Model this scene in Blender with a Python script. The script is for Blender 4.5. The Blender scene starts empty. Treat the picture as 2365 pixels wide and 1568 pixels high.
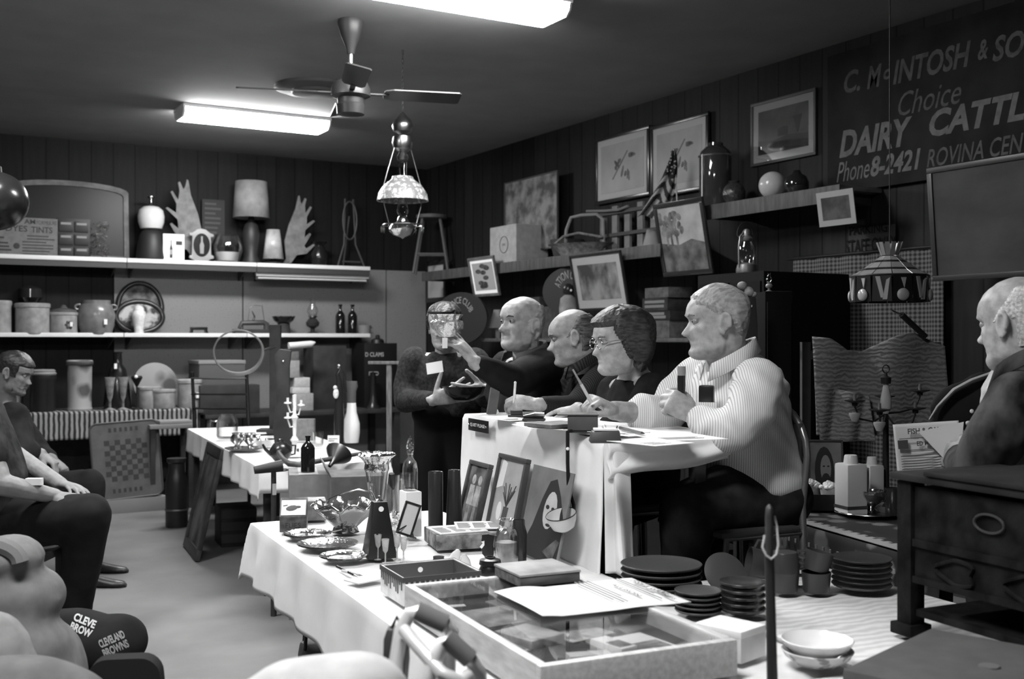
import bpy, bmesh, math, random
from mathutils import Vector, Matrix, Euler, noise as mnoise
random.seed(7)
PI = math.pi
R = math.radians
C = bpy.context.scene.collection
# ---------------------------------------------------------------- camera, world, exposure
# world X runs along the back wall, world Y runs away along the right wall; the camera stands at the origin
FPX, CX, CY, EYE = 2563.0, 1182.5, 784.0, 1.45
CAM = R(-30)
VR = Vector((math.cos(CAM), math.sin(CAM), 0))
VD = Vector((-math.sin(CAM), math.cos(CAM), 0))
cam = bpy.data.cameras.new('camera'); camo = bpy.data.objects.new('camera', cam); C.objects.link(camo)
camo.location = (0, 0, EYE); camo.rotation_euler = (R(90), 0, CAM)
cam.sensor_width = 36; cam.lens = FPX * 36 / 2365; cam.clip_start = .05
cam.dof.use_dof = True; cam.dof.focus_distance = 4.0; cam.dof.aperture_fstop = 4.0
S = bpy.context.scene
S.camera = camo
S.view_settings.view_transform = 'Standard'; S.view_settings.look = 'None'
S.view_settings.gamma = 1; S.view_settings.use_curve_mapping = False
S.view_settings.exposure = 0.0
wd = bpy.data.worlds.new('world'); S.world = wd; wd.use_nodes = True
wd.node_tree.nodes['Background'].inputs[0].default_value = (.02, .02, .02, 1)
LAMP = 86.0            # strength of the ceiling fluorescents
CEIL, BACK, RIGHT, LEFT, REAR = 3.33, 11.1, 5.32, -3.4, -3.6
# ---------------------------------------------------------------- pixel -> place helpers
def at(px, py, d): return VD * d + VR * ((px - CX) / FPX * d) + Vector((0, 0, EYE - (py - CY) / FPX * d))
def ray(px, py): return VD + VR * ((px - CX) / FPX) + Vector((0, 0, -(py - CY) / FPX))
def onz(px, py, z):
    r = ray(px, py); return Vector((0, 0, EYE)) + r * ((z - EYE) / r.z)
def ony(px, py, y):
    r = ray(px, py); return Vector((0, 0, EYE)) + r * (y / r.y)
def onx(px, py, x):
    r = ray(px, py); return Vector((0, 0, EYE)) + r * (x / r.x)
def dep(p): return p.x * VD.x + p.y * VD.y
def sc(p): return dep(p) / FPX
def cw(x, d, z=0): return VD * d + VR * x + Vector((0, 0, z))
# ---------------------------------------------------------------- materials
MATS = {}
def nodes(name):
    m = bpy.data.materials.new(name); m.use_nodes = True
    return m, m.node_tree.nodes, m.node_tree.links, m.node_tree.nodes['Principled BSDF']
def g3(v): return (v, v, v, 1)
def M(name, g=.5, rough=.6, metal=0, spec=.5, noise=0, scale=12, bump=0, trans=0, ior=1.45, stretch=None, coat=0, alpha=1, contrast=None, detail=4, g2=None):
    """plain or mottled grey surface; noise = strength of the mottling, g2 = second tone"""
    if name in MATS: return MATS[name]
    if rough >= .75: spec = min(spec, .12)
    m, N, L, P = nodes(name)
    P.inputs['Base Color'].default_value = g3(g); P.inputs['Roughness'].default_value = rough
    P.inputs['Metallic'].default_value = metal; P.inputs['Specular IOR Level'].default_value = spec
    P.inputs['IOR'].default_value = ior
    if trans: P.inputs['Transmission Weight'].default_value = trans
    if coat: P.inputs['Coat Weight'].default_value = coat
    if alpha < 1: P.inputs['Alpha'].default_value = alpha
    if noise or bump or g2 is not None:
        tc = N.new('ShaderNodeTexCoord'); mp = N.new('ShaderNodeMapping'); nt = N.new('ShaderNodeTexNoise')
        L.new(tc.outputs['Object'], mp.inputs[0]); L.new(mp.outputs[0], nt.inputs[0])
        if stretch: mp.inputs['Scale'].default_value = stretch
        nt.inputs['Scale'].default_value = scale; nt.inputs['Detail'].default_value = detail
        if noise or g2 is not None:
            cr = N.new('ShaderNodeValToRGB'); L.new(nt.outputs[0], cr.inputs[0])
            lo, hi = contrast or (.35, .65)
            cr.color_ramp.elements[0].position = lo; cr.color_ramp.elements[1].position = hi
            a = g * (1 - noise) if g2 is None else g
            b = min(1, g * (1 + noise)) if g2 is None else g2
            cr.color_ramp.elements[0].color = g3(a); cr.color_ramp.elements[1].color = g3(b)
            L.new(cr.outputs[0], P.inputs['Base Color'])
        if bump:
            bp = N.new('ShaderNodeBump'); bp.inputs['Strength'].default_value = min(1, bump); bp.inputs['Distance'].default_value = .01
            L.new(nt.outputs[0], bp.inputs['Height']); L.new(bp.outputs[0], P.inputs['Normal'])
    MATS[name] = m; return m
def MW(name, g1, g2, scale, axis='X', rough=.7, pos=.5, soft=.02, dist=0, bump=0, second=None, coord='Object', rot=None, dscale=2):
    """bands of two greys (stripes, slats, grooves); second = scale of a crossing set for checks and plaids"""
    if name in MATS: return MATS[name]
    m, N, L, P = nodes(name); P.inputs['Roughness'].default_value = rough; P.inputs['Specular IOR Level'].default_value = .15 if rough > .6 else .5
    tc = N.new('ShaderNodeTexCoord'); mp = N.new('ShaderNodeMapping'); L.new(tc.outputs[coord], mp.inputs[0])
    if rot: mp.inputs['Rotation'].default_value = rot
    def wave(ax, sc_):
        w = N.new('ShaderNodeTexWave'); w.bands_direction = ax; w.wave_profile = 'SIN'
        w.inputs['Scale'].default_value = sc_; w.inputs['Distortion'].default_value = dist; w.inputs['Detail'].default_value = 2 if dist else 0
        w.inputs['Detail Scale'].default_value = dscale
        L.new(mp.outputs[0], w.inputs[0]); return w.outputs['Fac']
    f = wave(axis, scale)
    if second:
        ax2, sc2 = second
        f2 = wave(ax2, sc2); mx = N.new('ShaderNodeMath'); mx.operation = 'ADD'; L.new(f, mx.inputs[0]); L.new(f2, mx.inputs[1])
        hf = N.new('ShaderNodeMath'); hf.operation = 'MULTIPLY'; L.new(mx.outputs[0], hf.inputs[0]); hf.inputs[1].default_value = .5; f = hf.outputs[0]
    cr = N.new('ShaderNodeValToRGB'); L.new(f, cr.inputs[0])
    cr.color_ramp.elements[0].position = max(0, pos - soft); cr.color_ramp.elements[1].position = min(1, pos + soft)
    cr.color_ramp.elements[0].color = g3(g1); cr.color_ramp.elements[1].color = g3(g2)
    L.new(cr.outputs[0], P.inputs['Base Color'])
    if bump:
        bp = N.new('ShaderNodeBump'); bp.inputs['Strength'].default_value = bump; bp.inputs['Distance'].default_value = .006
        L.new(f, bp.inputs['Height']); L.new(bp.outputs[0], P.inputs['Normal'])
    MATS[name] = m; return m
def MV(name, g1, g2, scale, thr=.35, soft=.1, rough=.6, bump=0, feature='F1', rnd=1):
    """blotches (voronoi) of g1 on g2"""
    if name in MATS: return MATS[name]
    m, N, L, P = nodes(name); P.inputs['Roughness'].default_value = rough
    tc = N.new('ShaderNodeTexCoord'); v = N.new('ShaderNodeTexVoronoi'); v.inputs['Scale'].default_value = scale; v.feature = feature
    v.inputs['Randomness'].default_value = rnd
    nt = N.new('ShaderNodeTexNoise'); nt.inputs['Scale'].default_value = scale * 1.5
    ad = N.new('ShaderNodeMixRGB'); ad.inputs[0].default_value = .06; L.new(tc.outputs['Object'], ad.inputs[1]); L.new(tc.outputs['Object'], nt.inputs[0]); L.new(nt.outputs['Color'], ad.inputs[2])
    L.new(ad.outputs[0], v.inputs['Vector'])
    cr = N.new('ShaderNodeValToRGB'); L.new(v.outputs['Distance'], cr.inputs[0])
    cr.color_ramp.elements[0].position = thr; cr.color_ramp.elements[1].position = thr + soft
    cr.color_ramp.elements[0].color = g3(g1); cr.color_ramp.elements[1].color = g3(g2); L.new(cr.outputs[0], P.inputs['Base Color'])
    if bump:
        bp = N.new('ShaderNodeBump'); bp.inputs['Strength'].default_value = bump; bp.inputs['Distance'].default_value = .004
        L.new(v.outputs['Distance'], bp.inputs['Height']); L.new(bp.outputs[0], P.inputs['Normal'])
    MATS[name] = m; return m
def glass(name, g=1, rough=.02, bump=0, scale=40, pane=False):
    """thin glass seen as clear with bright reflections"""
    if name in MATS: return MATS[name]
    m, N, L, P = nodes(name); N.remove(P)
    out = N['Material Output']; tr = N.new('ShaderNodeBsdfTransparent'); gl = N.new('ShaderNodeBsdfGlossy'); mx = N.new('ShaderNodeMixShader')
    tr.inputs[0].default_value = g3(g); gl.inputs['Roughness'].default_value = rough
    lw = N.new('ShaderNodeLayerWeight'); lw.inputs[0].default_value = .35
    fo = lw.outputs['Facing']
    if pane: lw.inputs[0].default_value = .5; pw = N.new('ShaderNodeMath'); pw.operation = 'POWER'; pw.inputs[1].default_value = 4.5; L.new(fo, pw.inputs[0]); fo = pw.outputs[0]
    L.new(fo, mx.inputs[0]); L.new(tr.outputs[0], mx.inputs[1]); L.new(gl.outputs[0], mx.inputs[2]); L.new(mx.outputs[0], out.inputs[0])
    if bump:
        v = N.new('ShaderNodeTexVoronoi'); v.inputs['Scale'].default_value = scale; bp = N.new('ShaderNodeBump'); bp.inputs['Strength'].default_value = bump; bp.inputs['Distance'].default_value = .01
        tc = N.new('ShaderNodeTexCoord'); L.new(tc.outputs['Object'], v.inputs[0]); L.new(v.outputs[0], bp.inputs['Height'])
        L.new(bp.outputs[0], gl.inputs['Normal']); L.new(bp.outputs[0], lw.inputs['Normal'])
    MATS[name] = m; return m
def emit(name, e, g=.8):
    m, N, L, P = nodes(name); P.inputs['Base Color'].default_value = g3(g)
    P.inputs['Emission Color'].default_value = (1, 1, 1, 1); P.inputs['Emission Strength'].default_value = e
    MATS[name] = m; return m
# ---------------------------------------------------------------- mesh builder
def ring(n, rx, ry=None, z=0, cx=0, cy=0, a0=0):
    ry = rx if ry is None else ry
    return [(cx + rx * math.cos(a0 + 2 * PI * i / n), cy + ry * math.sin(a0 + 2 * PI * i / n), z) for i in range(n)]
def frame_z(d):
    d = Vector(d).normalized(); u = Vector((0, 0, 1)) if abs(d.z) < .95 else Vector((1, 0, 0))
    x = u.cross(d).normalized(); y = d.cross(x); return x, y, d
class MB:
    def __init__(s, T=None): s.V, s.F, s.I, s.mi, s.T = [], [], [], 0, T
    def add(s, vs, fs, t=None):
        b = len(s.V); T = t if t is not None else s.T
        for v in vs:
            v = Vector(v); s.V.append(T @ v if T is not None else v)
        for f in fs: s.F.append([b + i for i in f]); s.I.append(s.mi)
        return s
    def m(s, i): s.mi = i; return s
    def box(s, c, size, rot=None, t=None):
        x, y, z = (q / 2 for q in size); e = Matrix.Translation(c)
        if rot: e = e @ Euler(rot).to_matrix().to_4x4()
        vs = [e @ Vector(p) for p in ((-x, -y, -z), (x, -y, -z), (x, y, -z), (-x, y, -z), (-x, -y, z), (x, -y, z), (x, y, z), (-x, y, z))]
        return s.add(vs, [(0, 3, 2, 1), (4, 5, 6, 7), (0, 1, 5, 4), (1, 2, 6, 5), (2, 3, 7, 6), (3, 0, 4, 7)], t)
    def bb(s, x0, x1, y0, y1, z0, z1, t=None): return s.box(((x0 + x1) / 2, (y0 + y1) / 2, (z0 + z1) / 2), (x1 - x0, y1 - y0, z1 - z0), None, t)
    def loft(s, rings, caps=True, t=None, closed=False):
        n = len(rings[0]); vs = [p for r in rings for p in r]; fs = []; k = len(rings)
        for j in range(k if closed else k - 1):
            a, b = j * n, ((j + 1) % k) * n
            for i in range(n): fs.append((a + i, a + (i + 1) % n, b + (i + 1) % n, b + i))
        if caps and not closed: fs.append(tuple(range(n - 1, -1, -1))); fs.append(tuple((k - 1) * n + i for i in range(n)))
        return s.add(vs, fs, t)
    def lathe(s, prof, c=(0, 0, 0), n=24, t=None, sx=1, sy=1, caps=True, wob=None):
        rs = []
        for r, z in prof:
            r = max(r, 1e-4)
            rs.append([(c[0] + x * sx, c[1] + y * sy, c[2] + z) for x, y, _ in ring(n, r)] if not wob else
                      [(c[0] + r * wob(2 * PI * i / n, z) * math.cos(2 * PI * i / n) * sx, c[1] + r * wob(2 * PI * i / n, z) * math.sin(2 * PI * i / n) * sy, c[2] + z) for i in range(n)])
        return s.loft(rs, caps, t)
    def cyl(s, c, r, h, n=20, t=None, r2=None): return s.lathe([(r, 0), (r if r2 is None else r2, h)], c, n, t)
    def rod(s, a, b, r, r2=None, n=10, t=None): return s.tube([a, b], [r, r if r2 is None else r2], n, t=t)
    def tube(s, pts, r, n=8, closed=False, t=None, flat=1.0, caps=True):
        pts = [Vector(p) for p in pts]; k = len(pts); rs = r if isinstance(r, (list, tuple)) else [r] * k
        rings = []; px = None
        for i, p in enumerate(pts):
            d = (pts[(i + 1) % k] - pts[i - 1]) if closed else (pts[min(i + 1, k - 1)] - pts[max(i - 1, 0)])
            if d.length < 1e-9: d = Vector((0, 0, 1))
            d.normalize()
            if px is None: x, y, _ = frame_z(d)
            else:
                x = px - d * px.dot(d)
                if x.length < 1e-6: x, y, _ = frame_z(d)
                x.normalize(); y = d.cross(x)
            px = x
            rings.append([p + x * (rs[i] * math.cos(2 * PI * j / n)) + y * (rs[i] * flat * math.sin(2 * PI * j / n)) for j in range(n)])
        return s.loft(rings, caps, t, closed)
    def ell(s, c, r, n=20, k=12, rot=None, t=None):
        if not isinstance(r, (tuple, list)): r = (r, r, r)
        e = Matrix.Translation(c)
        if rot: e = e @ Euler(rot).to_matrix().to_4x4()
        vs = [e @ Vector((0, 0, -r[2]))]; fs = []
        for j in range(1, k):
            a = -PI / 2 + PI * j / k
            vs += [e @ Vector((r[0] * math.cos(a) * math.cos(2 * PI * i / n), r[1] * math.cos(a) * math.sin(2 * PI * i / n), r[2] * math.sin(a))) for i in range(n)]
        vs.append(e @ Vector((0, 0, r[2])))
        for i in range(n): fs.append((0, 1 + (i + 1) % n, 1 + i))
        for j in range(k - 2):
            a = 1 + j * n
            for i in range(n): fs.append((a + i, a + (i + 1) % n, a + n + (i + 1) % n, a + n + i))
        a = 1 + (k - 2) * n
        for i in range(n): fs.append((a + i, a + (i + 1) % n, len(vs) - 1))
        return s.add(vs, fs, t)
    def caps(s, pts, rs, n=14, t=None):
        """chain of rounded tapering limbs"""
        pts = [Vector(p) for p in pts]
        for i in range(len(pts) - 1): s.tube([pts[i], pts[i + 1]], [rs[i], rs[i + 1]], n, t=t)
        for p, r in zip(pts, rs): s.ell(p, r * .995, n, max(6, n // 2), t=t)
        return s
    def prism(s, out, y0, y1, t=None):
        """outline in x,z pushed through y0..y1 (face at y0)"""
        n = len(out); vs = [(x, y0, z) for x, z in out] + [(x, y1, z) for x, z in out]
        fs = [tuple(range(n)), tuple(range(2 * n - 1, n - 1, -1))] + [(i + n, (i + 1) % n + n, (i + 1) % n, i) for i in range(n)]
        ar = sum(out[i][0] * out[(i + 1) % n][1] - out[(i + 1) % n][0] * out[i][1] for i in range(n))
        if ar < 0: fs = [f[::-1] for f in fs]
        return s.add(vs, fs, t)
    def grid(s, f, nu, nv, t=None):
        vs = [f(i / nu, j / nv) for j in range(nv + 1) for i in range(nu + 1)]
        fs = [(j * (nu + 1) + i, j * (nu + 1) + i + 1, (j + 1) * (nu + 1) + i + 1, (j + 1) * (nu + 1) + i) for j in range(nv) for i in range(nu)]
        return s.add(vs, fs, t)
    def text(s, txt, w, h, c=(0, 0, 0), shear=0, bold=0, depth=.002, t=None, rot=None, arc=None, keep=False):
        """lettering in the x,z plane facing -y, fitted to w by h and centred on c; arc = radius to bend it around"""
        cu = bpy.data.curves.new('tmp', 'FONT'); cu.body = txt; cu.align_x = 'CENTER'; cu.align_y = 'CENTER'; cu.shear = shear; cu.offset = bold; cu.resolution_u = 3
        o = bpy.data.objects.new('tmp', cu); C.objects.link(o)
        me = bpy.data.meshes.new_from_object(o.evaluated_get(bpy.context.evaluated_depsgraph_get()))
        vs = [v.co.copy() for v in me.vertices]; fs = [tuple(p.vertices) for p in me.polygons]
        bpy.data.objects.remove(o); bpy.data.curves.remove(cu); bpy.data.meshes.remove(me)
        if not vs: return s
        x0, x1 = min(v.x for v in vs), max(v.x for v in vs); y0, y1 = min(v.y for v in vs), max(v.y for v in vs)
        kx, ky = w / max(x1 - x0, 1e-6), h / max(y1 - y0, 1e-6)
        out = []
        for v in vs:
            x, z = (v.x - (x0 + x1) / 2) * kx, (v.y - (y0 + y1) / 2) * ky
            if arc: a = x / arc; x, z = math.sin(a) * (arc + z), math.cos(a) * (arc + z) - arc
            out.append(Vector((x, 0, z)))
        if rot: rm = Euler(rot).to_matrix(); out = [rm @ v for v in out]
        return s.add([v + Vector(c) for v in out], fs, t)
    def mesh(s, name='m'):
        me = bpy.data.meshes.new(name); me.from_pydata([tuple(v) for v in s.V], [], s.F); me.update()
        for p, i in zip(me.polygons, s.I): p.material_index = i
        return me
    def build(s, name, mats, parent=None, label=None, cat=None, group=None, kind=None, smooth=True, bev=0, solid=0, sub=0, loc=None, rot=None, fuse=0, sm=2, disp=None):
        me = s.mesh(name)
        if fuse: me = fused(me, fuse, sm)
        if bev:
            b = bmesh.new(); b.from_mesh(me)
            es = [e for e in b.edges if e.is_manifold and e.calc_face_angle(0) > .6]
            try: bmesh.ops.bevel(b, geom=es, offset=bev, segments=2, profile=.6, affect='EDGES', clamp_overlap=True)
            except Exception: pass
            b.to_mesh(me); b.free()
        if disp:
            me.update(); ns = [v.normal.copy() for v in me.vertices]
            for v, nn in zip(me.vertices, ns): v.co += nn * disp(v.co)
        mats = mats if isinstance(mats, (list, tuple)) else [mats]
        for q in mats: me.materials.append(q)
        if smooth:
            me.polygons.foreach_set('use_smooth', [True] * len(me.polygons))
            if not fuse:
                try: me.set_sharp_from_angle(angle=R(38))
                except Exception: pass
        o = bpy.data.objects.new(name, me); C.objects.link(o)
        if parent: o.parent = parent
        if loc is not None: o.location = loc
        if rot is not None: o.rotation_euler = rot
        if solid: q = o.modifiers.new('solid', 'SOLIDIFY'); q.thickness = solid; q.offset = -1
        if sub: q = o.modifiers.new('sub', 'SUBSURF'); q.levels = sub; q.render_levels = sub
        tag(o, label, cat, group, kind); return o
def fused(me, voxel, it):
    o = bpy.data.objects.new('tmp', me); C.objects.link(o)
    q = o.modifiers.new('r', 'REMESH'); q.mode = 'VOXEL'; q.voxel_size = voxel; q.adaptivity = 0
    if it: q = o.modifiers.new('s', 'SMOOTH'); q.factor = .5; q.iterations = it
    out = bpy.data.meshes.new_from_object(o.evaluated_get(bpy.context.evaluated_depsgraph_get()))
    bpy.data.objects.remove(o); bpy.data.meshes.remove(me); return out
def tag(o, label=None, cat=None, group=None, kind=None):
    if label: o['label'] = label
    if cat: o['category'] = cat
    if group: o['group'] = group
    if kind: o['kind'] = kind
    return o
def thing(name, label, cat, loc, rz=0, group=None, rot=None):
    o = bpy.data.objects.new(name, None); C.objects.link(o); o.empty_display_size = .05
    o.location = loc; o.rotation_euler = rot if rot is not None else (0, 0, rz)
    return tag(o, label, cat, group)
def dup(root, loc, rz=None, label=None, group=None, scale=None):
    r = root.copy(); C.objects.link(r); r.location = loc
    if rz is not None: r.rotation_euler = (0, 0, rz)
    if scale: r.scale = scale if not isinstance(scale, (int, float)) else (scale,) * 3
    if label: r['label'] = label
    if group: r['group'] = group
    for ch in list(root.children):
        c = ch.copy(); C.objects.link(c); c.parent = r
        for g in ch.children:
            d = g.copy(); C.objects.link(d); d.parent = c
    return r
def nz(p, s, seed=0): return mnoise.noise(Vector(p) * s + Vector((seed * 7.3, seed * 3.1, seed)))
def arc(cx, cz, rx, rz, a0, a1, n=12, y=None):
    o = []
    for i in range(n + 1):
        a = R(a0 + (a1 - a0) * i / n); x, z = cx + rx * math.cos(a), cz + rz * math.sin(a)
        o.append((x, z) if y is None else (x, y, z))
    return o
def rect(x0, x1, z0, z1): return [(x0, z0), (x1, z0), (x1, z1), (x0, z1)]
# common greys
WHITE = M('white_cotton', .76, .85, noise=.05, scale=6, bump=.12)
PAPER = M('paper', .85, .8); INK = M('ink', .03, .6); BLACK = M('black_gloss', .018, .25)
DARK = M('dark_matt', .03, .7, noise=.3, scale=8); CHROME = M('chrome', .75, .12, 1); STEEL = M('brushed_steel', .5, .35, 1)
BRASS = M('aged_brass', .35, .28, 1, noise=.3, scale=10); IRON = M('black_iron', .02, .5, .4, spec=.4)
WOOD = M('dark_wood', .06, .5, noise=.5, scale=7, stretch=(1, 1, 8), bump=.1); MIDWOOD = M('mid_wood', .16, .5, noise=.4, scale=7, stretch=(1, 1, 8))
LIGHTWOOD = M('pale_wood', .5, .55, noise=.18, scale=9, stretch=(1, 9, 9)); CARD = M('cardboard', .22, .85, noise=.12, scale=14)
CERAMIC = M('white_glaze', .7, .2); STONE = M('stoneware', .32, .3, noise=.2, scale=14); GLASS = glass('clear_glass'); CUT = glass('cut_glass', 1, .06, 1, 90)
DGLASS = M('dark_bottle_glass', .008, .08, spec=.7); SILVER = M('silver_plate', .7, .16, 1, bump=.06, scale=40)
# ================================================================ the room
def struct(name, mb, mat, **k): return mb.build(name, mat, kind='structure', smooth=False, **k)
FLOORM = M('concrete_floor', .165, .55, noise=.16, scale=2.2, bump=.03, spec=.35)
CEILM = M('painted_ceiling', .22, .9, noise=.05, scale=3)
def panel_mat(name, g, gap, axis):
    """vertical board panelling with dark grooves and grain"""
    m, N, L, P = nodes(name); P.inputs['Roughness'].default_value = .6; P.inputs['Specular IOR Level'].default_value = .12
    tc = N.new('ShaderNodeTexCoord'); sp = N.new('ShaderNodeSeparateXYZ'); L.new(tc.outputs['Object'], sp.inputs[0])
    def math_(op, a, b):
        n = N.new('ShaderNodeMath'); n.operation = op
        for i, q in enumerate((a, b)):
            if isinstance(q, (int, float)): n.inputs[i].default_value = q
            elif q is not None: L.new(q, n.inputs[i])
        return n.outputs[0]
    u = math_('DIVIDE', sp.outputs[axis], gap); fr = math_('FRACT', u, None); fl = math_('FLOOR', u, None)
    gr = math_('LESS_THAN', fr, .06)
    wn = N.new('ShaderNodeTexWhiteNoise'); wn.noise_dimensions = '1D'; L.new(fl, wn.inputs['W'])
    nt = N.new('ShaderNodeTexNoise'); mp = N.new('ShaderNodeMapping'); mp.inputs['Scale'].default_value = (9, 9, .7); L.new(tc.outputs['Object'], mp.inputs[0]); L.new(mp.outputs[0], nt.inputs[0]); nt.inputs['Scale'].default_value = 3
    a = math_('MULTIPLY', wn.outputs[0], .5); b = math_('ADD', a, nt.outputs[0]); c = math_('MULTIPLY', b, g); c = math_('ADD', c, g * .25)
    k = math_('SUBTRACT', 1, gr); c = math_('MULTIPLY', c, k); c = math_('ADD', c, .004)
    cb = N.new('ShaderNodeCombineColor'); [L.new(c, cb.inputs[i]) for i in range(3)]; L.new(cb.outputs[0], P.inputs['Base Color'])
    bp = N.new('ShaderNodeBump'); bp.inputs['Strength'].default_value = .6; bp.inputs['Distance'].default_value = .006; L.new(k, bp.inputs['Height']); L.new(bp.outputs[0], P.inputs['Normal'])
    MATS[name] = m; return m
PANX = panel_mat('board_panelling_back', .008, .2, 0); PANY = panel_mat('board_panelling_side', .013, .2, 1)
T = .12
struct('floor', MB().bb(LEFT - T, RIGHT + T, REAR - T, BACK + T, -T, 0), FLOORM)
struct('ceiling', MB().bb(LEFT - T, RIGHT + T, REAR - T, BACK + T, CEIL, CEIL + T), CEILM)
struct('wall_back', MB().bb(LEFT - T, RIGHT + T, BACK, BACK + T, 0, CEIL), PANX)
struct('wall_right', MB().bb(RIGHT, RIGHT + T, REAR, BACK, 0, CEIL), PANY)
struct('wall_left', MB().bb(LEFT - T, LEFT, REAR, BACK, 0, CEIL), panel_mat('board_panelling_left', .05, .2, 1))
struct('wall_rear', MB().bb(LEFT - T, RIGHT + T, REAR - T, REAR, 0, CEIL), PANX)
# pale pegboard sheets screwed to the lower back wall, dark seam between them
PEG = MV('pegboard', .05, .2, 40, thr=.1, soft=.05, rnd=0)
xs = [ony(262, 700, BACK).x, ony(560, 700, BACK).x, ony(891, 700, BACK).x, RIGHT - .01]
for i in range(3): struct('trim_%d' % (i + 1), MB().bb(xs[i] + .006, xs[i + 1] - .006, BACK - .012, BACK, .05, 2.2), PEG)
struct('baseboard_back', MB().bb(LEFT, RIGHT, BACK - .03, BACK - .013, 0, .1), DARK)
struct('baseboard_right', MB().bb(RIGHT - .02, RIGHT, REAR, BACK - .03, 0, .1), DARK)
# ---------------------------------------------------------------- ceiling fluorescents
GLOW = emit('lit_diffuser', LAMP)
def fixture(x, y, label):
    t = thing('ceiling_light', label, 'ceiling light', (x, y, CEIL), 0, 'ceiling fluorescent fittings')
    MB().bb(-.62, .62, -.17, .17, -.03, 0).build('housing', M('white_enamel', .7, .4), t, bev=.004)
    pr = [(-.165, -.03), (-.155, -.07), (-.12, -.10), (.12, -.10), (.155, -.07), (.165, -.03)]
    rings = [[(xx, a, b) for a, b in pr] for xx in (-.6, .6)]
    MB().loft(rings).build('diffuser', GLOW, t)
    for s in (-1, 1): MB().loft([[(s * .601, a, b) for a, b in pr], [(s * .617, a * .98, b * .97) for a, b in pr]]).build('end_cap', M('white_enamel', .7, .4), t)
    return t
fixture(2.76, 9.08, 'far lit fluorescent ceiling light, beyond the ceiling fan')
fixture(2.72, 5.28, 'lit fluorescent ceiling light nearer than the fan, cut by the top of the photo')
fixture(.2, 5.28, 'lit fluorescent ceiling light over the seated audience')
fixture(.2, 1.48, 'lit fluorescent ceiling light over the aisle beside the camera')
# round ceiling vent beyond the fan
p = onz(728, 200, CEIL); t = thing('ceiling_vent', 'dark round vent flush in the ceiling behind the fan blades', 'vent', p)
MB().lathe([(.3, 0), (.3, -.02), (.26, -.035), (0, -.035)], n=32).build('ring', M('vent_grey', .06, .6), t)
MB().lathe([(.18, -.036), (.17, -.055), (0, -.06)], n=32).build('damper', M('vent_grey', .06, .6), t)
# ---------------------------------------------------------------- ceiling fan
FANM = M('fan_brown', .03, .4, spec=.4)
p = onz(810, 47, CEIL); FD = dep(p); k = FD / FPX
t = thing('ceiling_fan', 'dark ceiling fan with long down rod', 'ceiling fan', p, 0)
def zz(py): return -(py - 47) * k
MB().lathe([(.075, 0), (.078, -.02), (.06, -.09), (.035, -.15), (.022, -.2), (0, -.2)]).build('canopy', FANM, t)
MB().rod((0, 0, -.15), (0, 0, zz(185)), .014).build('down_rod', STEEL, t)
MB().lathe([(0, zz(172)), (.05, zz(174)), (.06, zz(185)), (.1, zz(192)), (.115, zz(205)), (.115, zz(222)), (.08, zz(228)), (.078, zz(240)), (.085, zz(243)), (.08, zz(264)), (.03, zz(268)), (0, zz(268))], n=28).build('motor', FANM, t)
for i, az in enumerate((14, 104, 192, 282)):
    a = R(az) + CAM
    b = MB(Matrix.Rotation(a, 4, 'Z') @ Matrix.Translation((0, 0, zz(214))) @ Matrix.Rotation(R(-13), 4, 'X'))
    out = [(.2, -.05), (.25, -.068), (.64, -.072), (.655, -.06), (.655, .06), (.64, .072), (.25, .068), (.2, .05)]
    b.loft([[(x, y, -.004) for x, y in out], [(x, y, .004) for x, y in out]])
    q = b.build('blade', M('fan_blade', .035, .35, noise=.2, scale=5), t, smooth=False)
    MB(Matrix.Rotation(a, 4, 'Z') @ Matrix.Translation((0, 0, zz(214)))).box((.155, 0, -.004), (.14, .03, .008)).box((.225, 0, .0), (.06, .08, .006), (R(-13), 0, 0)).build('blade_iron', FANM, t)
# ================================================================ tables, stage and cloths
def cloth(t, x0, x1, y0, y1, z, drop, mat, seed=0, wave=.012, name='tablecloth', flare=.05, nu=70, nv=110, label=None, cat='tablecloth', corner=0):
    """cloth over a table top; drop = (x0 side, x1 side, y0 side, y1 side)"""
    dx0, dx1, dy0, dy1 = drop
    def f(u, v):
        x = x0 - dx0 + u * (x1 - x0 + dx0 + dx1); y = y0 - dy0 + v * (y1 - y0 + dy0 + dy1)
        ox = min(0, x - x0) + max(0, x - x1); oy = min(0, y - y0) + max(0, y - y1)
        cxx, cyy = min(max(x, x0), x1), min(max(y, y0), y1)
        h = max(abs(ox), abs(oy)) + .12 * min(abs(ox), abs(oy))
        w = nz((cxx * 5, cyy * 5, seed), 1.0, seed) * wave + math.sin((cxx + cyy) * 19 + seed) * wave * .7
        k = min(1, h / .12)
        q = flare * h + w * k + .004
        ax = (1 if ox > 0 else -1 if ox < 0 else 0); ay = (1 if oy > 0 else -1 if oy < 0 else 0)
        if ax and ay: mm = max(abs(ox), abs(oy)); ax *= abs(ox) / mm; ay *= abs(oy) / mm
        r = .012
        zz_ = -h if h > r else -h * .5
        sag = nz((x * 3, y * 3, seed + 4), 1) * .0022
        return (cxx + ax * q * min(1, h / r), cyy + ay * q * min(1, h / r), z + zz_ + (sag if h == 0 else 0) + .004)
    return MB().grid(f, nu, nv).build(name, mat, t, solid=.004, label=label, cat=cat)
def table(name, label, org, rz, x0, x1, y0, y1, z, legmat=DARK, legs=True, topmat=MIDWOOD, inset=.06):
    t = thing(name, label, 'table', org, rz)
    MB().bb(x0, x1, y0, y1, z - .03, z).build('tabletop', topmat, t, bev=.004)
    if legs:
        for x in (x0 + inset, x1 - inset):
            for y in (y0 + inset, y1 - inset): MB().bb(x - .022, x + .022, y - .022, y + .022, 0, z - .03).build('leg', legmat, t, bev=.003)
    return t
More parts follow.
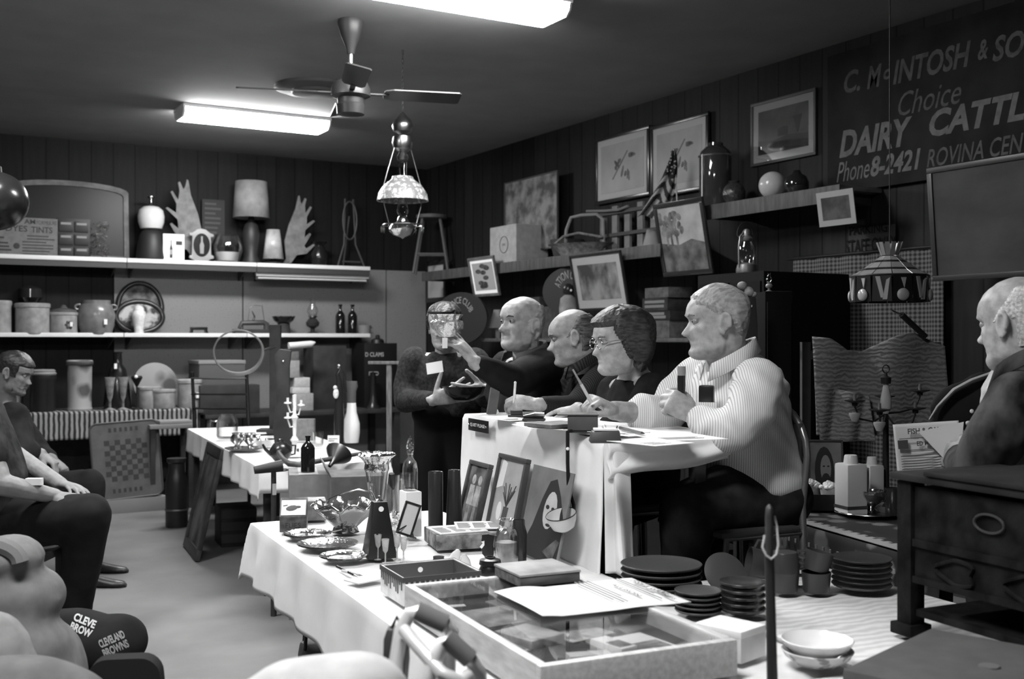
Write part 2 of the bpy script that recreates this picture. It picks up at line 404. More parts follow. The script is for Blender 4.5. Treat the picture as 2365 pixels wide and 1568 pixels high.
def child_loc(o, v):  # point in a thing's frame -> world
    return Matrix.Translation(o.location) @ Euler(o.rotation_euler).to_matrix().to_4x4() @ Vector(v)
TZ = .74
FT_O, FT_R = cw(-.98, 4.33), R(-5.2)
ft = table('folding_table', 'long display table under a white cloth holding the glass case and silver trays', FT_O, FT_R, -.04, .74, -2.46, 0, TZ - .006, legs=False)
for y in (-.4, -2.05):
    MB().bb(.52, .58, y - .03, y + .03, .03, TZ - .036).build('leg', DARK, ft, bev=.003); MB().bb(.36, .72, y - .03, y + .03, 0, .03).build('foot', DARK, ft, bev=.003)
c = thing('tablecloth', 'white cloth on the long front table, hanging over its left edge', 'tablecloth', FT_O, FT_R)
cloth(c, -.04, .742, -2.47, .0, TZ - .006, (.2, .005, .14, .2), WHITE, 1, name='cloth', cat=None, flare=.14, wave=.016)
bpy.context.view_layer.update()
tb2 = table('plate_table', 'table of dark plates and bowls, standing in front of the man in the striped shirt', FT_O, FT_R, .78, 1.42, -2.47, -1.6, TZ - .006)
c = thing('tablecloth', 'pale grained cloth under the dark plates and bowls', 'tablecloth', FT_O, FT_R)
cloth(c, .78, 1.42, -2.47, -1.6, TZ - .006, (.02, .1, .1, .1), MW('grained_cloth', .62, .8, 9, 'Y', dist=6, soft=.4, rough=.6, dscale=1.2), 3, name='cloth', cat=None, wave=.006)
et = table('end_table', 'low table end under the open box and the dark carved cabinet', FT_O, FT_R, .40, 1.45, -3.1, -2.49, TZ - .006)
c = thing('tablecloth', 'white cloth on the table end nearest the camera', 'tablecloth', FT_O, FT_R)
cloth(c, .40, 1.45, -3.1, -2.49, TZ - .006, (.1, .1, .1, .005), WHITE, 4, name='cloth', cat=None, wave=.006, nu=50, nv=40)
PO, PR = cw(-.18, 4.42), R(-5.7)
st = thing('stage_platform', 'low dark platform carrying the draped desk and its chairs', 'platform', PO, PR)
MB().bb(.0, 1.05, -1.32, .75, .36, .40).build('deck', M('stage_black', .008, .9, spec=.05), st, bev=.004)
MB().bb(.02, 1.03, -1.30, .73, 0, .36).build('skirt', M('stage_black', .008, .9, spec=.05), st)
MB().bb(1.052, 2.2, .5, 1.7, .36, .40).bb(.75, 1.05, .752, 1.7, .36, .40).build('shade_deck', M('stage_black', .008, .9, spec=.05), st, bev=.004)  # deck and skirt added to keep the gap under the desk in shade
MB().bb(1.07, 2.18, .52, 1.68, 0, .36).bb(.77, 1.07, .78, 1.68, 0, .36).build('shade_deck_skirt', M('stage_black', .008, .9, spec=.05), st)
POD = 1.145
pod = table('auction_desk', 'high desk under a white cloth where four people sit', PO, PR, .0, .42, -1.12, 0, POD, legs=False)
MB().bb(.012, .03, -1.09, -.03, .41, POD - .04).build('shade_front_panel', M('stage_black', .008, .9, spec=.05), pod)  # added black panels standing in for the shade under the open desk
MB().bb(.03, .40, -.05, -.03, .41, POD - .04).build('shade_end_panel', M('stage_black', .008, .9, spec=.05), pod)
for x, y in ((.06, -1.06), (.38, -1.06), (.38, -.08)): MB().bb(x - .02, x + .02, y - .02, y + .02, .402, POD - .03).build('leg', DARK, pod)
c = thing('tablecloth', 'long white cloth draped down the front of the high desk', 'tablecloth', PO, PR)
def podf(u, v):  # front drop and top, sagging at the near end
    y = .005 - v * 1.15
    L1 = .41; s = u * (L1 + .44)
    sg = -.012 * max(0, (-y - .7) / .4) ** 2
    fold = math.sin(y * 21) * .006 + nz((y * 4, s * 2, 3), 1) * .012
    if s < L1:
        q = max(0, (L1 - s)); return (-.012 - .02 * q - abs(fold) * min(1, q * 4), y, POD + .003 + sg - q)
    return (s - L1 - .006, y, POD + .006 + sg + nz((s * 6, y * 6, 1), 1) * .002)
MB().grid(podf, 60, 90).build('cloth', WHITE, c, solid=.004)
def podend(u, v):  # rumpled layers over the near end
    x = -.015 + u * .45; q = v * .1 * (1.15 - .35 * u)
    return (x, -1.15 - .012 - .02 * math.sin(v * 9 + u * 3) * v - .015 * math.sin(v * 3.1), POD + .001 - q + .006 * math.sin(u * 7))
MB().grid(podend, 50, 24).build('end_fold', WHITE, c, solid=.004)
def podtail(u, v):  # gathered corner hanging to the front table
    a = u * 2.2; return (-.02 + .085 * u + .012 * math.sin(a * 4.5) , -1.155 - .05 * math.sin(u * PI) * (.3 + v) - .012 * math.cos(a * 6) * v, POD - .0 - v * .40)
MB().grid(podtail, 30, 40).build('corner_fold', WHITE, c, solid=.004)
# second table in the middle distance
BT_O, BT_R = cw(-2.6, 8.9), R(-6.2)
bt = table('back_table', 'long table under a white cloth crowded with glassware in the middle of the room', BT_O, BT_R, 0, .76, -2.93, 0, TZ - .006)
c = thing('tablecloth', 'white cloth on the middle table, a pointed corner hanging off its near end', 'tablecloth', BT_O, BT_R)
cloth(c, 0, .76, -2.94, 0, TZ - .006, (.17, .1, .15, .1), WHITE, 5, name='cloth', cat=None, flare=.1)
RB_O, RB_R = cw(.92, 4.75), R(-12)
rb = table('side_table', 'low table with a dark flowered cloth behind the dark cabinet', RB_O, RB_R, 0, .8, -1.35, .0, TZ)
FLOR = MV('flowered_cloth', .16, .02, 9, thr=.28, soft=.12)
c = thing('tablecloth', 'dark flowered cloth with a pale toothed border', 'tablecloth', RB_O, RB_R)
cloth(c, 0, .8, -1.35, .0, TZ + .004, (.16, .05, .05, .05), FLOR, 8, name='cloth', cat=None, wave=.004)
b = MB()
b.bb(.0, .05, -1.35, .0, TZ + .0145, TZ + .0165)
for i in range(30): b.bb(.05, .068, -1.34 + i * .045, -1.34 + i * .045 + .024, TZ + .0145, TZ + .0165)
for i in range(30): b.bb(-.021, -.018, -1.335 + i * .045, -1.335 + i * .045 + .012, TZ - .06, TZ - .045)
b.build('border', M('border_grey', .3, .8), c, smooth=False)
# ================================================================ people
HEADT = [(.0, .066, -.012, .030), (.006, .080, -.03, .040), (.016, .089, -.045, .047), (.03, .0915, -.06, .053), (.042, .0845, -.068, .057), (.05, .083, -.072, .059), (.056, .0885, -.075, .061),
         (.063, .0865, -.078, .0625), (.068, .0905, -.081, .0635), (.078, .0885, -.085, .066), (.088, .0875, -.09, .069), (.1, .0865, -.095, .0715), (.115, .083, -.1, .073), (.127, .0815, -.102, .0745), (.137, .0885, -.104, .0755),
         (.147, .0925, -.105, .077), (.165, .091, -.105, .0785), (.183, .083, -.101, .0765), (.2, .069, -.091, .069), (.214, .051, -.076, .058), (.225, .03, -.056, .043), (.232, .01, -.035, .026), (.2355, -.008, -.016, .006)]
def headp(z):
    T_ = HEADT
    if z <= T_[0][0]: return T_[0][1:]
    for a, b in zip(T_, T_[1:]):
        if z <= b[0]:
            k = (z - a[0]) / (b[0] - a[0]); return tuple(a[i] + (b[i] - a[i]) * k for i in (1, 2, 3))
    return T_[-1][1:]
def g(x, s): return math.exp(-(x / s) ** 2)
def face_pt(z, a, nose=1, jowl=0, grow=0):
    """point of the head surface; a = angle, 0 is the nose, + is the left"""
    xf, xb, w = headp(z); xm = -.012; ca, sa = math.cos(a), math.sin(a)
    e = .92
    x = xm + (xf - xm if ca > 0 else xm - xb) * math.copysign(abs(ca) ** e, ca); y = w * math.copysign(abs(sa) ** (.86 if ca > 0 else .95), sa)
    if ca > 0:
        fr = ca ** .5; ay = abs(y)
        hz = g(z - .088, .011) * .008 + (.021 * max(0, 1 - (z - .086) / .056) if z > .086 else .021 * max(0, 1 - (.086 - z) / .013))
        x += nose * hz * g(y, .0095 + .006 * max(0, 1 - abs(z - .088) / .02))
        x -= .0155 * g(ay - .031, .017) * g(z - .124, .0125) * fr          # eye hollows
        x += .007 * g(ay - .028, .02) * g(z - .142, .0075) * fr            # brow
        x += .006 * g(ay - .044, .016) * g(z - .1, .014) * fr             # cheekbone
        x -= .0075 * g(ay - .029, .007) * g(z - .072, .018) * fr             # fold beside the mouth
        x -= .0095 * g(y, .026) * g(z - .0612, .0032)                      # mouth line
        x += .004 * g(y, .012) * g(z - .025, .01)
        y += math.copysign(jowl * g(z - .04, .02) * g(ay - .05, .02), y)
    if grow:
        k = 1 + grow / .09; x = xm + (x - xm) * k; y *= k
    return Vector((x, y, z))
def hmat(o, F, pitch=0, roll=0, s=1):
    """matrix of a head whose chin underside sits at o, facing F"""
    yaw = math.atan2(F.y, F.x)
    return Matrix.Translation(o) @ Matrix.Rotation(yaw, 4, 'Z') @ Matrix.Rotation(-pitch, 4, 'Y') @ Matrix.Rotation(roll, 4, 'X') @ Matrix.Scale(s, 4)
def head(b, T, nose=1, jowl=.006, ear=1):
    n = 72; zs = []
    k = 76
    for i in range(k + 1): zs.append(.2355 * i / k)
    def ang(i):  # crowd samples towards the face
        u = -1 + 2 * i / n; return PI * (abs(u) ** 1.35) * (1 if u > 0 else -1)
    b.loft([[face_pt(z, ang(i), nose, jowl) for i in range(n)] for z in zs], t=T)
    for s in (-1, 1):
        for dz, r, zc in ((.0055, (.013, .0165, .0042), .1345), (-.0065, (.012, .0155, .004), .1145)):
            b.ell((.067, s * .031, zc), r, 14, 8, (0, R(18 if dz > 0 else -12), s * R(16)), t=T)
        if ear:
            e = T @ Matrix.Translation((-.012, s * .079, .112)) @ Matrix.Rotation(s * R(-24), 4, 'Z') @ Matrix.Rotation(R(-10), 4, 'Y')
            pts = arc(0, 0, .0165, .031, -100, 200, 14)
            b.tube([(x - .002, s * .006, z * 1) for x, z in pts], [.0062] * 15, 8, t=e)
            b.ell((-.002, s * -.001, 0), (.015, .006, .027), 12, 8, t=e); b.ell((.006, s * .004, -.026), (.008, .006, .01), 10, 6, t=e)
        b.ell((.098, s * .0105, .0835), (.0105, .0065, .0065), 10, 6, t=T)
def eyes(T, parent, g_=.012):
    for s in (-1, 1):
        b = MB(T); b.m(0).ell((.0695, s * .031, .1245), .0125, 16, 10); b.m(1).ell((.0765, s * .031, .1245), (.0062, .0078, .0072), 12, 8)
        b.build('eye', [M('eye_white', .22, .25), M('iris', .015, .2)], parent)
def hairshell(T, parent, mat, keep, grow=.008, rough=.004, name='hair', lump=30, seed=0):
    n, k = 120, 80; b = MB(T); fs = []; idx = {}; cnt = {}
    for j in range(k):
        for i in range(n):
            if keep(-PI + 2 * PI * (i + .5) / n, .2355 * (j + .5) / k):
                f = []
                for ii, jj in ((i, j), (i + 1, j), (i + 1, j + 1), (i, j + 1)):
                    q = (ii % n, jj); idx.setdefault(q, len(idx)); cnt[q] = cnt.get(q, 0) + 1; f.append(idx[q])
                fs.append(f)
    lev = {q: (0 if c < 4 and q[1] < k else 9) for q, c in cnt.items()}
    for it in (1, 2, 3):
        for (i, j) in [q for q in lev if lev[q] == 9]:
            if any(lev.get(((i + di) % n, j + dj), 9) == it - 1 for di in (-1, 0, 1) for dj in (-1, 0, 1)): lev[(i, j)] = it
    vs = [None] * len(idx)
    for (i, j), q in idx.items():
        z = .2355 * j / k; a = -PI + 2 * PI * i / n; p = face_pt(z, a, 0); d = (p - Vector((-.012, 0, .12))).normalized()
        gr = grow(a, z) if callable(grow) else grow; e = min(1, lev[(i, j)] / 3)
        vs[q] = p + d * ((gr + rough * (nz((p.x, p.y, p.z * .5), lump, seed) + .5 * nz((p.x, p.y * 2, p.z), lump * 2.5, seed))) * e - .004 * (1 - e))
    b.add(vs, fs); o = b.build(name, mat, parent); q = o.modifiers.new('solid', 'SOLIDIFY'); q.thickness = .007; q.offset = -1; return o
def hand(b, w, d, nrm, side, curl=(30, 30, 30, 30), thumb=(45, 20), s=1.0, spread=5, thn=.35):
    """five-fingered hand: wrist w, pointing along d, palm facing nrm; side +1 left, -1 right"""
    w = Vector(w); f = Vector(d).normalized(); n = Vector(nrm); n = (n - f * n.dot(f)).normalized(); t = n.cross(f) * side
    def P(a, l, h): return w + (f * a + t * l + n * h) * s
    rg = []
    for a, hw, th, sh in ((-.03, .026, .020, 0), (0, .027, .019, 0), (.03, .035, .0175, .002), (.06, .041, .015, .002), (.088, .041, .0125, 0), (.097, .034, .009, 0)):
        rg.append([P(a, hw * math.copysign(abs(math.cos(2 * PI * i / 16)) ** .8, math.cos(2 * PI * i / 16)) + sh, th * math.copysign(abs(math.sin(2 * PI * i / 16)) ** .8, math.sin(2 * PI * i / 16))) for i in range(16)])
    b.loft(rg); b.ell(P(.035, .026, .008), .02 * s, 12, 8)
    LN = ((.043, .026, .021), (.047, .03, .022), (.043, .028, .021), (.033, .021, .018)); RR = (.0092, .0095, .009, .008)
    tips = []
    for i in range(4):
        off = (.031, .0105, -.0105, -.030)[i]; bs = (.086, .091, .087, .077)[i]
        p = P(bs, off, .0); a = 0; sp = R(spread * (1.5 - i)); dv = f * math.cos(sp) + t * math.sin(sp)
        pts = [P(bs - .03, off * .85, 0), p]; rs = [RR[i] * s * 1.08, RR[i] * s * 1.06]
        for j in range(3):
            a += R(curl[i] * (.85, 1.0, .7)[j]); p = p + (dv * math.cos(a) + n * math.sin(a)) * LN[i][j] * s
            pts.append(p); rs.append(RR[i] * s * (1.0, .93, .8)[j])
        b.caps(pts, rs, 10); tips.append(p)
    a0, cu = R(thumb[0]), R(thumb[1]); p = P(.018, .024, .006); dv = f * math.cos(a0) + t * math.sin(a0) + n * thn; dv.normalize()
    inw = (f * .8 - t * .8 + n * .3).normalized(); pts = [p]; rs = [.0145 * s]
    for j, ln in enumerate((.044, .032, .026)):
        dd = (dv * math.cos(cu * j) + inw * math.sin(cu * j)).normalized(); p = p + dd * ln * s; pts.append(p); rs.append((.0118, .0105, .0088)[j] * s)
    b.caps(pts, rs, 10); tips.append(p); return tips
def torso(b, secs, Lt, Fw, n=28, e=.85):
    """elliptical sections (centre, half width, half depth) stacked from bottom to top"""
    rg = []
    for c_, w, dp in secs:
        rg.append([Vector(c_) + Lt * (w * math.copysign(abs(math.cos(2 * PI * i / n)) ** e, math.cos(2 * PI * i / n))) + Fw * (dp * math.copysign(abs(math.sin(2 * PI * i / n)) ** e, math.sin(2 * PI * i / n))) for i in range(n)])
    b.loft(rg)
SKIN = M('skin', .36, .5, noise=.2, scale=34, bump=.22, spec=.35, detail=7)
GREY_HAIR = M('grey_hair', .34, .5, noise=.3, scale=22, stretch=(1, 6, 3), bump=.3); DARK_HAIR = M('dark_hair', .022, .45, noise=.7, scale=24, stretch=(1, 5, 5), bump=.35)
MIX_HAIR = M('grizzled_hair', .12, .5, noise=.6, scale=24, stretch=(.7, 6, 6), bump=.35); WHITE_HAIR = M('white_hair', .5, .5, noise=.35, scale=22, stretch=(.6, 6, 6), bump=.35)
FRINGE = lambda an, z: abs(an) > 1.15 + max(0, z - .125) * 9 and z < .205 and z > (.118 if abs(an) < 1.78 else .05)
def brows(fig, T, mat):
    for s in (-1, 1): MB(fig.T(T)).tube([(.089, s * .014, .1415), (.0885, s * .03, .1465), (.076, s * .047, .1435)], [.003, .0045, .0025], 6).build('eyebrow', mat, fig.o)
def folds(amp, s, seed): return lambda co: amp * (nz((co.x, co.y, co.z * .6), s, seed) + .5 * nz(co, s * 2.3, seed + 1))
def collar(T_pts, parent, mat, w=.045):
    """folded shirt collar along neck points"""
    b = MB(); pts = [Vector(p) for p in T_pts]; cen = sum(pts, Vector()) / len(pts)
    r0 = [p + Vector((0, 0, .018)) for p in pts]; r1 = [p + (p - cen).normalized() * .012 + Vector((0, 0, .02)) for p in pts]; r2 = [p + (p - cen).normalized() * .03 - Vector((0, 0, w - .02)) for p in pts]
    n = len(pts); b.add([*r0, *r1, *r2], [(i, i + 1, n + i + 1, n + i) for i in range(n - 1)] + [(n + i, n + i + 1, 2 * n + i + 1, 2 * n + i) for i in range(n - 1)])
    return b.build('collar', mat, parent, solid=.004)
def unit(v): return Vector(v).normalized()
LFT = -VR; TOW = -VD; UP = Vector((0, 0, 1))
def FW(a): return (LFT * math.cos(R(a)) + TOW * math.sin(R(a)))      # a: 0 = profile to the left, 90 = towards the camera
def person(label, p, group=None): return thing('person', label, 'person', p, 0, group)
def rel(root, mbs):
    """move builders from world to the person's own frame"""
    for b in mbs: b.V = [v - root.location for v in b.V]
class Fig:
    def __init__(s, label, foot):
        s.o = person(label, foot); s.body = MB(); s.loc = Vector(foot)
    def skin(s, mat=SKIN, voxel=.0052, sm=2):
        rel(s.o, [s.body]); return s.body.build('body', mat, s.o, fuse=voxel, sm=sm, disp=lambda co: .0012 * nz(co, 60, 2))
    def wear(s, b, name, mat, voxel=.011, sm=4, amp=.006, fs=7, seed=0, label=None):
        rel(s.o, [b]); return b.build(name, mat, s.o, fuse=voxel, sm=sm, disp=folds(amp, fs, seed) if amp else None, label=label)
    def part(s, b, name, mat, **k): rel(s.o, [b]); return b.build(name, mat, s.o, **k)
    def T(s, T): return Matrix.Translation(-s.loc) @ T
def shoe(b, p, F):
    L_ = UP.cross(F); rg = []
    for a, w, h in ((-.09, .022, .035), (-.075, .034, .065), (-.02, .038, .075), (.05, .042, .055), (.12, .046, .042), (.165, .036, .034), (.185, .012, .02)):
        rg.append([p + F * a + L_ * (w * math.cos(2 * PI * i / 14)) + UP * (max(0, h * .5 + h * .55 * math.sin(2 * PI * i / 14))) for i in range(14)])
    b.loft(rg)
# ---------------------------------------------------------------- the auctioneer in the striped shirt
F = FW(28); L = UP.cross(F); HF = FW(2)
STRIPE = MW('pinstripe', .40, .74, 46, 'X', rough=.85, pos=.24, soft=.2, rot=(0, 0, -CAM))
JEAN = M('dark_denim', .022, .8, noise=.3, scale=20)
hip = at(1748, 1140, 3.78)
a = Fig('big grey-haired man in a striped shirt leaning on the near end of the white desk', Vector((hip.x, hip.y, .40)))
T = hmat(at(1659, 829, 3.75), HF, R(-4), 0, 1.06); head(a.body, T, 1, .012)
sh_n = at(1748, 884, 3.62); sh_f = at(1618, 873, 4.0); el_n = at(1693, 1003, 3.50); wr_n = at(1606, 962, 3.62); el_f = at(1535, 962, 3.85); wr_f = at(1418, 948, 3.72)
sp = at(1700, 860, 3.80)
a.body.caps([T @ Vector((-.03, 0, .055)), at(1680, 862, 3.80)], [.066, .075]).caps([at(1700, 900, 3.8), at(1730, 1080, 3.8), hip], [.11, .13, .12])
a.body.caps([sp, sh_n, el_n, wr_n], [.07, .058, .048, .034]).caps([sp, sh_f, el_f, wr_f], [.07, .055, .048, .033])
tips_n = hand(a.body, wr_n, at(1566, 936, 3.62) - wr_n, unit(TOW * -.75 + LFT * .5), +1, (72, 78, 82, 85), (38, 32), 1.08)
tips_f = hand(a.body, wr_f, at(1368, 918, 3.66) - wr_f, unit(TOW * .35 + LFT * .75 - UP * .5), -1, (58, 72, 80, 84), (22, 18), 1.08, thn=.45)
a.skin()
hairshell(a.T(T), a.o, GREY_HAIR, lambda an, z: z > .168 + .03 * g(abs(an), .5) - .075 * max(0, abs(an) - .95) and not (abs(an) < .45 and z < .19), .0075, .004)
eyes(a.T(T), a.o); brows(a, T, M('brow_grey', .16, .6))
b = MB(); torso(b, [(at(1748, 1128, 3.80), .165, .145), (at(1743, 1100, 3.80), .175, .155), (at(1735, 1055, 3.80), .175, .16), (at(1722, 1000, 3.80), .17, .155), (at(1712, 940, 3.81), .175, .145), (at(1708, 885, 3.81), .19, .13), (at(1704, 848, 3.81), .165, .115), (at(1690, 818, 3.80), .09, .085)], L, F)
b.caps([sh_n, at(1735, 945, 3.53), el_n + Vector((0, 0, .01)), wr_n + (el_n - wr_n) * .22], [.084, .085, .076, .058]).caps([sh_f, at(1570, 915, 3.96), el_f, wr_f + (el_f - wr_f) * .55], [.09, .08, .07, .066])
b.tube([el_f + (wr_f - el_f) * .05, wr_f + (el_f - wr_f) * .5], [.075, .074], 18).tube([wr_n + (el_n - wr_n) * .5, wr_n + (el_n - wr_n) * .2], [.062, .058], 18)
def wrinkle(co): return .006 * math.sin(co.z * 60 + 3 * nz(co, 5, 1) * 3 + co.x * 22) * max(0, nz(co, 4, 9) + .2) + .008 * nz(co, 6, 4)
rel(a.o, [b]); b.build('shirt', STRIPE, a.o, fuse=.009, sm=4, disp=wrinkle)
nk = [T @ Vector((-.034 + .076 * math.cos(q), .076 * math.sin(q), .0 - .036 * math.cos(q))) for q in [R(38 + i * 284 / 16) for i in range(17)]]
collar([v - a.loc for v in nk], a.o, STRIPE, .05)
b = MB(); b.caps([hip, at(1590, 1180, 3.62), at(1580, 1330, 3.6), at(1560, 1480, 3.6)], [.15, .10, .075, .06]).caps([hip + VR * .02, at(1640, 1180, 3.95), at(1600, 1330, 4.0), at(1590, 1440, 4.0)], [.15, .10, .075, .06]); b.ell(at(1765, 1150, 3.8), (.17, .17, .12), 20, 12)
a.wear(b, 'trousers', JEAN, .014)
for q, dd in ((at(1555, 1480, 3.6), 0), (at(1585, 1460, 4.0), 0)):
    b = MB(); shoe(b, Vector((q.x, q.y, .405)), F); a.part(b, 'shoe', M('shoe_black', .015, .4))
b = MB(); b.tube([wr_n + (el_n - wr_n) * .12 + UP * 0 + x * .037 for x in [unit(frame_z(el_n - wr_n)[0]) * math.cos(q) + unit(frame_z(el_n - wr_n)[1]) * math.sin(q) for q in [2 * PI * i / 20 for i in range(20)]]], .0055, 8, True, flat=1); a.part(b, 'wristwatch', STEEL, label='steel wristwatch')
pk = at(1632, 914, 3.62); b = MB(Matrix.Translation(pk) @ Matrix.Rotation(CAM + R(-20), 4, 'Z')); b.box((0, 0, .0), (.05, .03, .07)); a.part(b, 'glasses_case', BLACK, bev=.008, label='black glasses case in the shirt pocket')
pk = at(1633, 955, 3.615); b = MB(Matrix.Translation(pk) @ Matrix.Rotation(CAM + R(-20), 4, 'Z')); b.box((0, -.008, 0), (.07, .012, .075)); a.part(b, 'pocket', STRIPE, bev=.004)
# what he holds: a microphone-like dark gavel handle and a pen
p0, p1 = at(1573, 950, 3.64), at(1574, 846, 3.64)
t = thing('gavel_handle', 'short dark baton with a pale tip standing in the striped-shirt man\'s fist', 'baton', p0)
MB().rod((0, 0, 0), p1 - p0 - UP * .03, .0125, .0135, 14).build('grip', BLACK, t); MB().rod(p1 - p0 - UP * .03, p1 - p0, .0135, .0135, 14).build('tip', M('tip_grey', .25, .5), t)
p0, p1 = at(1366, 930, 3.6), at(1323, 853, 3.6)
t = thing('pen', 'pen pointed up in the striped-shirt man\'s outstretched hand', 'pen', p0)
MB().rod((0, 0, 0), (p1 - p0) * .55, .0055, .0055).build('barrel', M('pen_clear', .6, .2), t); MB().rod((p1 - p0) * .55, p1 - p0, .0045, .003).build('cap', M('pen_grey', .3, .3), t)
# ---------------------------------------------------------------- woman with glasses
F = FW(12); L = UP.cross(F); HF = FW(20)
hip = at(1480, 1120, 4.25); BLACKKNIT = M('black_knit', .010, .9, noise=.3, scale=30)
w = Fig('dark-haired woman in glasses and a black top, next to the striped-shirt man', Vector((hip.x, hip.y, .40)))
T = hmat(at(1437, 864, 4.15), HF, R(-6), 0, 1.03); head(w.body, T, .85, .008)
sh_n = at(1510, 905, 4.08); sh_f = at(1420, 905, 4.42); el_n = at(1470, 990, 3.98); wr_n = at(1385, 985, 4.08); el_f = at(1395, 985, 4.3); wr_f = at(1335, 945, 4.2)
w.body.caps([T @ Vector((-.03, 0, .05)), at(1470, 880, 4.24)], [.055, .06]).caps([at(1470, 900, 4.24), hip], [.09, .11])
w.body.caps([at(1470, 895, 4.24), sh_n, el_n, wr_n], [.06, .05, .04, .028]).caps([at(1470, 895, 4.24), sh_f, el_f, wr_f], [.06, .05, .04, .028])
hand(w.body, wr_n, at(1300, 953, 4.2) - wr_n, -UP + TOW * .2, +1, (18, 20, 22, 25), (30, 15), .95); hand(w.body, wr_f, at(1280, 950, 4.28) - wr_f, -UP, -1, (20, 22, 24, 26), (30, 15), .95)
w.skin(); eyes(w.T(T), w.o); brows(w, T, MIX_HAIR)
hairshell(w.T(T), w.o, M('dark_grey_hair', .035, .5, noise=.6, scale=22, stretch=(.8, 5, 5), bump=.4), lambda an, z: (z > .178 and abs(an) < 1.0) or (abs(an) >= .95 and z > .165 - .06 * (abs(an) - .95) / .3 and z > .06) or (abs(an) > 1.75 and z > .03), lambda an, z: .020 + .018 * min(1, max(0, abs(an) - .9) / .9) * (1 - (z / .2355) ** 5), .006)
GL = M('spectacle_metal', .5, .25, 1)
b = MB(w.T(T))
for s in (-1, 1): b.tube([(.092, s * .032 + .023 * x, .120 + z) for x, z in arc(0, 0, 1, .019, 0, 360, 20)[:-1]], .0016, 6, True); b.tube([(.09, s * .056, .126), (.03, s * .082, .128), (-.015, s * .086, .124)], .0016, 6)
b.tube([(.094, -.009, .122), (.104, 0, .126), (.094, .009, .122)], .0016, 6); b.build('glasses', GL, w.o, label='thin metal glasses')
b = MB(); torso(b, [(hip, .17, .14), (at(1480, 1050, 4.25), .18, .145), (at(1478, 980, 4.25), .18, .14), (at(1475, 930, 4.25), .18, .12), (at(1472, 895, 4.25), .14, .1), (at(1466, 872, 4.24), .075, .07)], L, F)
b.caps([sh_n, el_n, wr_n + (el_n - wr_n) * .3], [.075, .068, .05]).caps([sh_f, el_f, wr_f + (el_f - wr_f) * .3], [.075, .06, .045])
w.wear(b, 'top', BLACKKNIT)
b = MB(); b.caps([hip, at(1400, 1180, 4.2), at(1390, 1340, 4.2)], [.14, .09, .07]).caps([hip, at(1420, 1180, 4.45), at(1400, 1340, 4.45)], [.14, .09, .07]); w.wear(b, 'trousers', JEAN, .014)
# ---------------------------------------------------------------- bald man writing
F = FW(15); L = UP.cross(F); HF = FW(0)
hip = at(1360, 1090, 4.78); DKSHIRT = MW('dark_striped_shirt', .012, .035, 40, 'X', rough=.8, soft=.2, dist=1)
m = Fig('bald man in a dark shirt bent over his writing beside the woman in glasses', Vector((hip.x, hip.y, .40)))
T = hmat(at(1333, 842, 4.7), HF, R(-12), 0, 1.0); head(m.body, T, 1.0, .006)
sh_n = at(1395, 885, 4.62); sh_f = at(1335, 880, 4.95); el_n = at(1330, 950, 4.5); wr_n = at(1243, 935, 4.35); el_f = at(1300, 950, 4.9); wr_f = at(1262, 960, 4.75)
m.body.caps([T @ Vector((-.03, 0, .05)), at(1362, 868, 4.78)], [.058, .064]).caps([at(1365, 890, 4.78), hip], [.09, .11])
m.body.caps([at(1365, 885, 4.78), sh_n, el_n, wr_n], [.06, .05, .042, .03]).caps([at(1365, 885, 4.78), sh_f, el_f, wr_f], [.06, .05, .042, .03])
hand(m.body, wr_n, at(1196, 928, 4.33) - wr_n, -UP * .55 + LFT * .25 - TOW * .4, +1, (55, 60, 66, 70), (28, 25), 1.0, thn=.5); hand(m.body, wr_f, LFT - UP * .2, -UP, -1, (30, 30, 30, 30))
m.skin(); eyes(m.T(T), m.o); brows(m, T, MIX_HAIR)
hairshell(m.T(T), m.o, MIX_HAIR, FRINGE, .006, .004)
b = MB(); torso(b, [(hip, .17, .12), (at(1358, 1020, 4.78), .18, .125), (at(1365, 940, 4.78), .19, .12), (at(1370, 900, 4.78), .19, .1), (at(1366, 872, 4.78), .12, .085), (at(1360, 858, 4.78), .075, .07)], L, F)
b.caps([sh_n, el_n, wr_n + (el_n - wr_n) * .18], [.085, .068, .044]).caps([sh_f, el_f, wr_f + (el_f - wr_f) * .2], [.085, .06, .045])
m.wear(b, 'shirt', DKSHIRT)
nk = [T @ Vector((-.035 + .075 * math.cos(q), .075 * math.sin(q), .008 - .03 * math.cos(q))) for q in [R(30 + i * 300 / 14) for i in range(15)]]
collar([v - m.loc for v in nk], m.o, DKSHIRT)
b = MB(); b.caps([hip, at(1290, 1150, 4.7), at(1280, 1300, 4.7)], [.13, .09, .07]).caps([hip, at(1300, 1150, 4.95), at(1290, 1300, 4.95)], [.13, .09, .07]); m.wear(b, 'trousers', JEAN, .014)
p0, p1 = at(1186, 948, 4.33), at(1190, 884, 4.33)
t = thing('pen', 'white pen upright in the bald man\'s writing hand', 'pen', p0); MB().rod((0, 0, 0), p1 - p0, .0055, .005).build('barrel', M('white_plastic', .75, .3), t); MB().ell(p1 - p0, .006, 8, 6).build('cap_end', M('white_plastic', .75, .3), t)
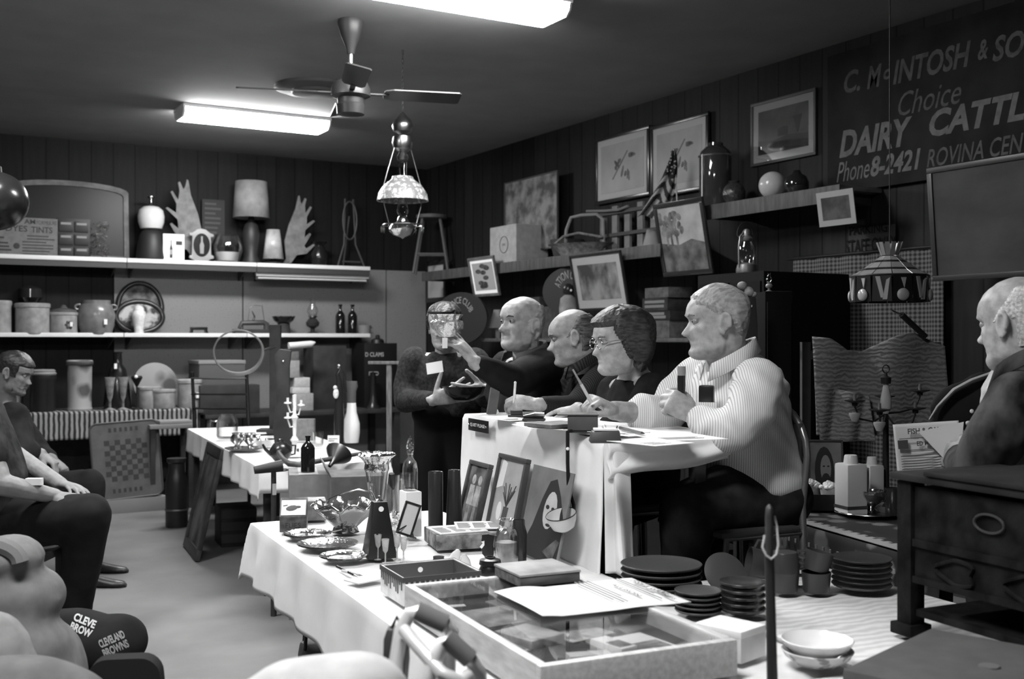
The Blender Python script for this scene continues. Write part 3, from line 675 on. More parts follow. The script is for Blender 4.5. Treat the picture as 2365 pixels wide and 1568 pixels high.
# ---------------------------------------------------------------- man lifting the glass bowl
F = FW(30); L = UP.cross(F); HF = FW(38)
hip = at(1225, 1080, 5.0); BLKSHIRT = M('black_shirt', .016, .8, noise=.4, scale=9)
h = Fig('balding man in a black shirt holding a cut glass bowl up at arm\'s length', Vector((hip.x, hip.y, .40)))
T = hmat(at(1200, 812, 4.9), HF, R(3), R(0), 1.04); head(h.body, T, 1.1, .012)
sh_n = at(1262, 848, 4.85); sh_f = at(1170, 850, 5.15); el_n = at(1180, 880, 4.55); wr_n = at(1098, 838, 4.45); el_f = at(1150, 910, 5.2); wr_f = at(1160, 955, 5.0)
h.body.caps([T @ Vector((-.03, 0, .05)), at(1218, 845, 4.98)], [.06, .066]).caps([at(1225, 870, 5), hip], [.1, .12])
h.body.caps([at(1218, 855, 4.98), sh_n, el_n, wr_n], [.06, .05, .042, .031]).caps([at(1218, 855, 4.98), sh_f, el_f, wr_f], [.06, .05, .042, .03])
hand(h.body, wr_n, at(1052, 782, 4.46) - wr_n, unit(LFT * .8 + UP * -.1 - TOW * .35), +1, (8, 10, 16, 24), (58, 10), 1.05, spread=7); hand(h.body, wr_f, LFT - UP, -UP, -1)
h.skin(); eyes(h.T(T), h.o)
hairshell(h.T(T), h.o, GREY_HAIR, FRINGE, .006, .004)
brows(h, T, M('brow_dark', .06, .6))
b = MB(); torso(b, [(hip, .18, .13), (at(1222, 1010, 5), .185, .135), (at(1220, 940, 5), .19, .13), (at(1220, 880, 5), .20, .11), (at(1219, 850, 5), .14, .09), (at(1214, 832, 4.98), .08, .075)], L, F)
b.caps([sh_n, el_n, wr_n + (el_n - wr_n) * .2], [.088, .07, .05]).caps([sh_f, el_f, wr_f + (el_f - wr_f) * .2], [.085, .065, .045])
h.wear(b, 'shirt', BLKSHIRT, amp=.007)
nk = [T @ Vector((-.03 + .078 * math.cos(q), .078 * math.sin(q), .0 - .03 * math.cos(q))) for q in [R(30 + i * 300 / 14) for i in range(15)]]
collar([v - h.loc for v in nk], h.o, M('grey_check', .09, .8))
b = MB(); b.caps([hip, at(1180, 1130, 4.85), at(1175, 1280, 4.85)], [.13, .09, .07]).caps([hip, at(1195, 1130, 5.15), at(1185, 1280, 5.15)], [.13, .09, .07]); h.wear(b, 'trousers', JEAN, .014)
# bowl in his hand
bp = at(1031, 778, 4.44); k = 4.44 / FPX
t = thing('glass_bowl', 'heavy cut glass bowl held up in front of the standing man\'s face', 'bowl', bp)
def scal(a, z): return 1 + .05 * math.cos(a * 12) * max(0, z / .07)
MB().lathe([(0, 0), (16 * k, 0), (20 * k, 4 * k), (33 * k, 22 * k), (36 * k, 34 * k), (30 * k, 40 * k), (34 * k, 48 * k), (38 * k, 52 * k), (32 * k, 47 * k), (27 * k, 40 * k), (31 * k, 32 * k), (28 * k, 24 * k), (16 * k, 8 * k), (0, 8 * k)], n=48, wob=scal).build('bowl', M('cut_crystal', .8, .12, .75, bump=1, scale=42), t)
b = MB(Matrix.Rotation(CAM, 4, 'Z')); b.box((-2 * k, -.045, -14 * k), (12 * k, .002, 24 * k)); b.build('price_tag', PAPER, t); MB(Matrix.Rotation(CAM, 4, 'Z')).tube([(-2 * k, -.045, -3 * k), (-3 * k, -.05, 8 * k), (-4 * k, -.05, 30 * k)], .001, 5).build('string', PAPER, t)
# ---------------------------------------------------------------- standing man behind the bowl
F = FW(68); L = UP.cross(F)
ftp = at(1030, 1200, 5.75); SWEAT = M('ribbed_sweater', .028, .9, noise=.35, scale=60, bump=.3)
s_ = Fig('standing helper in a ribbed sweater with a name tag, holding a dark bowl', Vector((ftp.x, ftp.y, 0)))
T = hmat(at(1028, 806, 5.72), FW(75), R(-8), 0, 1.0); head(s_.body, T)
sh_l = at(1098, 838, 5.72); sh_r = at(958, 836, 5.82); el_l = at(1128, 915, 5.68); wr_l = at(1118, 900, 5.42); el_r = at(938, 925, 5.75); wr_r = at(1002, 924, 5.42)
s_.body.caps([T @ Vector((-.03, 0, .05)), at(1030, 830, 5.8)], [.056, .06]).caps([at(1030, 850, 5.8), at(1030, 960, 5.8)], [.1, .11])
s_.body.caps([at(1030, 840, 5.8), sh_l, el_l, wr_l], [.06, .05, .042, .028]).caps([at(1030, 840, 5.8), sh_r, el_r, wr_r], [.06, .05, .042, .028])
hand(s_.body, wr_r, at(1060, 908, 5.38) - wr_r, unit(-TOW + UP * .4 + VR * .3), -1, (14, 14, 18, 20), (62, 5), 1.06, spread=11); hand(s_.body, wr_l, at(1085, 908, 5.36) - wr_l, unit(-TOW + UP * .3), +1, (22, 24, 26, 28), (55, 5), 1.05, spread=9)
s_.skin(); eyes(s_.T(T), s_.o)
hairshell(s_.T(T), s_.o, DARK_HAIR, lambda an, z: (z > .185 and abs(an) < 1.0) or (abs(an) >= .95 and z > .10), .012, .005)
b = MB(); torso(b, [(at(1030, 960, 5.8), .185, .12), (at(1030, 920, 5.8), .19, .13), (at(1030, 870, 5.8), .195, .125), (at(1029, 840, 5.8), .18, .1), (at(1029, 822, 5.8), .1, .08), (at(1029, 812, 5.8), .07, .07)], L, F)
b.caps([sh_l, el_l, wr_l + (el_l - wr_l) * .15], [.082, .066, .045]).caps([sh_r, at(940, 890, 5.8), el_r, wr_r + (el_r - wr_r) * .1], [.082, .072, .066, .045])
s_.wear(b, 'sweater', SWEAT, amp=.006)
b = MB()
for x in (990, 1070): b.caps([at(1030 + (x - 1030) * .6, 960, 5.8), at(x, 1120, 5.78), Vector((*at(x, 1300, 5.8).xy, .08))], [.115, .085, .07])
b.ell(at(1030, 955, 5.8), (.19, .14, .1)); s_.wear(b, 'trousers', M('black_trousers', .01, .8), .014)
for x in (990, 1070):
    q = at(x, 1300, 5.8); b = MB(); shoe(b, Vector((q.x, q.y, .0)), F); s_.part(b, 'shoe', M('shoe_black', .015, .4))
q = at(1004, 849, 5.63); b = MB(Matrix.Translation(q) @ Matrix.Rotation(CAM + R(-8), 4, 'Z') @ Matrix.Rotation(R(-10), 4, 'Y') @ Matrix.Rotation(R(-12), 4, 'X')); b.box((0, 0, 0), (.085, .003, .058)); s_.part(b, 'name_tag', PAPER, label='white paper name tag')
q = at(1072, 904, 5.34); t = thing('dark_bowl', 'small dark bowl held in the standing helper\'s hands', 'bowl', q - UP * .04)
MB().lathe([(0, 0), (.05, 0), (.09, .03), (.105, .065), (.098, .065), (.08, .035), (0, .012)], n=32).build('bowl', M('dark_glaze', .012, .2), t)
# ---------------------------------------------------------------- man reading at the right
F = unit(LFT * .8 - TOW * .5); L = UP.cross(F)
PLAID = M('worn_plaid_jacket', .045, .9, noise=.85, scale=11, stretch=(1, 1, .6))
q = at(2335, 1300, 3.2); r = Fig('bald man in a dark mottled jacket reading a newspaper at the right edge', Vector((q.x, q.y, 0)))
T = hmat(at(2362, 852, 3.0), unit(LFT * .58 - TOW * .81), R(-8), 0, 1.06); head(r.body, T, 1, .008)
shl = at(2348, 932, 2.92); shr = at(2430, 900, 3.3); ell_ = at(2258, 1088, 2.95); wrl = at(2215, 1060, 3.12); elr = at(2400, 1050, 3.4); wrr = at(2270, 1050, 3.4)
r.body.caps([T @ Vector((-.03, 0, .05)), at(2375, 880, 3.08)], [.062, .07]).caps([at(2370, 920, 3.1), at(2350, 1150, 3.05)], [.12, .13])
r.body.caps([at(2365, 900, 3.1), shl, ell_, wrl], [.06, .05, .042, .03]).caps([at(2365, 900, 3.1), shr, elr, wrr], [.06, .05, .042, .03])
hand(r.body, wrl, at(2165, 1040, 3.25) - wrl, unit(-TOW + VR * .3), +1, (40, 45, 50, 55), (40, 20)); hand(r.body, wrr, at(2230, 1030, 3.4) - wrr, unit(TOW), -1, (40, 45, 50, 55), (40, 20))
r.skin()
eyes(r.T(T), r.o)
hairshell(r.T(T), r.o, WHITE_HAIR, FRINGE, .006, .003)
b = MB(); torso(b, [(at(2360, 1230, 3.1), .16, .15), (at(2365, 1150, 3.1), .165, .15), (at(2380, 1060, 3.1), .17, .14), (at(2392, 970, 3.1), .175, .125), (at(2390, 905, 3.1), .14, .11), (at(2380, 868, 3.1), .09, .085)], L, F)
b.caps([shl, at(2306, 1005, 2.9), ell_, wrl + (ell_ - wrl) * .15], [.088, .082, .072, .052]).caps([shr, elr, wrr + (elr - wrr) * .2], [.1, .08, .055])
r.wear(b, 'jacket', PLAID, amp=.014, fs=6)
nk = [T @ Vector((-.03 + .082 * math.cos(q), .082 * math.sin(q), .012 - .03 * math.cos(q))) for q in [R(30 + i * 300 / 14) for i in range(15)]]
collar([v - r.loc for v in nk], r.o, PLAID)
b = MB()
for s in (-1, 1): b.caps([q.xyz * 1 + L * .09 * s + UP * (.95 - q.z), q + L * .1 * s + UP * (.5 - q.z), q + L * .11 * s + UP * (.08 - q.z)], [.13, .09, .07])
r.wear(b, 'trousers', JEAN, .014)
for s in (-1, 1): b = MB(); shoe(b, Vector((q.x, q.y, 0)) + L * .11 * s, F); r.part(b, 'shoe', M('shoe_black', .015, .4))
# ---------------------------------------------------------------- seated audience at the left
DKJ = M('dark_jacket', .022, .85, noise=.4, scale=8); DKT = M('dark_trousers', .016, .85, noise=.3, scale=8); TEE = M('dark_mottled_shirt', .03, .9, noise=.5, scale=14)
VR2 = VR
# nearer sitter: bare forearms, hands folded on the knee
F = VR; q = at(40, 1240, 5.2)
n_ = Fig('seated person with bare forearms, hands folded over dark trousers', Vector((q.x, q.y, 0)))
T = hmat(at(-95, 850, 5.25), VR, R(-8), 0, 1.03); head(n_.body, T)
sh1 = at(-55, 940, 5.05); sh2 = at(-85, 930, 5.5); el1 = at(0, 1118, 4.95); wr1 = at(128, 1146, 5.05); el2 = at(25, 1045, 5.45); wr2 = at(140, 1118, 5.3)
n_.body.caps([T @ Vector((-.03, 0, .05)), at(-75, 900, 5.25)], [.058, .064]).caps([at(-70, 950, 5.25), at(-20, 1160, 5.25)], [.11, .13])
n_.body.caps([at(-75, 920, 5.25), sh1, el1, wr1], [.06, .055, .052, .034]).caps([at(-75, 920, 5.25), sh2, el2, wr2], [.06, .052, .05, .034])
hand(n_.body, wr1, VR + UP * -.12 + TOW * .1, -UP + TOW * -.3, +1, (22, 24, 28, 32), (35, 15), 1.1); hand(n_.body, wr2, at(230, 1135, 5.15) - wr2, -UP + TOW * .2, -1, (18, 20, 22, 26), (35, 15), 1.1)
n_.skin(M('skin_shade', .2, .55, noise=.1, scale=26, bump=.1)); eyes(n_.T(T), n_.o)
hairshell(n_.T(T), n_.o, MIX_HAIR, lambda an, z: z > .185 or (abs(an) > 1.1 and z > .1), .008, .004)
b = MB(); torso(b, [(at(-20, 1180, 5.25), .19, .15), (at(-25, 1100, 5.25), .2, .16), (at(-50, 1010, 5.25), .2, .15), (at(-68, 940, 5.25), .2, .12), (at(-75, 905, 5.25), .11, .09)], UP.cross(F), F)
b.caps([sh1, sh1 + (el1 - sh1) * .62], [.09, .082]).caps([sh2, sh2 + (el2 - sh2) * .75], [.09, .08]); n_.wear(b, 'shirt', TEE)
hp = at(10, 1215, 5.25); kn1 = at(205, 1190, 5.0); kn2 = at(190, 1185, 5.45); ft1 = Vector((*at(165, 1380, 5.25).xy, .1)); ft2 = Vector((*at(180, 1380, 5.6).xy, .1))
b = MB(); b.caps([hp, kn1, ft1], [.14, .1, .075]).caps([hp, kn2, ft2], [.14, .1, .075]); n_.wear(b, 'trousers', DKT, .014)
for q_ in (ft1, ft2): b = MB(); shoe(b, Vector((q_.x, q_.y, 0)) + VR * .06, VR); n_.part(b, 'shoe', M('shoe_black', .015, .4))
b = MB(); pk = wr1 + (el1 - wr1) * .35; b.box(pk - n_.loc + UP * .05 + TOW * .02, (.07, .03, .03), (0, 0, CAM)); b.build('note_slip', PAPER, n_.o)
# farther sitter: dark jacket, bearded face
F = VR; q = at(70, 1180, 6.6)
f_ = Fig('bearded person in a dark jacket and watch, seated behind the bare-armed sitter', Vector((q.x, q.y, 0)))
T = hmat(at(18, 905, 6.55), VR, R(-20), 0, 1.03); head(f_.body, T)
sh1 = at(30, 965, 6.35); sh2 = at(20, 960, 6.75); el1 = at(48, 1040, 6.25); wr1 = at(95, 1048, 6.3); el2 = at(85, 1050, 6.75); wr2 = at(120, 1060, 6.6)
f_.body.caps([T @ Vector((-.03, 0, .05)), at(15, 935, 6.6)], [.058, .064]).caps([at(15, 970, 6.6), at(15, 1120, 6.6)], [.11, .13]).caps([at(15, 945, 6.6), sh1, el1, wr1], [.06, .05, .045, .032]).caps([at(15, 945, 6.6), sh2, el2, wr2], [.06, .05, .045, .032])
hand(f_.body, wr1, VR - UP * .7, LFT * .4 - UP, +1, (40, 45, 50, 55), (30, 20), 1.1); hand(f_.body, wr2, VR - UP * .8, LFT, -1, (40, 45, 50, 55), (30, 20), 1.1)
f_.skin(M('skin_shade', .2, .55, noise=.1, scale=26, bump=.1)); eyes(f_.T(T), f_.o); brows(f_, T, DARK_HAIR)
hairshell(f_.T(T), f_.o, DARK_HAIR, lambda an, z: z > .17 or (abs(an) > 1.0 and z > .1), .009, .004)
hairshell(f_.T(T), f_.o, MIX_HAIR, lambda an, z: abs(an) < 1.25 and z < .058, .006, .004, name='beard')
b = MB(); torso(b, [(at(30, 1140, 6.6), .2, .15), (at(22, 1060, 6.6), .2, .15), (at(15, 985, 6.6), .21, .13), (at(12, 945, 6.6), .13, .1)], UP.cross(F), F)
b.caps([sh1, el1, wr1 + (el1 - wr1) * .6], [.1, .085, .07]).caps([sh2, el2, wr2 + (el2 - wr2) * .3], [.1, .085, .06]); f_.wear(b, 'jacket', DKJ)
hp = at(40, 1150, 6.6); kn1 = at(205, 1120, 6.45); kn2 = at(190, 1120, 6.85); ft1 = Vector((*at(195, 1330, 6.5).xy, .1)); ft2 = Vector((*at(205, 1330, 6.9).xy, .1))
b = MB(); b.caps([hp, kn1, ft1], [.13, .095, .075]).caps([hp, kn2, ft2], [.13, .095, .075]); f_.wear(b, 'trousers', DKT, .014)
for q_ in (ft1, ft2): b = MB(); shoe(b, Vector((q_.x, q_.y, 0)) + VR * .06, VR); f_.part(b, 'shoe', M('shoe_black', .015, .4))
# ================================================================ pictures and small builders
def picture(name, label, c, rz, w, h, fw=.02, fmat=None, mw=.0, mmat=None, art=None, roll=0, tilt=0, th=.02, cat='picture', group=None, shapes=None, glassy=False, sheet=False):
    """framed picture centred on c; shapes(b, w, h) may add flat figures to the print (materials from index 1)"""
    t = thing(name, label, cat, c, rot=(Matrix.Rotation(rz, 4, 'Z') @ Matrix.Rotation(tilt, 4, 'X') @ Matrix.Rotation(roll, 4, 'Y')).to_euler(), group=group)
    W, H = w / 2, h / 2
    if not sheet:
        b = MB()
        for x0, x1, z0, z1 in ((-W, W, H - fw, H), (-W, W, -H, -H + fw), (-W, -W + fw, -H + fw, H - fw), (W - fw, W, -H + fw, H - fw)): b.bb(x0, x1, -th, 0, z0, z1)
        b.build('frame', fmat or WOOD, t, bev=min(.004, fw * .2))
    else: fw = 0
    if mw: MB().bb(-W + fw, W - fw, -th * .45, -th * .1, -H + fw, H - fw).build('mount', mmat or PAPER, t)
    aw, ah = W - fw - mw, H - fw - mw
    b = MB().bb(-aw, aw, -th * .55, -th * .15, -ah, ah); mats = [art or PAPER]
    if shapes: mats += shapes(b, aw, ah, -th * .55)
    b.build('print', mats, t, smooth=False)
    if glassy: MB().bb(-W + fw, W - fw, -th * .75, -th * .68, -H + fw, H - fw).build('pane', GLASS, t)
    return t
def pic_x(name, label, px0, px1, pyt, pyb, X, **k):
    a, b = onx(px0, (pyt + pyb) / 2, X), onx(px1, (pyt + pyb) / 2, X); pc = (px0 + px1) / 2
    top, bot = onx(pc, pyt, X), onx(pc, pyb, X)
    return picture(name, label, (X, (a.y + b.y) / 2, (top.z + bot.z) / 2), R(-90), k.pop('w', abs(a.y - b.y)), abs(top.z - bot.z), **k)
def pic_y(name, label, px0, px1, pyt, pyb, Y, **k):
    a, b = ony(px0, (pyt + pyb) / 2, Y), ony(px1, (pyt + pyb) / 2, Y); pc = (px0 + px1) / 2
    top, bot = ony(pc, pyt, Y), ony(pc, pyb, Y)
    return picture(name, label, ((a.x + b.x) / 2, Y, (top.z + bot.z) / 2), 0, abs(a.x - b.x), abs(top.z - bot.z), **k)
def lines(b, mi, x0, x1, zs, y, h=.006, ragged=.25, seed=0):
    r = random.Random(seed); b.mi = mi
    for z in zs: b.bb(x0, x1 - (x1 - x0) * r.random() * ragged, y - .0008, y, z - h / 2, z + h / 2)
ART = lambda n, a, b, s, lo=.4, hi=.6, st=None: M('art_' + n, a, .7, g2=b, scale=s, contrast=(lo, hi), detail=6, stretch=st)
def pot(name, label, cat, p, prof, mats, group=None, k=None, wob=None, n=28, part='body', extra=None, sx=1, sy=1):
    """turned pot standing at p; prof in pixels of the photo at that place: list of (radius, height)"""
    k = k or sc(p); t = thing(name, label, cat, p, 0, group)
    MB().lathe([(r * k, z * k) for r, z in prof], n=n, wob=wob, sx=sx, sy=sy).build(part, mats, t)
    return t, k
def spot(px, Y, z): q = ony(px, 784, Y); return Vector((q.x, Y, z))
# ================================================================ shelves on the back wall
SY = BACK - .36
def shelfboard(px0, px1, py, label, th=.03, lip=.05, brackets=True):
    a, b = ony(px0, py, SY), ony(px1, py, SY); z = ony(430, py, SY).z
    t = thing('wall_shelf', label, 'shelf', ((a.x + b.x) / 2, BACK - .013, z), 0, 'metal shelves on the back wall'); w = (b.x - a.x) / 2 - .003
    MB().bb(-w, w, -.347, 0, -th, 0).build('board', M('shelf_paint', .30, .5), t, bev=.003)
    MB().bb(-w, w, -.356, -.348, -.026, .012).build('price_rail', M('rail_white', .75, .4), t, bev=.002)
    if lip: MB().bb(-w, w, -.345, -.33, -th - lip, -th - .001).build('apron', M('shelf_dark', .05, .5), t)
    for x in (-w + .08, w - .08): MB().prism([(0, 0), (-.3, 0), (-.3, -.02), (-.03, -.12), (0, -.12)], x - .006, x + .006, Matrix.Rotation(R(90), 4, 'Z') @ Matrix.Translation((0, 0, -th - .001)) if False else Matrix(((0, 1, 0, 0), (1, 0, 0, 0), (0, 0, 1, -th - .001), (0, 0, 0, 1)))).build('bracket', M('shelf_dark', .05, .5), t)
    return z
UZ = shelfboard(-70, 293, 604, 'long white-edged upper shelf section at the left, under the arched mirror')
shelfboard(293, 593, 604, 'upper shelf section in the middle, under the drum lampshade'); shelfboard(593, 855, 604, 'upper shelf section at the right end, above the strip lamp')
LZ = shelfboard(-70, 286, 772, 'lower shelf section holding the stoneware crocks', .02, 0); shelfboard(286, 570, 772, 'lower shelf section holding the oval trays', .02, 0); shelfboard(570, 855, 772, 'lower shelf section holding the oil lamp and dark bottles', .02, 0)
a, b = ony(592, 636, SY + .03), ony(852, 640, SY + .03)
t = thing('strip_light', 'unlit white strip lamp fixed under the right end of the upper shelf', 'strip lamp', ((a.x + b.x) / 2, SY + .03, UZ - .085)); w = (b.x - a.x) / 2
MB().bb(-w, w, .0, .06, -.03, .005).build('housing', M('strip_white', .42, .4), t, bev=.004); MB().tube([(-w + .02, .03, -.045), (w - .02, .03, -.045)], .014, 10).build('tube', M('strip_tube', .6, .3), t)
for s in (-1, 1): MB().box((s * (w - .01), .03, -.04), (.02, .04, .05)).build('socket', DARK, t)
# ---------------------------------------------------------------- upper shelf
Y = BACK - .05; c = ony(158, 500, Y); kk = sc(c)
t = thing('arched_mirror', 'large arch-topped mirror in a pale wooden frame on the upper shelf', 'mirror', (c.x, Y, UZ), rot=(R(-4), 0, 0))
ow, oh = 134 * kk, 175 * kk
outer = [(-ow, 0), (ow, 0), (ow, oh * .93)] + [(ow * math.cos(R(q)), oh * .93 + oh * .12 * math.sin(R(q))) for q in range(15, 166, 15)] + [(-ow, oh * .93)]
fw = 11 * kk; inner = [(x * (1 - fw / ow), fw + (z - 0) * (1 - 2 * fw / oh)) for x, z in outer]; n = len(outer)
b = MB(); vs = [(x, y, z) for y in (-.03, 0) for o_ in (outer, inner) for x, z in o_]
fs = []
for i in range(n):
    j = (i + 1) % n; fs += [(i, j, n + j, n + i), (2 * n + j, 2 * n + i, 3 * n + i, 3 * n + j), (j, i, 2 * n + i, 2 * n + j), (n + i, n + j, 3 * n + j, 3 * n + i)]
b.add(vs, fs).build('frame', M('pale_frame', .12, .6, noise=.3, scale=10), t)
MB().prism(inner, -.012, -.006).build('glass', M('dark_mirror', .008, .35, 0, spec=.25), t)
p = spot(205, SY + .13, UZ); t = thing('bead_curtain', 'dangling glass beads glittering before the arched mirror', 'beads', spot(222, BACK - .085, UZ), 0)
t['kind'] = 'stuff'
r = random.Random(3); b = MB()
for i in range(190):
    x = (r.random() - .5) * 62 * kk; z = (8 + (r.random() ** 1.5) * 85) * kk; b.ell((x, r.random() * .012, z), (.006, .005, .009), 6, 4)
q = b.build('beads', glass('bead_glass', .6, .1), t); q['kind'] = 'stuff'
# die-cut paint card
c = spot(62, SY + .08, UZ); kk = sc(c)
t = thing('advertising_card', 'grey card reading DYES TINTS in front of the arched mirror', 'advertising card', c, 0)
out = rect(-75 * kk, 66 * kk, 0, 90 * kk)
MB().prism(out, -.008, 0).build('card', M('card_grey', .17, .8, noise=.12, scale=20), t, smooth=False)
b = MB().text('AM', 24 * kk, 11 * kk, (6 * kk, -.009, 81 * kk), bold=.02).text('FORMULAS', 42 * kk, 9 * kk, (42 * kk, -.009, 80 * kk)).text('DYES', 46 * kk, 14 * kk, (-22 * kk, -.009, 64 * kk), bold=.02).text('TINTS', 46 * kk, 14 * kk, (32 * kk, -.009, 63 * kk), bold=.02)
for i in range(7): lines(b, 0, (0 if i < 2 else -10) * kk, 62 * kk, [(48 - i * 7) * kk], -.008, 2.6 * kk, .3, i)
b.build('lettering', INK, t, smooth=False)
b = MB().ell((-22 * kk, -.009, 24 * kk), (7 * kk, .002, 7 * kk), 14, 6); lines(b, 0, -72 * kk, -30 * kk, [30 * kk, 22 * kk, 14 * kk, 42 * kk], -.008, 4 * kk, .5, 9); b.build('picture', M('card_dark', .035, .7), t)
# small parts drawers
c = spot(170, SY + .1, UZ); kk = sc(c); t = thing('drawer_cabinet', 'small dark cabinet of label-fronted drawers beside the DYES TINTS card', 'drawer cabinet', c)
MB().bb(-36 * kk, 36 * kk, 0, .15, 0, 92 * kk).build('body', M('cab_black', .012, .5), t, bev=.004)
for i in range(2):
    for j in range(3):
        x, z = (-17 + 34 * i) * kk, (13 + 30 * j) * kk
        d = MB().bb(x - 15 * kk, x + 15 * kk, -.012, 0, z - 12 * kk, z + 12 * kk).build('drawer', M('cab_black', .012, .5), t, bev=.003)
        MB().bb(x - 11 * kk, x + 11 * kk, -.016, -.012, z + 4 * kk, z + 9 * kk).build('label_slot', M('slot_grey', .22, .4), d)
# globe lamp
p = spot(349, SY + .16, UZ); t, kk = pot('globe_lamp', 'lamp with a white glass globe and metal cap on a dark base', 'lamp', p, [(0, 0), (32, 0), (34, 8), (30, 40), (26, 60), (20, 70), (12, 74), (0, 74)], M('dark_base', .02, .5), part='base')
MB().lathe([(12 * kk, 73 * kk), (24 * kk, 76 * kk), (29 * kk, 90 * kk), (30 * kk, 104 * kk), (27 * kk, 118 * kk), (18 * kk, 126 * kk), (8 * kk, 128 * kk), (0, 128 * kk)], n=32).build('globe', M('opal', .62, .15), t)
MB().lathe([(9 * kk, 127 * kk), (7 * kk, 132 * kk), (3 * kk, 136 * kk), (3 * kk, 145 * kk), (10 * kk, 148 * kk), (10 * kk, 150 * kk), (0, 150 * kk)], n=16).build('cap', CHROME, t)
# bottle card and oval frame
def bottle_shape(b, w, h, y):
    b.m(1); s = h * .8; out = [(-.3, -.95), (.3, -.95), (.32, -.1), (.12, .25), (.1, .7), (-.1, .7), (-.12, .25), (-.32, -.1)]
    b.prism([(x * s * .42 - w * .25, z * s) for x, z in out], y - .0015, y); b.bb(w * .2, w * .8, y - .0015, y, h * .2, h * .5); b.m(2).bb(-w * .38, -w * .1, y - .002, y - .0015, -h * .5, -h * .15); return [INK, M('mid_grey', .3, .6)]
c = spot(401, SY + .07, UZ); kk = sc(c); picture('bottle_card', 'bright white card with a picture of a bottle', c + Vector((0, 0, 32 * kk)), 0, 48 * kk, 63 * kk, art=M('bright_card', .95, .6), shapes=bottle_shape, sheet=True, th=.012, cat='advertising card')
c = spot(464, SY + .08, UZ); kk = sc(c); t = thing('oval_plaque', 'pale shaped plaque with a dark oval picture of a bottle', 'plaque', c)
out = [(-20, 6), (-28, 10), (-27, 16), (-22, 16), (-21, 60), (-28, 62), (-28, 67), (-20, 68), (-10, 76), (0, 78), (10, 76), (20, 68), (28, 66), (28, 61), (21, 60), (22, 18), (28, 16), (28, 10), (20, 8), (10, 1), (0, 0), (-10, 1)]
MB().prism([(x * kk, z * kk) for x, z in out], -.03, 0).build('surround', M('plaque_grey', .30, .45), t, bev=.004)
b = MB().lathe([(0, 0), (1, 0), (1, .004), (0, .006)], n=36, t=Matrix.Translation((0, -.03, 40 * kk)) @ Matrix.Diagonal((19 * kk, 1, 27 * kk, 1)) @ Matrix.Rotation(R(90), 4, 'X')); b.m(1).prism([(x * kk, (40 + z) * kk) for x, z in [(-4, -20), (4, -20), (5, 0), (2, 8), (2, 20), (-2, 20), (-2, 8), (-5, 0)]], -.04, -.036); b.build('picture', [M('oval_dark', .02, .2), M('bottle_grey', .25, .4)], t)
# antlers
def antler(px, label, flip, tilt, h):
    c = spot(px, SY + .2, UZ); kk = sc(c); t = thing('moose_antler', label, 'antler', c, rot=(R(8), 0, 0), group='moose antlers on the upper shelf'); s = flip
    o = [(-6, 20), (-2, 6), (8, 10), (20, 30), (44, 36), (62, 58), (60, 62), (42, 48), (36, 54), (50, 84), (46, 86), (34, 74), (34, 92), (56, 116), (52, 118), (36, 106), (34, 124), (44, 148), (40, 150), (30, 132), (26, 150), (28, 166), (24, 168), (18, 152), (14, 158), (10, 172), (7, 170), (4, 140), (-8, 100), (-14, 60)]
    b = MB(); rm = Matrix.Rotation(R(tilt), 4, 'Y')
    n = len(o); cx = sum(x for x, z in o) / n; cz = sum(z for x, z in o) / n
    def P(x, z, y): v = rm @ Vector((s * x * kk * h, 0, z * kk * h)); return (v.x, -.02 + y + .0009 * ((x - 15) ** 2) * kk * .25, v.z)
    f1 = [P(x, z, -.008) for x, z in o]; f2 = [P(x, z, .008) for x, z in o]
    b.add(f1 + f2, [tuple(range(n)), tuple(range(2 * n - 1, n - 1, -1))] + [(i, n + i, n + (i + 1) % n, (i + 1) % n) for i in range(n)])
    b.build('antler_palm', M('antler', .17, .7, noise=.25, scale=14, bump=.2), t); MB().tube([P(0, 16, 0), P(-4, 6, .02), P(-4, 0, .03)], [.024, .026, .03], 10).build('burr', M('antler', .2, .7), t)
antler(455, 'narrow moose antler leaning behind the globe lamp and oval plaque', -1, -6, 1.12); antler(662, 'broad moose antler with points, right of the drum lampshade', 1, 4, .96)
c = spot(493, BACK - .06, UZ); kk = sc(c); t = thing('notice_board', 'dim dark board with faint rows of lettering behind the glass bowl', 'board', c)
MB().bb(-26 * kk, 26 * kk, 0, .02, 0, 150 * kk).build('panel', M('board_dark', .02, .7), t)
b = MB(); r = random.Random(5)
for i in range(9): lines(b, 0, -20 * kk, 20 * kk, [(140 - i * 11) * kk], 0, 5 * kk, .4, i)
b.build('lettering', M('faint_letter', .055, .7), t, smooth=False)
# drum lamp
p = spot(580, SY + .165, UZ); t, kk = pot('drum_lamp', 'lamp with a tall pale drum shade on a dark base', 'lamp', p, [(0, 0), (20, 0), (21, 10), (15, 22), (19, 50), (21, 70), (15, 92), (8, 100), (6, 112), (0, 112)], M('dark_base', .02, .5), part='base')
MB().lathe([(42 * kk, 108 * kk), (36 * kk, 192 * kk)], n=40, caps=False).build('lamp_shade', M('drum_shade', .24, .8, noise=.18, scale=9), t, solid=.003)
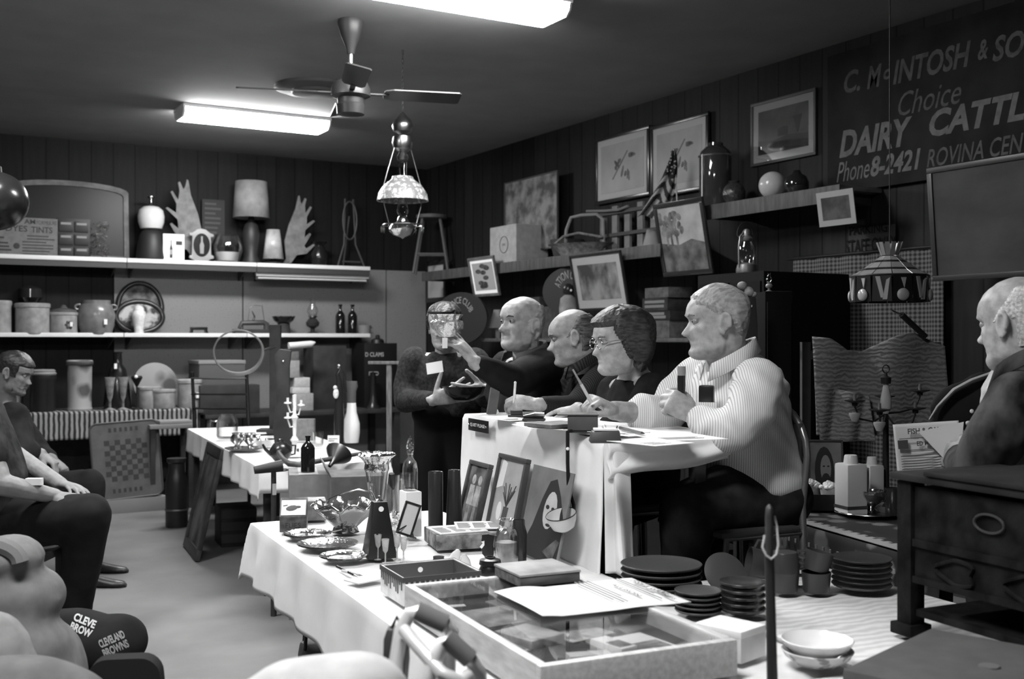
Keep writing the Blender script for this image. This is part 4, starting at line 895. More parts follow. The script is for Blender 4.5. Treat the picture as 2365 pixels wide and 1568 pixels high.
# glass bowl with paper inside
p = spot(524, SY + .11, UZ); t, kk = pot('fish_bowl', 'round clear glass bowl with bright highlights on the upper shelf', 'bowl', p, [(0, 2), (26, 2), (36, 30), (36, 42), (26, 66), (24, 66), (34, 42), (34, 30), (24, 5), (0, 5)], GLASS, n=36, part='bowl')
MB().lathe([(0, 6 * kk), (24 * kk, 6 * kk), (29 * kk, 26 * kk), (0, 26 * kk)], n=24).build('filling', M('bright_filling', .6, .5), t)
p = spot(577, SY + .2, UZ); t, kk = pot('tin_canister', 'short dull canister between the glass bowl and the conical lamp', 'canister', p, [(0, 0), (14, 0), (14, 44), (10, 50), (0, 50)], M('tin_grey', .08, .5))
p = spot(631, SY + .10, UZ); t, kk = pot('cone_lamp', 'small lamp with a bright conical shade on a dark foot', 'lamp', p, [(0, 0), (24, 0), (24, 5), (10, 9), (6, 14), (6, 70), (0, 70)], M('dark_base', .02, .5), part='base')
MB().lathe([(24 * kk, 14 * kk), (15 * kk, 82 * kk)], n=28, caps=False).build('lamp_shade', M('cone_shade', .42, .3, noise=.3, scale=8), t, solid=.002); MB().ell((0, 0, 10 * kk), 5 * kk, 10, 6).build('knob', CHROME, t)
p = spot(737, SY + .14, UZ); pot('dark_vase', 'dark vase with a flared rim near the right end of the upper shelf', 'vase', p, [(0, 0), (14, 0), (20, 14), (21, 28), (12, 44), (10, 50), (20, 58), (18, 58), (8, 50), (0, 50)], M('dark_glaze', .012, .2))
c = spot(808, SY + .14, UZ); kk = sc(c); t = thing('wire_easel', 'thin dark wire easel with a looped top at the shelf end', 'easel', c)
W_ = M('easel_metal', .07, .5, .3)
for s in (-1, 1): MB().tube([(s * 34 * kk, -.04, 0), (s * 14 * kk, 0, 55 * kk), (s * 10 * kk, .02, 160 * kk)], 2 * kk, 8).build('leg', W_, t)
MB().tube([(0, .2, 0), (0, .02, 120 * kk)], 2 * kk, 8).build('leg', W_, t); MB().tube([(-22 * kk, -.045, 14 * kk), (22 * kk, -.045, 14 * kk)], 2 * kk, 8).build('crossbar', W_, t); MB().tube(arc(0, 110 * kk, 17 * kk, 44 * kk, 0, 360, 24, .0)[:-1], 1.8 * kk, 8, True).build('loop', W_, t)
# ---------------------------------------------------------------- lower shelf
Y = SY + .12
CROCK = [(0, 0), (34, 0), (36, 4), (36, 58), (38, 60), (38, 67), (35, 69), (32, 66), (32, 8), (0, 8)]
G = 'stoneware crocks on the lower shelf'
def crock(px, label, w, h, flower=False, lid=False, Y=Y, z=LZ, group=G, mat=STONE, tagged=False):
    p = spot(px, Y, z); prof = [(r * w / 36, zz_ * h / 68) for r, zz_ in CROCK]; t, k = pot('stoneware_crock', label, 'crock', p, prof, mat, group)
    if flower:
        b = MB()
        for i in range(6): a = i * PI / 3; b.ell((w * .25 * k + w * .2 * k * math.cos(a), -w * .99 * k, h * .42 * k + w * .22 * k * math.sin(a)), (w * .13 * k, .004, w * .13 * k), 8, 5)
        b.build('flower_mark', M('crock_blue', .04, .4), t)
    if lid: MB().lathe([(w * k, h * 1.03 * k), (w * .9 * k, h * 1.12 * k), (w * .3 * k, h * 1.2 * k), (w * .12 * k, h * 1.34 * k), (0, h * 1.36 * k)], n=24).build('lid', M('lid_brown', .08, .4), t)
    if tagged: MB().bb(w * .4 * k - .012, w * .4 * k + .012, -w * k - .01, -w * k - .007, h * .35 * k, h * .55 * k).build('price_tag', PAPER, t)
    return t
crock(-4, 'rounded stoneware crock cut by the left edge of the photo', 28, 76); crock(75, 'plain straight stoneware crock on the lower shelf', 37, 70)
crock(147, 'smaller stoneware crock with a dark flower and lid', 30, 50, True, True, tagged=True)
p = spot(222, Y, LZ); t, k = pot('stoneware_jar', 'wide bulging stoneware jar with a price tag, left of the oval trays', 'jar', p, [(0, 0), (34, 0), (40, 20), (42, 45), (36, 66), (32, 70), (32, 78), (28, 78), (28, 70), (0, 60)], M('jar_grey', .16, .25, noise=.2, scale=12), G)
MB().bb(10 * k, 17 * k, -43 * k - .004, -42 * k, 22 * k, 34 * k).build('price_tag', PAPER, t)
for s in (-1, 1): MB().tube(arc(s * 38 * k, 62 * k, 8 * k, 6 * k, 0, 360, 12, 0)[:-1], 2.4 * k, 8, True).build('handle', M('jar_grey', .16, .25), t)
p = spot(70, BACK - .09, LZ); pot('glass_dome', 'dim dark glass dome standing behind the straight crock', 'glass dome', p, [(0, 0), (17, 0), (17, 74), (27, 84), (26, 104), (10, 112), (0, 112)], M('dim_glass', .02, .1))
def oval_tray(px, py0, label, a, b_, Y, art, tilt, low=0):
    c = spot(px, Y, LZ); k = sc(c); t = thing('oval_tray', label, 'tray', c, rot=(R(tilt), 0, 0), group='oval picture trays on the lower shelf'); zc = b_ * k + low
    MB().tube(arc(0, zc, (a - 5) * k, (b_ - 5) * k, 0, 360, 48, 0)[:-1], 6 * k, 10, True).build('rim', BLACK, t)
    MB().lathe([(0, 0), (1, 0), (1, .006), (0, .006)], n=48, t=Matrix.Translation((0, .002, zc)) @ Matrix.Diagonal(((a - 5) * k, 1, (b_ - 5) * k, 1)) @ Matrix.Rotation(R(90), 4, 'X')).build('picture', art, t); return t, k, zc
oval_tray(325, 0, 'taller oval picture tray with a dark rim, standing behind the front tray', 54, 62, BACK - .07, ART('tray_back', .03, .14, 10), -6)
t, k, zc = oval_tray(324, 0, 'wide oval tray with a black rim and a pale figure in front', 57, 41, SY + .14, ART('tray_front', .03, .40, 7, .45, .55), -10)
p = spot(321, SY + .05, LZ); t, k = pot('figurine', 'small pale figurine before the wide oval tray', 'figurine', p, [(0, 0), (11, 0), (10, 8), (13, 30), (16, 42), (14, 52), (8, 58), (0, 58)], M('figurine_white', .65, .4, noise=.15, scale=30))
MB().ell((0, 0, 55 * k), 12 * k, 14, 10).build('head', M('figurine_white', .65, .4), t)
c = spot(459, SY + .1, LZ); k = sc(c); t = thing('napkin_holder', 'low dark bridge-shaped stand alone on the lower shelf', 'stand', c)
for s in (-1, 1): MB().prism([(s * 22 * k, 0), (s * 15 * k, 0), (s * 14 * k, 10 * k), (s * 18 * k, 10 * k)], -.03, .03).build('foot', BLACK, t)
MB().bb(-19 * k, 19 * k, -.03, .03, 10 * k, 17 * k).build('top', BLACK, t, bev=.003)
c = spot(582, SY + .14, LZ); k = sc(c); t = thing('sewing_machine', 'dark toy sewing machine with a wire loop on the lower shelf', 'sewing machine', c)
MB().bb(-42 * k, 40 * k, -.06, .08, 0, 12 * k).build('base', DARK, t, bev=.004); MB().tube([(34 * k, 0, 10 * k), (34 * k, 0, 24 * k), (26 * k, 0, 28 * k), (-24 * k, 0, 26 * k), (-30 * k, 0, 14 * k)], [.03, .03, .028, .024, .018], 10).build('arm', M('machine_grey', .05, .4), t)
MB().tube([(-10 * k, 0, 26 * k), (-6 * k, 0, 60 * k), (6 * k, 0, 68 * k), (24 * k, 0, 66 * k), (30 * k, 0, 26 * k)], .004, 6).build('wire_loop', M('wire_grey', .12, .4, .5), t); MB().tube([(2 * k, 0, 28 * k), (6 * k, 0, 42 * k), (0, 0, 54 * k)], [.014, .009, .004], 8).build('spindle', BLACK, t)
p = spot(655, SY + .12, LZ); t, k = pot('dish_on_stand', 'shallow dark dish with a bright rim on a stand', 'dish', p, [(0, 0), (16, 0), (14, 26), (0, 26)], DARK, part='stand')
MB().lathe([(0, 24 * k), (12 * k, 25 * k), (22 * k, 32 * k), (27 * k, 42 * k), (25 * k, 42 * k), (20 * k, 34 * k), (0, 27 * k)], n=28).build('dish', [M('dish_dark', .015, .2)], t); MB().tube([(27 * k * math.cos(q), 27 * k * math.sin(q), 42 * k) for q in [2 * PI * i / 28 for i in range(28)]], .004, 6, True).build('rim', CHROME, t)
def oil_lamp(p, k, label, name='oil_lamp', h=1.0, base=None, chim=True):
    t = thing(name, label, 'oil lamp', p); b = base or M('lamp_font', .03, .15)
    MB().lathe([(0, 0), (15 * k, 0), (15 * k, 3 * k), (5 * k, 8 * k), (5 * k, 14 * k), (14 * k, 20 * k), (16 * k, 28 * k), (10 * k, 36 * k), (6 * k, 38 * k), (0, 38 * k)], n=24).build('font', b, t)
    MB().lathe([(6 * k, 38 * k), (10 * k, 40 * k), (10 * k, 44 * k), (0, 44 * k)], n=18).build('burner', BRASS, t)
    if chim: MB().lathe([(8 * k, 44 * k), (13 * k, 52 * k), (12 * k, 60 * k), (6 * k, 70 * k), (6 * k, 84 * k)], n=20, caps=False).build('chimney', GLASS, t)
    return t
p = spot(722, SY + .14, LZ); oil_lamp(p, sc(p), 'small glass oil lamp on the lower shelf, left of two dark bottles')
def bottle(p, k, label, h=70, r=11, mat=DGLASS, group=None, name='bottle', neck=3.5, sh=.62, cork=False):
    t, _ = pot(name, label, 'bottle', p, [(0, 0), (r, 0), (r, h * sh), (r * .8, h * (sh + .08)), (neck, h * (sh + .18)), (neck, h * .95), (neck + 1.2, h * .95), (neck + 1.2, h), (0, h)], mat, group, k)
    if cork: MB().cyl((0, 0, h * k), (neck - .5) * k, h * .06 * k, 10).build('stopper', DARK, t)
    return t
p = spot(786, SY + .12, LZ); o_ = bottle(p, sc(p), 'dark bottle on the lower shelf, nearer the oil lamp', group='dark bottles on the lower shelf'); p = spot(814, SY + .12, LZ); dup(o_, p, 0, 'dark bottle on the lower shelf, nearer the mug at the end')
p = spot(842, SY + .1, LZ); t, k = pot('mug', 'grey mug at the right end of the lower shelf', 'mug', p, [(0, 0), (14, 0), (15, 22), (13, 22), (12, 3), (0, 3)], M('mug_grey', .2, .3)); MB().tube([(14 * k, 0, 18 * k), (22 * k, 0, 16 * k), (22 * k, 0, 6 * k), (14 * k, 0, 4 * k)], 2 * k, 8).build('handle', M('mug_grey', .2, .3), t)
# ================================================================ counter along the wall
KY = BACK - .78; KZ = ony(260, 950, KY).z
a, b = ony(-60, 950, KY), ony(470, 950, KY); t = thing('wall_counter', 'long low counter against the back wall under the shelves', 'counter', ((a.x + b.x) / 2, KY, 0)); w = (b.x - a.x) / 2
MB().bb(-w, w, 0, .74, KZ - .04, KZ - .004).build('top', M('counter_grey', .06, .6), t, bev=.003)
for s in (-1, 1): MB().bb(s * (w - .05) - .03, s * (w - .05) + .03, .04, .7, 0, KZ - .04).build('side_panel', DARK, t)
MB().bb(-w + .08, w - .08, .68, .7, .1, KZ - .05).build('back_panel', DARK, t)
c = thing('striped_runner', 'striped cloth hanging over the front of the wall counter', 'cloth', ((a.x + b.x) / 2, KY, KZ))
def run(u, v):
    x = -w + .3 + u * (2 * w - .36); q = v * .62
    return (x, .38 - q, .004) if q < .38 else (x, -.012 - .012 * math.sin(x * 30) * (q - .38) * 4, .004 - (q - .38))
MB().grid(run, 160, 30).build('cloth', MW('stripes', .03, .30, 7.5, 'X', dist=1.2, soft=.12, rough=.85), c, solid=.003)
Y = KY + .2; G = 'crocks on the wall counter'
p = spot(184, Y, KZ + .006); t, k = pot('umbrella_stand', 'tall pale umbrella stand with dark flowers on the wall counter', 'umbrella stand', p, [(0, 0), (27, 0), (28, 4), (26, 8), (27, 100), (28, 106), (29, 114), (27, 116), (24, 112), (24, 10), (0, 10)], MV('floral_glaze', .06, .30, 5.5, thr=.22, soft=.2))
MB().lathe([(29.4 * k, 104 * k), (29.8 * k, 113 * k), (29 * k, 114 * k)], n=28, caps=False).build('rim_band', M('band_grey', .12, .4), t, solid=.002)
crock(99, 'dark crock with two pale rim bands, left of the umbrella stand', 28, 84, Y=Y, z=KZ + .006, group=G, mat=M('crock_dark', .018, .35)); p = spot(99, Y, KZ + .006); k = sc(p)
t = thing('crock_lid', 'pale double-ridged lid on the dark crock', 'lid', p + Vector((0, 0, 85 * k))); MB().lathe([(0, 0), (29 * k, 0), (30 * k, 3 * k), (27 * k, 6 * k), (28 * k, 9 * k), (24 * k, 12 * k), (0, 13 * k)], n=28).build('lid', M('pale_ridge', .25, .4), t)
p = spot(22, Y + .1, KZ + .006); t, k = pot('flowered_pitcher', 'pale flowered pitcher at the left end of the wall counter', 'pitcher', p, [(0, 0), (20, 0), (27, 30), (27, 60), (18, 90), (20, 112), (18, 112), (0, 80)], MV('floral_glaze', .06, .30, 5.5, thr=.22, soft=.2)); MB().tube([(26 * k, 0, 40 * k), (40 * k, 0, 60 * k), (36 * k, 0, 92 * k), (19 * k, 0, 98 * k)], 3 * k, 8).build('handle', STONE, t)
p = spot(272, Y, KZ + .006); t, k = pot('dark_jug', 'tall dark jug with a small price tag on the wall counter', 'jug', p, [(0, 0), (30, 0), (32, 10), (26, 60), (18, 92), (10, 104), (9, 128), (11, 132), (0, 132)], M('dark_glaze', .012, .2)); MB().bb(-12 * k, -6 * k, -24 * k, -23 * k, 94 * k, 106 * k).build('price_tag', PAPER, t)
for i, (px, lab) in enumerate(((254, 'trumpet glass before the dark jug, left of the pair'), (284, 'trumpet glass before the dark jug, right of the pair'))):
    p = spot(px, KY + .08, KZ + .006); pot('trumpet_glass', lab, 'glass', p, [(0, 0), (13, 0), (13, 2), (3, 6), (3, 22), (6, 30), (12, 76), (10.5, 76), (4, 30), (0, 26)], M('etched_glass', .22, .2, noise=.4, scale=20), 'trumpet glasses')
p = spot(316, KY + .06, KZ + .006); t, k = pot('candle_stand', 'thin dark stand with one bright bulb before the round platter', 'stand', p, [(0, 0), (14, 0), (13, 3), (2, 6), (2, 56), (0, 56)], IRON); MB().lathe([(3 * k, 54 * k), (13 * k, 74 * k), (11 * k, 78 * k), (0, 78 * k)], n=18).build('cup', IRON, t); MB().ell((-4 * k, -12 * k, 76 * k), 4 * k, 10, 8).build('glint', M('spot_white', .95, .2), t)  # white ball on the cup is a painted highlight
c = spot(362, BACK - .25, KZ + .006); k = sc(c); t = thing('round_platter', 'large round flowered platter standing upright on the wall counter', 'platter', c, rot=(R(-12), 0, 0))
MB().lathe([(0, .012), (34 * k, .012), (46 * k, 0), (50 * k, -.004), (50 * k, .002), (34 * k, .02), (0, .02)], n=44, t=Matrix.Translation((0, 0, 52 * k)) @ Matrix.Rotation(R(90), 4, 'X')).build('plate', MV('platter_floral', .05, .26, 4, thr=.2, soft=.2), t)
crock(345, 'pale wide crock in front of the round platter, nearer the candle stand', 26, 50, Y=KY + .16, z=KZ + .006, group=G); crock(377, 'pale straight crock in front of the round platter, nearer the flowered crock', 27, 44, Y=KY + .1, z=KZ + .006, group=G); crock(438, 'pale crock with a dark flower at the right end of the striped runner', 27, 64, True, Y=KY + .16, z=KZ + .006, group=G, tagged=True)
# dark cupboard and boxes to the right of the counter
a, b = ony(474, 950, KY), ony(930, 950, KY); w = (b.x - a.x) / 2; t = thing('wall_table', 'dark table against the wall behind the crowded white table', 'table', ((a.x + b.x) / 2, KY, 0)); WT = t
MB().bb(-w, w, 0, .74, KZ - .1, KZ - .06).build('tabletop', DARK, t, bev=.004)
for x in (-w + .05, w - .05):
    for y in (.05, .69): MB().bb(x - .03, x + .03, y - .03, y + .03, 0, KZ - .1).build('leg', DARK, t)
WZ = KZ - .058
def carton(name, label, px0, px1, h, Y, dp, mat, z=None, lid=None, cat='box', group=None, rz=0, wscale=1):
    a, b = spot(px0, Y, 0), spot(px1, Y, 0); z = WZ if z is None else z; k = sc((a + b) / 2)
    t = thing(name, label, cat, ((a.x + b.x) / 2, Y, z), rz, group); w_ = (b.x - a.x) / 2 * wscale
    MB().bb(-w_, w_, 0, dp, 0, h * k).build('body', mat, t, bev=.004)
    if lid: MB().bb(-w_ - .006, w_ + .006, -.006, dp + .006, h * k - lid * k, h * k + .004).build('lid', M('lid_pale', .24, .7), t, bev=.003)
    return t, k
carton('storage_box', 'grey storage box with a pale lid, seen through the wooden hoop', 460, 566, 120, KY + .2, .4, M('box_grey', .10, .8), lid=7)
carton('storage_chest', 'dark chest on the wall table below the grey storage box', 462, 600, 66, KY + .02, .16, DARK)
t, k = carton('clams_box', 'black case lettered CLAMS beside the pale wooden post', 842, 917, 148, KY + .25, .35, M('case_black', .01, .4)); w_ = 36 * k
MB().text('D CLAMS', 46 * k, 10 * k, (-16 * k, -.003, 122 * k), bold=.015).build('lettering', M('letter_grey', .4, .6), t, smooth=False); MB().text('FRIED', 24 * k, 9 * k, (-18 * k, -.003, 78 * k), bold=.015).build('lettering', M('letter_grey', .4, .6), t, smooth=False)
MB().lathe([(16 * k, 148 * k), (14 * k, 156 * k), (5 * k, 160 * k), (5 * k, 166 * k), (0, 168 * k)], c=(6 * k, .15, 0), n=18).build('knob', M('case_black', .01, .4), t)
G = 'pale boxes stacked on the wall table'
for i, (x0, x1, zb, h, lab, m_) in enumerate(((682, 724, 0, 40, 'bottom pale box of the stack behind the dark plank', .35), (676, 716, 40, 14, 'thin white box second from the bottom of the stack', .6), (680, 716, 54, 22, 'printed pale box third in the stack', .5), (668, 692, 76, 40, 'narrow upright pale box on top of the stack', .3), (672, 690, 116, 26, 'small greyish box crowning the stack', .14))):
    k0 = sc(spot(700, KY + .1, 0)); carton('pale_box', lab, x0, x1, h, KY + .1, .2, M('pale_box_%d' % i, m_, .7, noise=.1, scale=30), z=WZ + zb * k0 + .001 * i, group=G)
carton('dark_cabinet', 'dark cabinet against the wall between the box stack and the black case', 724, 800, 145, KY + .32, .3, DARK)
p = spot(702, KY + .02, WZ); k = sc(p); t = thing('paper_roll', 'pale roll of paper lying across the box stack', 'paper roll', p + Vector((0, .08, 151 * k))); MB().tube([(-30 * k, 0, 0), (24 * k, 0, 4 * k), (34 * k, 0, 8 * k)], [8 * k, 8 * k, 2 * k], 14).build('roll', M('roll_white', .7, .7), t)
# dark globe hanging at the left edge
d = 5.6; k = d / FPX; top = at(-12, 464, d); t = thing('hanging_globe', 'dark glossy round globe lamp hanging at the left edge before the arched mirror', 'hanging lamp', Vector((top.x, top.y, CEIL))); z = top.z - CEIL
MB().rod((0, 0, 0), (0, 0, z + 70 * k), .004).build('cord', IRON, t); MB().lathe([(0, z + 84 * k), (14 * k, z + 80 * k), (16 * k, z + 62 * k), (0, z + 60 * k)], n=20).build('cap', IRON, t); MB().ell((0, 0, z), (74 * k, 74 * k, 68 * k), 32, 20).build('globe', M('smoked_globe', .012, .22, spec=.5), t)
# ---------------------------------------------------------------- hanging kerosene lamp
d = 7.2; k = d / FPX; top = at(930, 120, d); p = Vector((top.x, top.y, CEIL)); t = thing('hanging_oil_lamp', 'hanging brass oil lamp with a pebbled glass dome, below the ceiling fan', 'hanging lamp', p)
H = lambda py: EYE - (py - CY) * k - CEIL
b = MB(); zc = -.0
n = int((0 - H(262)) / .03)
for i in range(n):
    e = Matrix.Translation((0, 0, -.015 - i * .03)) @ Matrix.Rotation(R(90 * (i % 2)), 4, 'Z'); b.tube([(.006 * math.cos(q), 0, .019 * math.sin(q)) for q in [2 * PI * j / 8 for j in range(8)]], .0022, 5, True, t=e)
b.build('chain', IRON, t)
MB().lathe([(0, H(258)), (.02, H(264)), (22 * k, H(282)), (25 * k, H(292)), (21 * k, H(304)), (9 * k, H(310)), (0, H(311))], n=28).build('canopy', BRASS, t)
MB().lathe([(0, H(314)), (22 * k, H(316)), (25 * k, H(330)), (21 * k, H(344)), (8 * k, H(352)), (14 * k, H(362)), (12 * k, H(370)), (0, H(372))], n=28).build('counterweight', BRASS, t)
for s in (-1, 1): MB().tube([(s * 20 * k, 0, H(340)), (s * 50 * k, 0, H(440)), (s * 46 * k, 0, H(476)), (s * 34 * k, 0, H(520))], .003, 6).build('frame_arm', BRASS, t)
MB().lathe([(11 * k, H(374)), (10 * k, H(404)), (9.5 * k, H(404)), (10.5 * k, H(374))], n=20).build('chimney_top', GLASS, t)
MB().lathe([(24 * k, H(408)), (26 * k, H(414)), (44 * k, H(428)), (56 * k, H(446)), (60 * k, H(464)), (56 * k, H(464)), (52 * k, H(448)), (40 * k, H(431)), (23 * k, H(416))], n=40).build('dome', MV('pebbled_dome', .5, .18, 34, thr=.25, soft=.3, rough=.15, bump=1), t)
MB().lathe([(8 * k, H(405)), (10 * k, H(470)), (14 * k, H(488)), (9 * k, H(500))], n=20, caps=False).build('chimney', GLASS, t)
MB().lathe([(9 * k, H(500)), (12 * k, H(504)), (14 * k, H(512)), (28 * k, H(520)), (33 * k, H(530)), (22 * k, H(543)), (6 * k, H(548)), (0, H(552))], n=32).build('font', M('font_brass', .5, .15, 1), t)
MB().tube([(46 * k * math.cos(q), 46 * k * math.sin(q), H(520)) for q in [2 * PI * i / 36 for i in range(36)]], .004, 6, True).build('hoop', BRASS, t)
for i in range(14):
    q = 2 * PI * i / 14; MB().lathe([(0, 0), (.007, -.012), (.005, -.03), (0, -.05)], c=(48 * k * math.cos(q), 48 * k * math.sin(q), H(522)), n=6).build('prism_drop', CUT, t)
# ================================================================ the right wall
RX = RIGHT - .004
def spotx(px, X, z): q = onx(px, 784, X); return Vector((X, q.y, z))
def sideshelf(px0, px1, ref, X, label, apron_px, th=.03, mat=None):
    a, b = onx(px0, 784, X), onx(px1, 784, X); e = onx(*ref, X); k = sc(e)
    t = thing('wall_shelf', label, 'shelf', (RX, (a.y + b.y) / 2, e.z), R(-90)); w = (a.y - b.y) / 2; dp = RIGHT - X
    MB().bb(-w, w, -dp + .012, 0, -th, 0).build('board', mat or MIDWOOD, t, bev=.003)
    MB().bb(-w, w, -dp, -dp + .011, -apron_px * k, 0).build('apron', M('apron_wood', .055, .7, noise=.3, scale=6, stretch=(6, 1, 1)), t, bev=.003)
    for x in (-w + .1, w - .1): MB().bb(x - .015, x + .015, -dp + .02, -.001, -apron_px * k, -th - .001).build('bracket', DARK, t)
    return t, e.z
SX = RIGHT - .42
_, SZ = sideshelf(975, 1525, (1288, 591), SX, 'long wooden shelf on the right wall holding the stool and the marked carton', 26)
_, SZ2 = sideshelf(1625, 1940, (1760, 454), RIGHT - .36, 'higher wooden shelf on the right wall holding the flag and glass jars', 36)
_, SZ3 = sideshelf(1112, 1592, (1345, 781), SX, 'eye-level shelf with a pale edge behind the seated people', 8, mat=LIGHTWOOD)
# prints hung on the wall
BIRD = lambda b, w, h, y: (b.m(1), [b.ell((w * .1 + w * .38 * math.sin(i * 5.1 + 1), y, h * .42 * math.cos(i * 3.7 + .5)), (w * (.12 + .06 * math.sin(i * 2)), .0012, w * .055), 10, 5, rot=(0, i * 1.9, 0)) for i in range(13)], b.prism([(-w * .45, -h * .45), (-w * .4, -h * .47), (w * .3, h * .6), (w * .25, h * .62)], y - .0012, y), [M('print_mid', .09, .7, noise=.6, scale=9)])[-1]
pale = M('print_paper', .30, .75, noise=.12, scale=3)
pic_x('framed_print', 'faint flowered print standing behind the carton with an oval mark', 1168, 1291, 408, 580, RIGHT - .12, fw=.012, fmat=M('frame_grey', .05, .6), art=ART('faint', .06, .22, 7, .4, .6))
pic_x('bird_print', 'framed print of birds on branches, left of the pair high on the right wall', 1378, 1503, 305, 463, RIGHT - .02, fw=.03, fmat=BLACK, mw=.05, mmat=M('mount_pale', .36, .8), art=pale, shapes=BIRD, group='bird prints high on the right wall')
pic_x('bird_print', 'framed print of birds with the small flag before it', 1505, 1640, 275, 448, RIGHT - .02, fw=.03, fmat=BLACK, mw=.05, mmat=M('mount_pale', .36, .8), art=pale, shapes=BIRD, group='bird prints high on the right wall')
def landscape(b, w, h, y):
    b.m(1).prism([(-w, -h), (w, -h), (w, -h * .4), (w * .2, -h * .3), (-w * .4, -h * .45), (-w, -h * .35)], y - .001, y); b.m(2)
    b.prism([(-w * .2, -h * .3), (w * .2, -h * .3), (w * .22, h * .05), (w * .05, h * .12), (-w * .2, h * .02)], y - .0015, y); b.prism([(w * .55, -h * .3), (w * .62, -h * .3), (w * .75, h * .5), (w * .4, h * .45), (w * .5, h * .1)], y - .0015, y)
    return [M('field_grey', .022, .7, noise=.5, scale=9), M('barn_dark', .014, .7)]
pic_x('farm_print', 'pale-mounted print of a field with a glassy reflection, above the white ball', 1738, 1888, 222, 372, RIGHT - .004, fw=.02, fmat=M('farm_frame', .05, .5), mw=.05, mmat=M('mount_pale', .36, .8), art=ART('sky', .03, .09, 5), shapes=landscape, glassy=True)
# the dairy sign
X = RIGHT - .03; c0, c1 = onx(1914, 300, X), onx(2520, 300, X); yc = (c0.y + c1.y) / 2; zt, zb = onx(2150, 62, X).z, onx(2150, 415, X).z; zc = (zt + zb) / 2
t = thing('painted_sign', 'big dark painted sign reading DAIRY CATTLE on the right wall', 'sign', (X, yc, zc), R(-90)); w = (c0.y - c1.y) / 2; hh = (zt - zb) / 2
MB().bb(-w, w, -.012, .025, -hh, hh).build('board', M('sign_board', .016, .8, noise=.3, scale=4), t, bev=.004)
b1, b2, b3, b4, b5, b6 = (MB() for _ in range(6))
def word(b, txt, p0, p1, pyc, hp, **k):
    q0, q1 = onx(p0, pyc, X), onx(p1, pyc, X); q = onx((p0 + p1) / 2, pyc, X); b.text(txt, abs(q0.y - q1.y), hp * sc(q), (yc - (q0.y + q1.y) / 2, -.0135, q.z - zc), **k)
for a_ in (('C.', 1953, 1990, 188, 52), ('M', 2006, 2040, 177, 52), ('c', 2044, 2060, 172, 24), ('INTOSH', 2066, 2246, 146, 58), ('&', 2262, 2286, 115, 46), ('SON', 2296, 2420, 100, 60)): word(b2, *a_, shear=.25, bold=.025)
word(b3, 'Choice', 2078, 2224, 226, 56, shear=.35); word(b1, 'DAIRY', 1942, 2110, 318, 64, shear=.25, bold=.035); word(b6, 'CATTLE', 2150, 2420, 260, 66, shear=.25, bold=.035)
word(b4, 'Phone', 1936, 2012, 393, 46, shear=.35); word(b4, '8-2421', 2014, 2130, 376, 48, shear=.25, bold=.03); word(b5, 'ROVINA CENTRE', 2144, 2440, 342, 44, shear=.25, bold=.01)
SB, SF = M('sign_cream', .085, .7, noise=.2, scale=20), M('sign_faded', .04, .7, noise=.4, scale=20)
for b_, nm, mt in ((b1, 'dairy_lettering', SB), (b6, 'cattle_lettering', SB), (b4, 'phone_lettering', SB), (b2, 'name_lettering', SF), (b3, 'choice_lettering', SF), (b5, 'place_lettering', SF)): b_.build(nm, mt, t, smooth=False)
# pictures hung from the shelf edges, tipped forward
tp = R(11)
LAND = ART('autumn', .03, .22, 5, .42, .6, (1, 1, .7)); OLD = M('old_gilt', .10, .5, noise=.3, scale=20)
pic_x('flower_picture', 'small framed flower picture tipped forward, left of the marked carton', 1090, 1150, 592, 684, SX - .02, fw=.025, fmat=OLD, mw=.03, mmat=PAPER, art=M('flower_paper', .30, .8), tilt=tp, shapes=lambda b, w, h, y: (b.m(1), [b.ell((w * .6 * math.sin(i * 2.1) * (.3 + .07 * i), y, h * .75 * math.cos(i * 1.7)), (w * .28, .001, h * .17), 10, 5) for i in range(10)], [M('petal_dark', .04, .7, noise=.8, scale=25)])[-1])
pic_x('woodland_picture', 'woodland picture in a pale mount hanging under the basket', 1328, 1446, 583, 716, SX - .02, fw=.018, fmat=BLACK, mw=.065, mmat=M('mount_bright', .32, .8), art=LAND, tilt=tp)
def trees(b, w, h, y):
    b.m(1).prism([(-w, -h), (w, -h), (w, -h * .2), (w * .4, -h * .05), (-w * .2, -h * .2), (-w, -h * .1)], y - .001, y); b.m(2)
    for x in (-.75, -.55, -.3): b.prism([(w * x, -h * .2), (w * (x + .1), -h * .2), (w * (x + .06), h * .6), (w * (x + .02), h * .6)], y - .0015, y); [b.ell((w * (x + .05 + .28 * math.sin(i * 2.3 + x * 9)), y, h * (.45 + .3 * math.cos(i * 1.9 + x * 5))), (w * .13, .001, h * .1), 9, 5, rot=(0, i, 0)) for i in range(9)]
    return [M('ground_dark', .09, .8, noise=.5, scale=9), M('tree_grey', .12, .8, noise=.6, scale=14)]
pic_x('lake_picture', 'tall picture of trees beside water tipped forward under the flag', 1524, 1638, 462, 636, RIGHT - .40, fw=.035, fmat=BLACK, art=ART('lake', .2, .32, 4), tilt=tp, shapes=trees)
pic_x('small_snapshot', 'small white-bordered picture hanging at the end of the higher shelf', 1890, 1975, 440, 520, RIGHT - .365, mw=.035, mmat=M('mount_bright2', .24, .8), art=ART('snap', .012, .05, 8), tilt=R(9), sheet=True, th=.012)
pic_x('large_painting', 'large dim painting in a thin dark frame at the far right', 2152, 2520, 360, 640, RIGHT - .30, fw=.03, fmat=M('thin_frame', .02, .4), art=ART('dimland', .012, .032, 3, .35, .65, (1, .5, 2)), tilt=R(5))
